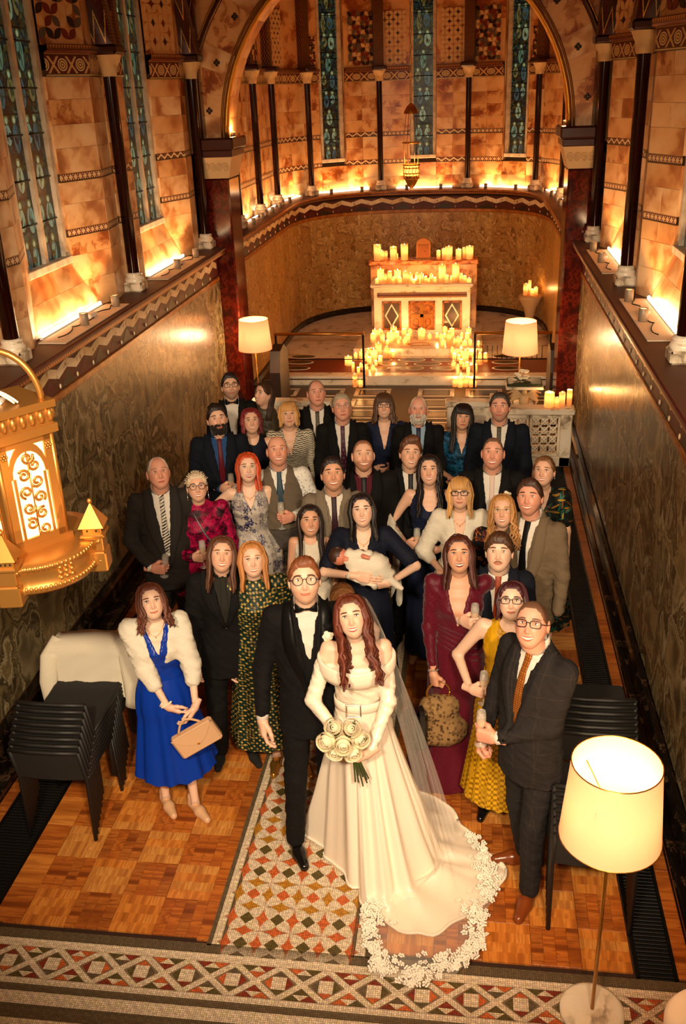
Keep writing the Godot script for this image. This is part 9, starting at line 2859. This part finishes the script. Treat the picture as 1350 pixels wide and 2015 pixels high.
# ---------------------------------------------------------------- bride
func loop_pts(ctrl: Array,n: int) -> Array:
	var out := []
	var m := ctrl.size()
	for i in n:
		var u := float(i) * m / n
		var k := int(u); var f := u - k
		out.append((ctrl[k] as Vector2).cubic_interpolate(ctrl[(k + 1) % m],ctrl[(k + m - 1) % m],ctrl[(k + 2) % m],f))
	return out
func bride() -> void:
	var satin := mat("wedding_satin",col8(238,224,204),0.34)
	var p := person(36,{"label": "bride with long wavy auburn hair in off shoulder white satin gown and veil","f": true,"skin": PALE,"hair": "long","len": 0.46,"hair_col": col8(96,42,22),"lock": {"from": 0.85,"wave": 0.016,"curl": 0.008,"fwd": 0.06,"flare": 0.15,"fat": 0.017},"cloth": satin,"kind": "gown","neck": "strapless","top_y": 0.765,"sleeve": 0.96,"skirt": false,"smile": 2,"head": [-4,16,10],"lash": true,"lips": col8(176,84,80),"lean": -0.05,"shift": Vector3(0.055,0,0),"cell": 0.0115,"bcell": 0.011,"earring": 0.014,"arms": {"r": {"w": Vector3(0.02,0.94,0.27),"f": Vector3(-0.85,-0.45,0.25),"t": Vector3(0.1,0.6,0.8),"pose": "grip","pole": Vector3(1,-0.3,-0.3)},"l": {"w": Vector3(-0.12,0.95,0.2),"f": Vector3(0.5,-0.6,0.4),"t": Vector3(0,0.6,0.8),"hide": true,"pole": Vector3(-1,-0.3,-0.2)}}})
	var t: Node3D = p.node
	var H: float = p.H
	var inv := t.transform.affine_inverse()
	# folded band round the shoulders
	var b := B.new(); b.smooth(1)
	var rows := []
	for e in [[0.0,0.0,0.018],[0.012,0.012,0.03],[0.0,0.02,0.036],[-0.05,0.022,0.034],[-0.085,0.012,0.03],[-0.088,0.0,0.02]]:
		var row := PackedVector3Array()
		for j in 48:
			var a := TAU * j / 48
			var front := maxf(0.0,sin(a))
			row.append(Vector3(cos(a) * (0.183 + e[1]) - 0.035,H * 0.775 + e[0] - 0.03 * front + 0.012 * absf(cos(a)),sin(a) * (0.108 + e[2]) + 0.012))
		rows.append(row)
	b.sheet(rows,true); mi(t,"shoulder_band",b.done(),satin)
	# belt and buckle
	b = B.new(); b.smooth(1); rows = []
	for e in [[-0.028,0.006],[-0.024,0.012],[0.024,0.012],[0.028,0.006]]:
		var row := PackedVector3Array()
		for j in 48:
			var a := TAU * j / 48
			row.append(Vector3(cos(a) * (0.126 + e[1]) - 0.024,H * 0.622 + e[0],sin(a) * (0.098 + e[1]) + 0.006))
		rows.append(row)
	b.sheet(rows,true); mi(t,"belt",b.done(),satin)
	b = B.new()
	for e in [[-0.04,-0.033,-0.035,0.035],[0.033,0.04,-0.035,0.035],[-0.04,0.04,-0.04,-0.033],[-0.04,0.04,0.033,0.04]]: b.bbox(Vector3(-0.06 + e[0],H * 0.622 + e[2],0.108),Vector3(-0.06 + e[1],H * 0.622 + e[3],0.122),0.003)
	mi(t,"buckle",b.done(),M.silver if M.has("silver") else M.gold)
	# skirt with its train spread to the right and towards the gallery
	var hem := loop_pts([Vector2(0.9,-4.42),Vector2(0.72,-4.62),Vector2(0.45,-4.56),Vector2(0.22,-4.48),Vector2(0.03,-4.34),Vector2(0.02,-4.22),Vector2(0.13,-4.12),Vector2(0.22,-3.99),Vector2(0.36,-3.84),Vector2(0.42,-3.72),Vector2(0.57,-3.60),Vector2(0.74,-3.55),Vector2(0.93,-3.67),Vector2(1.13,-3.90),Vector2(1.16,-4.06),Vector2(1.02,-4.22)],128)
	rows = []
	var R := 34
	var wc := Vector3(-0.024,H * 0.615,0.006)
	for i in R + 1:
		var u := float(i) / R
		var row := PackedVector3Array()
		for j in 128:
			var hp := inv * Vector3(hem[j].x,0.0,hem[j].y)
			var a := atan2(hp.z - 0.05,hp.x)
			var top := wc + Vector3(cos(a) * 0.13,0,sin(a) * 0.102)
			var far := Vector2(hp.x,hp.z).length()
			# falls as a cone to the floor,then lies along it
			var nat := 0.40
			var q := Vector2(hp.x,hp.z).normalized() * minf(far,nat)
			var pos: Vector3
			var cut := 0.72 if far > nat else 1.0
			if u <= cut:
				var v := u / cut
				pos = top.lerp(Vector3(q.x,0.012,q.y),v)
				var rad := lerpf(1.0,1.0,v)
				pos.y = lerpf(top.y,0.03 if far > nat else 0.012,v)
				var e := pow(v,1.15)
				pos.x = lerpf(top.x,q.x,e); pos.z = lerpf(top.z,q.y,e)
			else:
				var v := (u - cut) / (1.0 - cut)
				pos = Vector3(lerpf(q.x,hp.x,v),0.03 * (1 - v) + 0.012 + 0.016 * absf(sin(j * 0.42)) * v,lerpf(q.y,hp.z,v))
			var fo := (sin(j * TAU / 128.0 * 13.0 + 0.6 * sin(j * 0.2)) * 0.7 + 0.3 * sin(j * TAU / 128.0 * 23.0)) * 0.028 * smoothstep(0.0,0.5,u) * (1.0 - 0.5 * smoothstep(cut,1.0,u))
			pos += Vector3(cos(a),0.0,sin(a)) * fo
			if far > nat and u > 0.45: pos.y += 0.05 * exp(-pow((u - cut) / 0.12,2.0)) * (0.5 + 0.5 * sin(j * 0.5)) 
			row.append(pos)
		rows.append(row)
	b = B.new(); b.smooth(1); b.sheet(rows,true)
	mi(t,"skirt",b.done(),satin)
	# rolled hem edge
	b = B.new(); b.smooth(1)
	var edge := PackedVector3Array()
	for q in rows[R]: edge.append(q + Vector3(0,0.004,0))
	edge.append(edge[0])
	b.tube(edge,PackedFloat32Array([0.009]),6); mi(t,"hem",b.done(),satin)
	# veil from the crown,down the back and over the train
	var vm := mat("veil_tulle",Color(0.98,0.95,0.9,0.2),0.9); vm.backlight_enabled = true; vm.backlight = Color(0.8,0.78,0.74); vm.transparency = BaseMaterial3D.TRANSPARENCY_ALPHA
	var XH: Transform3D = p.XH
	var lace_pts := [Vector2(0.46,-3.78),Vector2(0.42,-3.62),Vector2(0.46,-3.45),Vector2(0.52,-3.28),Vector2(0.66,-3.22),Vector2(0.82,-3.27),Vector2(0.97,-3.36),Vector2(1.05,-3.52),Vector2(1.06,-3.70),Vector2(1.12,-3.88),Vector2(1.08,-4.1),Vector2(0.98,-4.3)]
	rows = []
	for i in 26:
		var u := i / 25.0
		var row := PackedVector3Array()
		for j in 23:
			var v := j / 22.0
			var lp: Vector2 = lace_pts[int(v * 10.999)].lerp(lace_pts[mini(11,int(v * 10.999) + 1)],fmod(v * 10.999,1.0))
			var end := inv * Vector3(lp.x,0.025,lp.y)
			var a := lerpf(0.15,1.0,v)
			var st := XH * Vector3(0.088 * sin(a * 2.2 - 0.2),0.07 + 0.045 * cos(a * 2.0 - 0.6),-0.045 + 0.03 * v)
			var low := Vector3(0.36 + 0.12 * v,0.10 + 0.06 * v,0.0 + 0.25 * (1.0 - v))
			var pos: Vector3
			if u < 0.72:
				var q := u / 0.72
				var c1 := st + Vector3(0.05,-0.06,-0.08); var c2 := Vector3(0.2 + 0.1 * v,0.5 * H,-0.14)
				pos = st.bezier_interpolate(c1,c2,low,q)
			else: pos = low.lerp(end,(u - 0.72) / 0.28)
			if u >= 0.72: pos.y = lerpf(low.y,0.05,pow((u - 0.72) / 0.28,0.5)) + 0.012 * sin(j * 1.7)
			row.append(pos + Vector3(0.012 * sin(j * 1.9 + u * 6),0,0.012 * cos(j * 2.3)) * u)
		rows.append(row)
	b = B.new(); b.smooth(1); b.sheet(rows); mi(t,"veil",b.done(),vm)
	# lace edging: many small petals
	var petal := Flesh.new()
	for q in 5: petal.ball(Vector3(cos(q * 1.257) * 0.012,0.004,sin(q * 1.257) * 0.012),Vector3(0.009,0.003,0.006),Color.WHITE,Transform3D(Basis(UPV,-q * 1.257),Vector3.ZERO) if false else Transform3D.IDENTITY,6,4)
	petal.ball(Vector3(0,0.006,0),Vector3(0.004,0.003,0.004),Color.WHITE,Transform3D.IDENTITY,6,4)
	var lace := Flesh.new()
	var rr := RandomNumberGenerator.new(); rr.seed = 12
	for k in 520:
		var v := rr.randf()
		var lp: Vector2 = lace_pts[int(v * 10.999)].lerp(lace_pts[mini(11,int(v * 10.999) + 1)],fmod(v * 10.999,1.0))
		var ctr := Vector2(0.78,-3.75)
		var inw := (ctr - lp).normalized()
		lp += inw * absf(rr.randfn(0.0,0.055)) + Vector2(rr.randf_range(-0.02,0.02),rr.randf_range(-0.02,0.02))
		var w := inv * Vector3(lp.x,0.05 + 0.03 * rr.randf(),lp.y)
		lace.add(petal.V,petal.N,petal.I,Color.WHITE,Transform3D(Basis(UPV,rr.randf() * 6).scaled(Vector3.ONE * rr.randf_range(0.6,1.15)) * Basis(Vector3.RIGHT,rr.randf_range(-0.5,0.5)),w))
	var lm := mi(t,"lace_edging",lace.mesh(),mat("lace_white",col8(244,234,218),0.8)); lm.set_meta("kind","stuff")
	bouquet(p)
func bouquet(p: Dictionary) -> void:
	var X: Transform3D = p.node.transform * p.hands.r
	var at: Vector3 = X * Vector3(0,-0.082,0.03)
	var t := thing("bouquet","bouquet of large white roses held by the bride","bouquet",at,p.node.rotation.y)
	var cream := mat("rose_cream",col8(244,232,200),0.6)
	var c0 := Vector3(-0.055,0.14,0.05)
	for k in 7:
		var a := k * 1.05
		var c := c0 + (Vector3(cos(a) * 0.085,sin(a) * 0.085,0.015 * (k % 2)) if k < 6 else Vector3(0,0,0.05))
		var n := Vector3(cos(a) * 0.45,sin(a) * 0.45 + 0.25,0.8).normalized() if k < 6 else Vector3(0,0.2,1).normalized()
		var bs := Basis(Quaternion(Vector3.UP,n))
		var sk := Flesh.new()
		for ring in 4:
			var m := 3 + ring
			for q in m:
				var an := TAU * q / m + ring * 0.7
				var rs := []
				for i in 5:
					var u := i / 4.0
					var row := PackedVector3Array()
					for j in 5:
						var v := j / 4.0 - 0.5
						var ang := an + v * (2.6 - ring * 0.32)
						var po := lerpf(1.9,0.22 + 0.3 * ring,u)
						var rad := 0.014 + 0.0115 * ring
						row.append(c + bs * Vector3(cos(ang) * rad * sin(po),rad * cos(po) * 0.95 + 0.01 - 0.0035 * ring - 0.006 * v * v * 4,sin(ang) * rad * sin(po)) * (1.0 + 0.1 * (u if u > 0.9 else 0.0)))
					rs.append(row)
				sk.rows(rs,Color.WHITE,false)
		mi(t,"rose",sk.mesh(),cream)
	var b := B.new(); b.smooth(1)
	for k in 9:
		var a := k * 0.7
		b.tube(PackedVector3Array([c0 + Vector3(cos(a) * 0.05,sin(a) * 0.03 - 0.02,-0.02),Vector3(cos(a) * 0.01,0.0,sin(a) * 0.01),Vector3(0.03 + cos(a) * 0.035,-0.15 - 0.012 * (k % 3),0.0 + sin(a) * 0.03)]),PackedFloat32Array([0.004,0.0045,0.004]),6)
	mi(t,"stem",b.done(),mat("stem_green",col8(70,88,34),0.5))
	b = B.new(); b.smooth(1)
	for k in 6: b.tube(PackedVector3Array([c0 + Vector3(0,-0.05,-0.02),c0 + Vector3(cos(k * 1.05) * 0.09,sin(k * 1.05) * 0.09 - 0.02,-0.01),c0 + Vector3(cos(k * 1.05) * 0.125,sin(k * 1.05) * 0.125,-0.005)]),PackedFloat32Array([0.006,0.02,0.002]),6,0.25)
	mi(t,"leaf",b.done(),M.leaf_green)
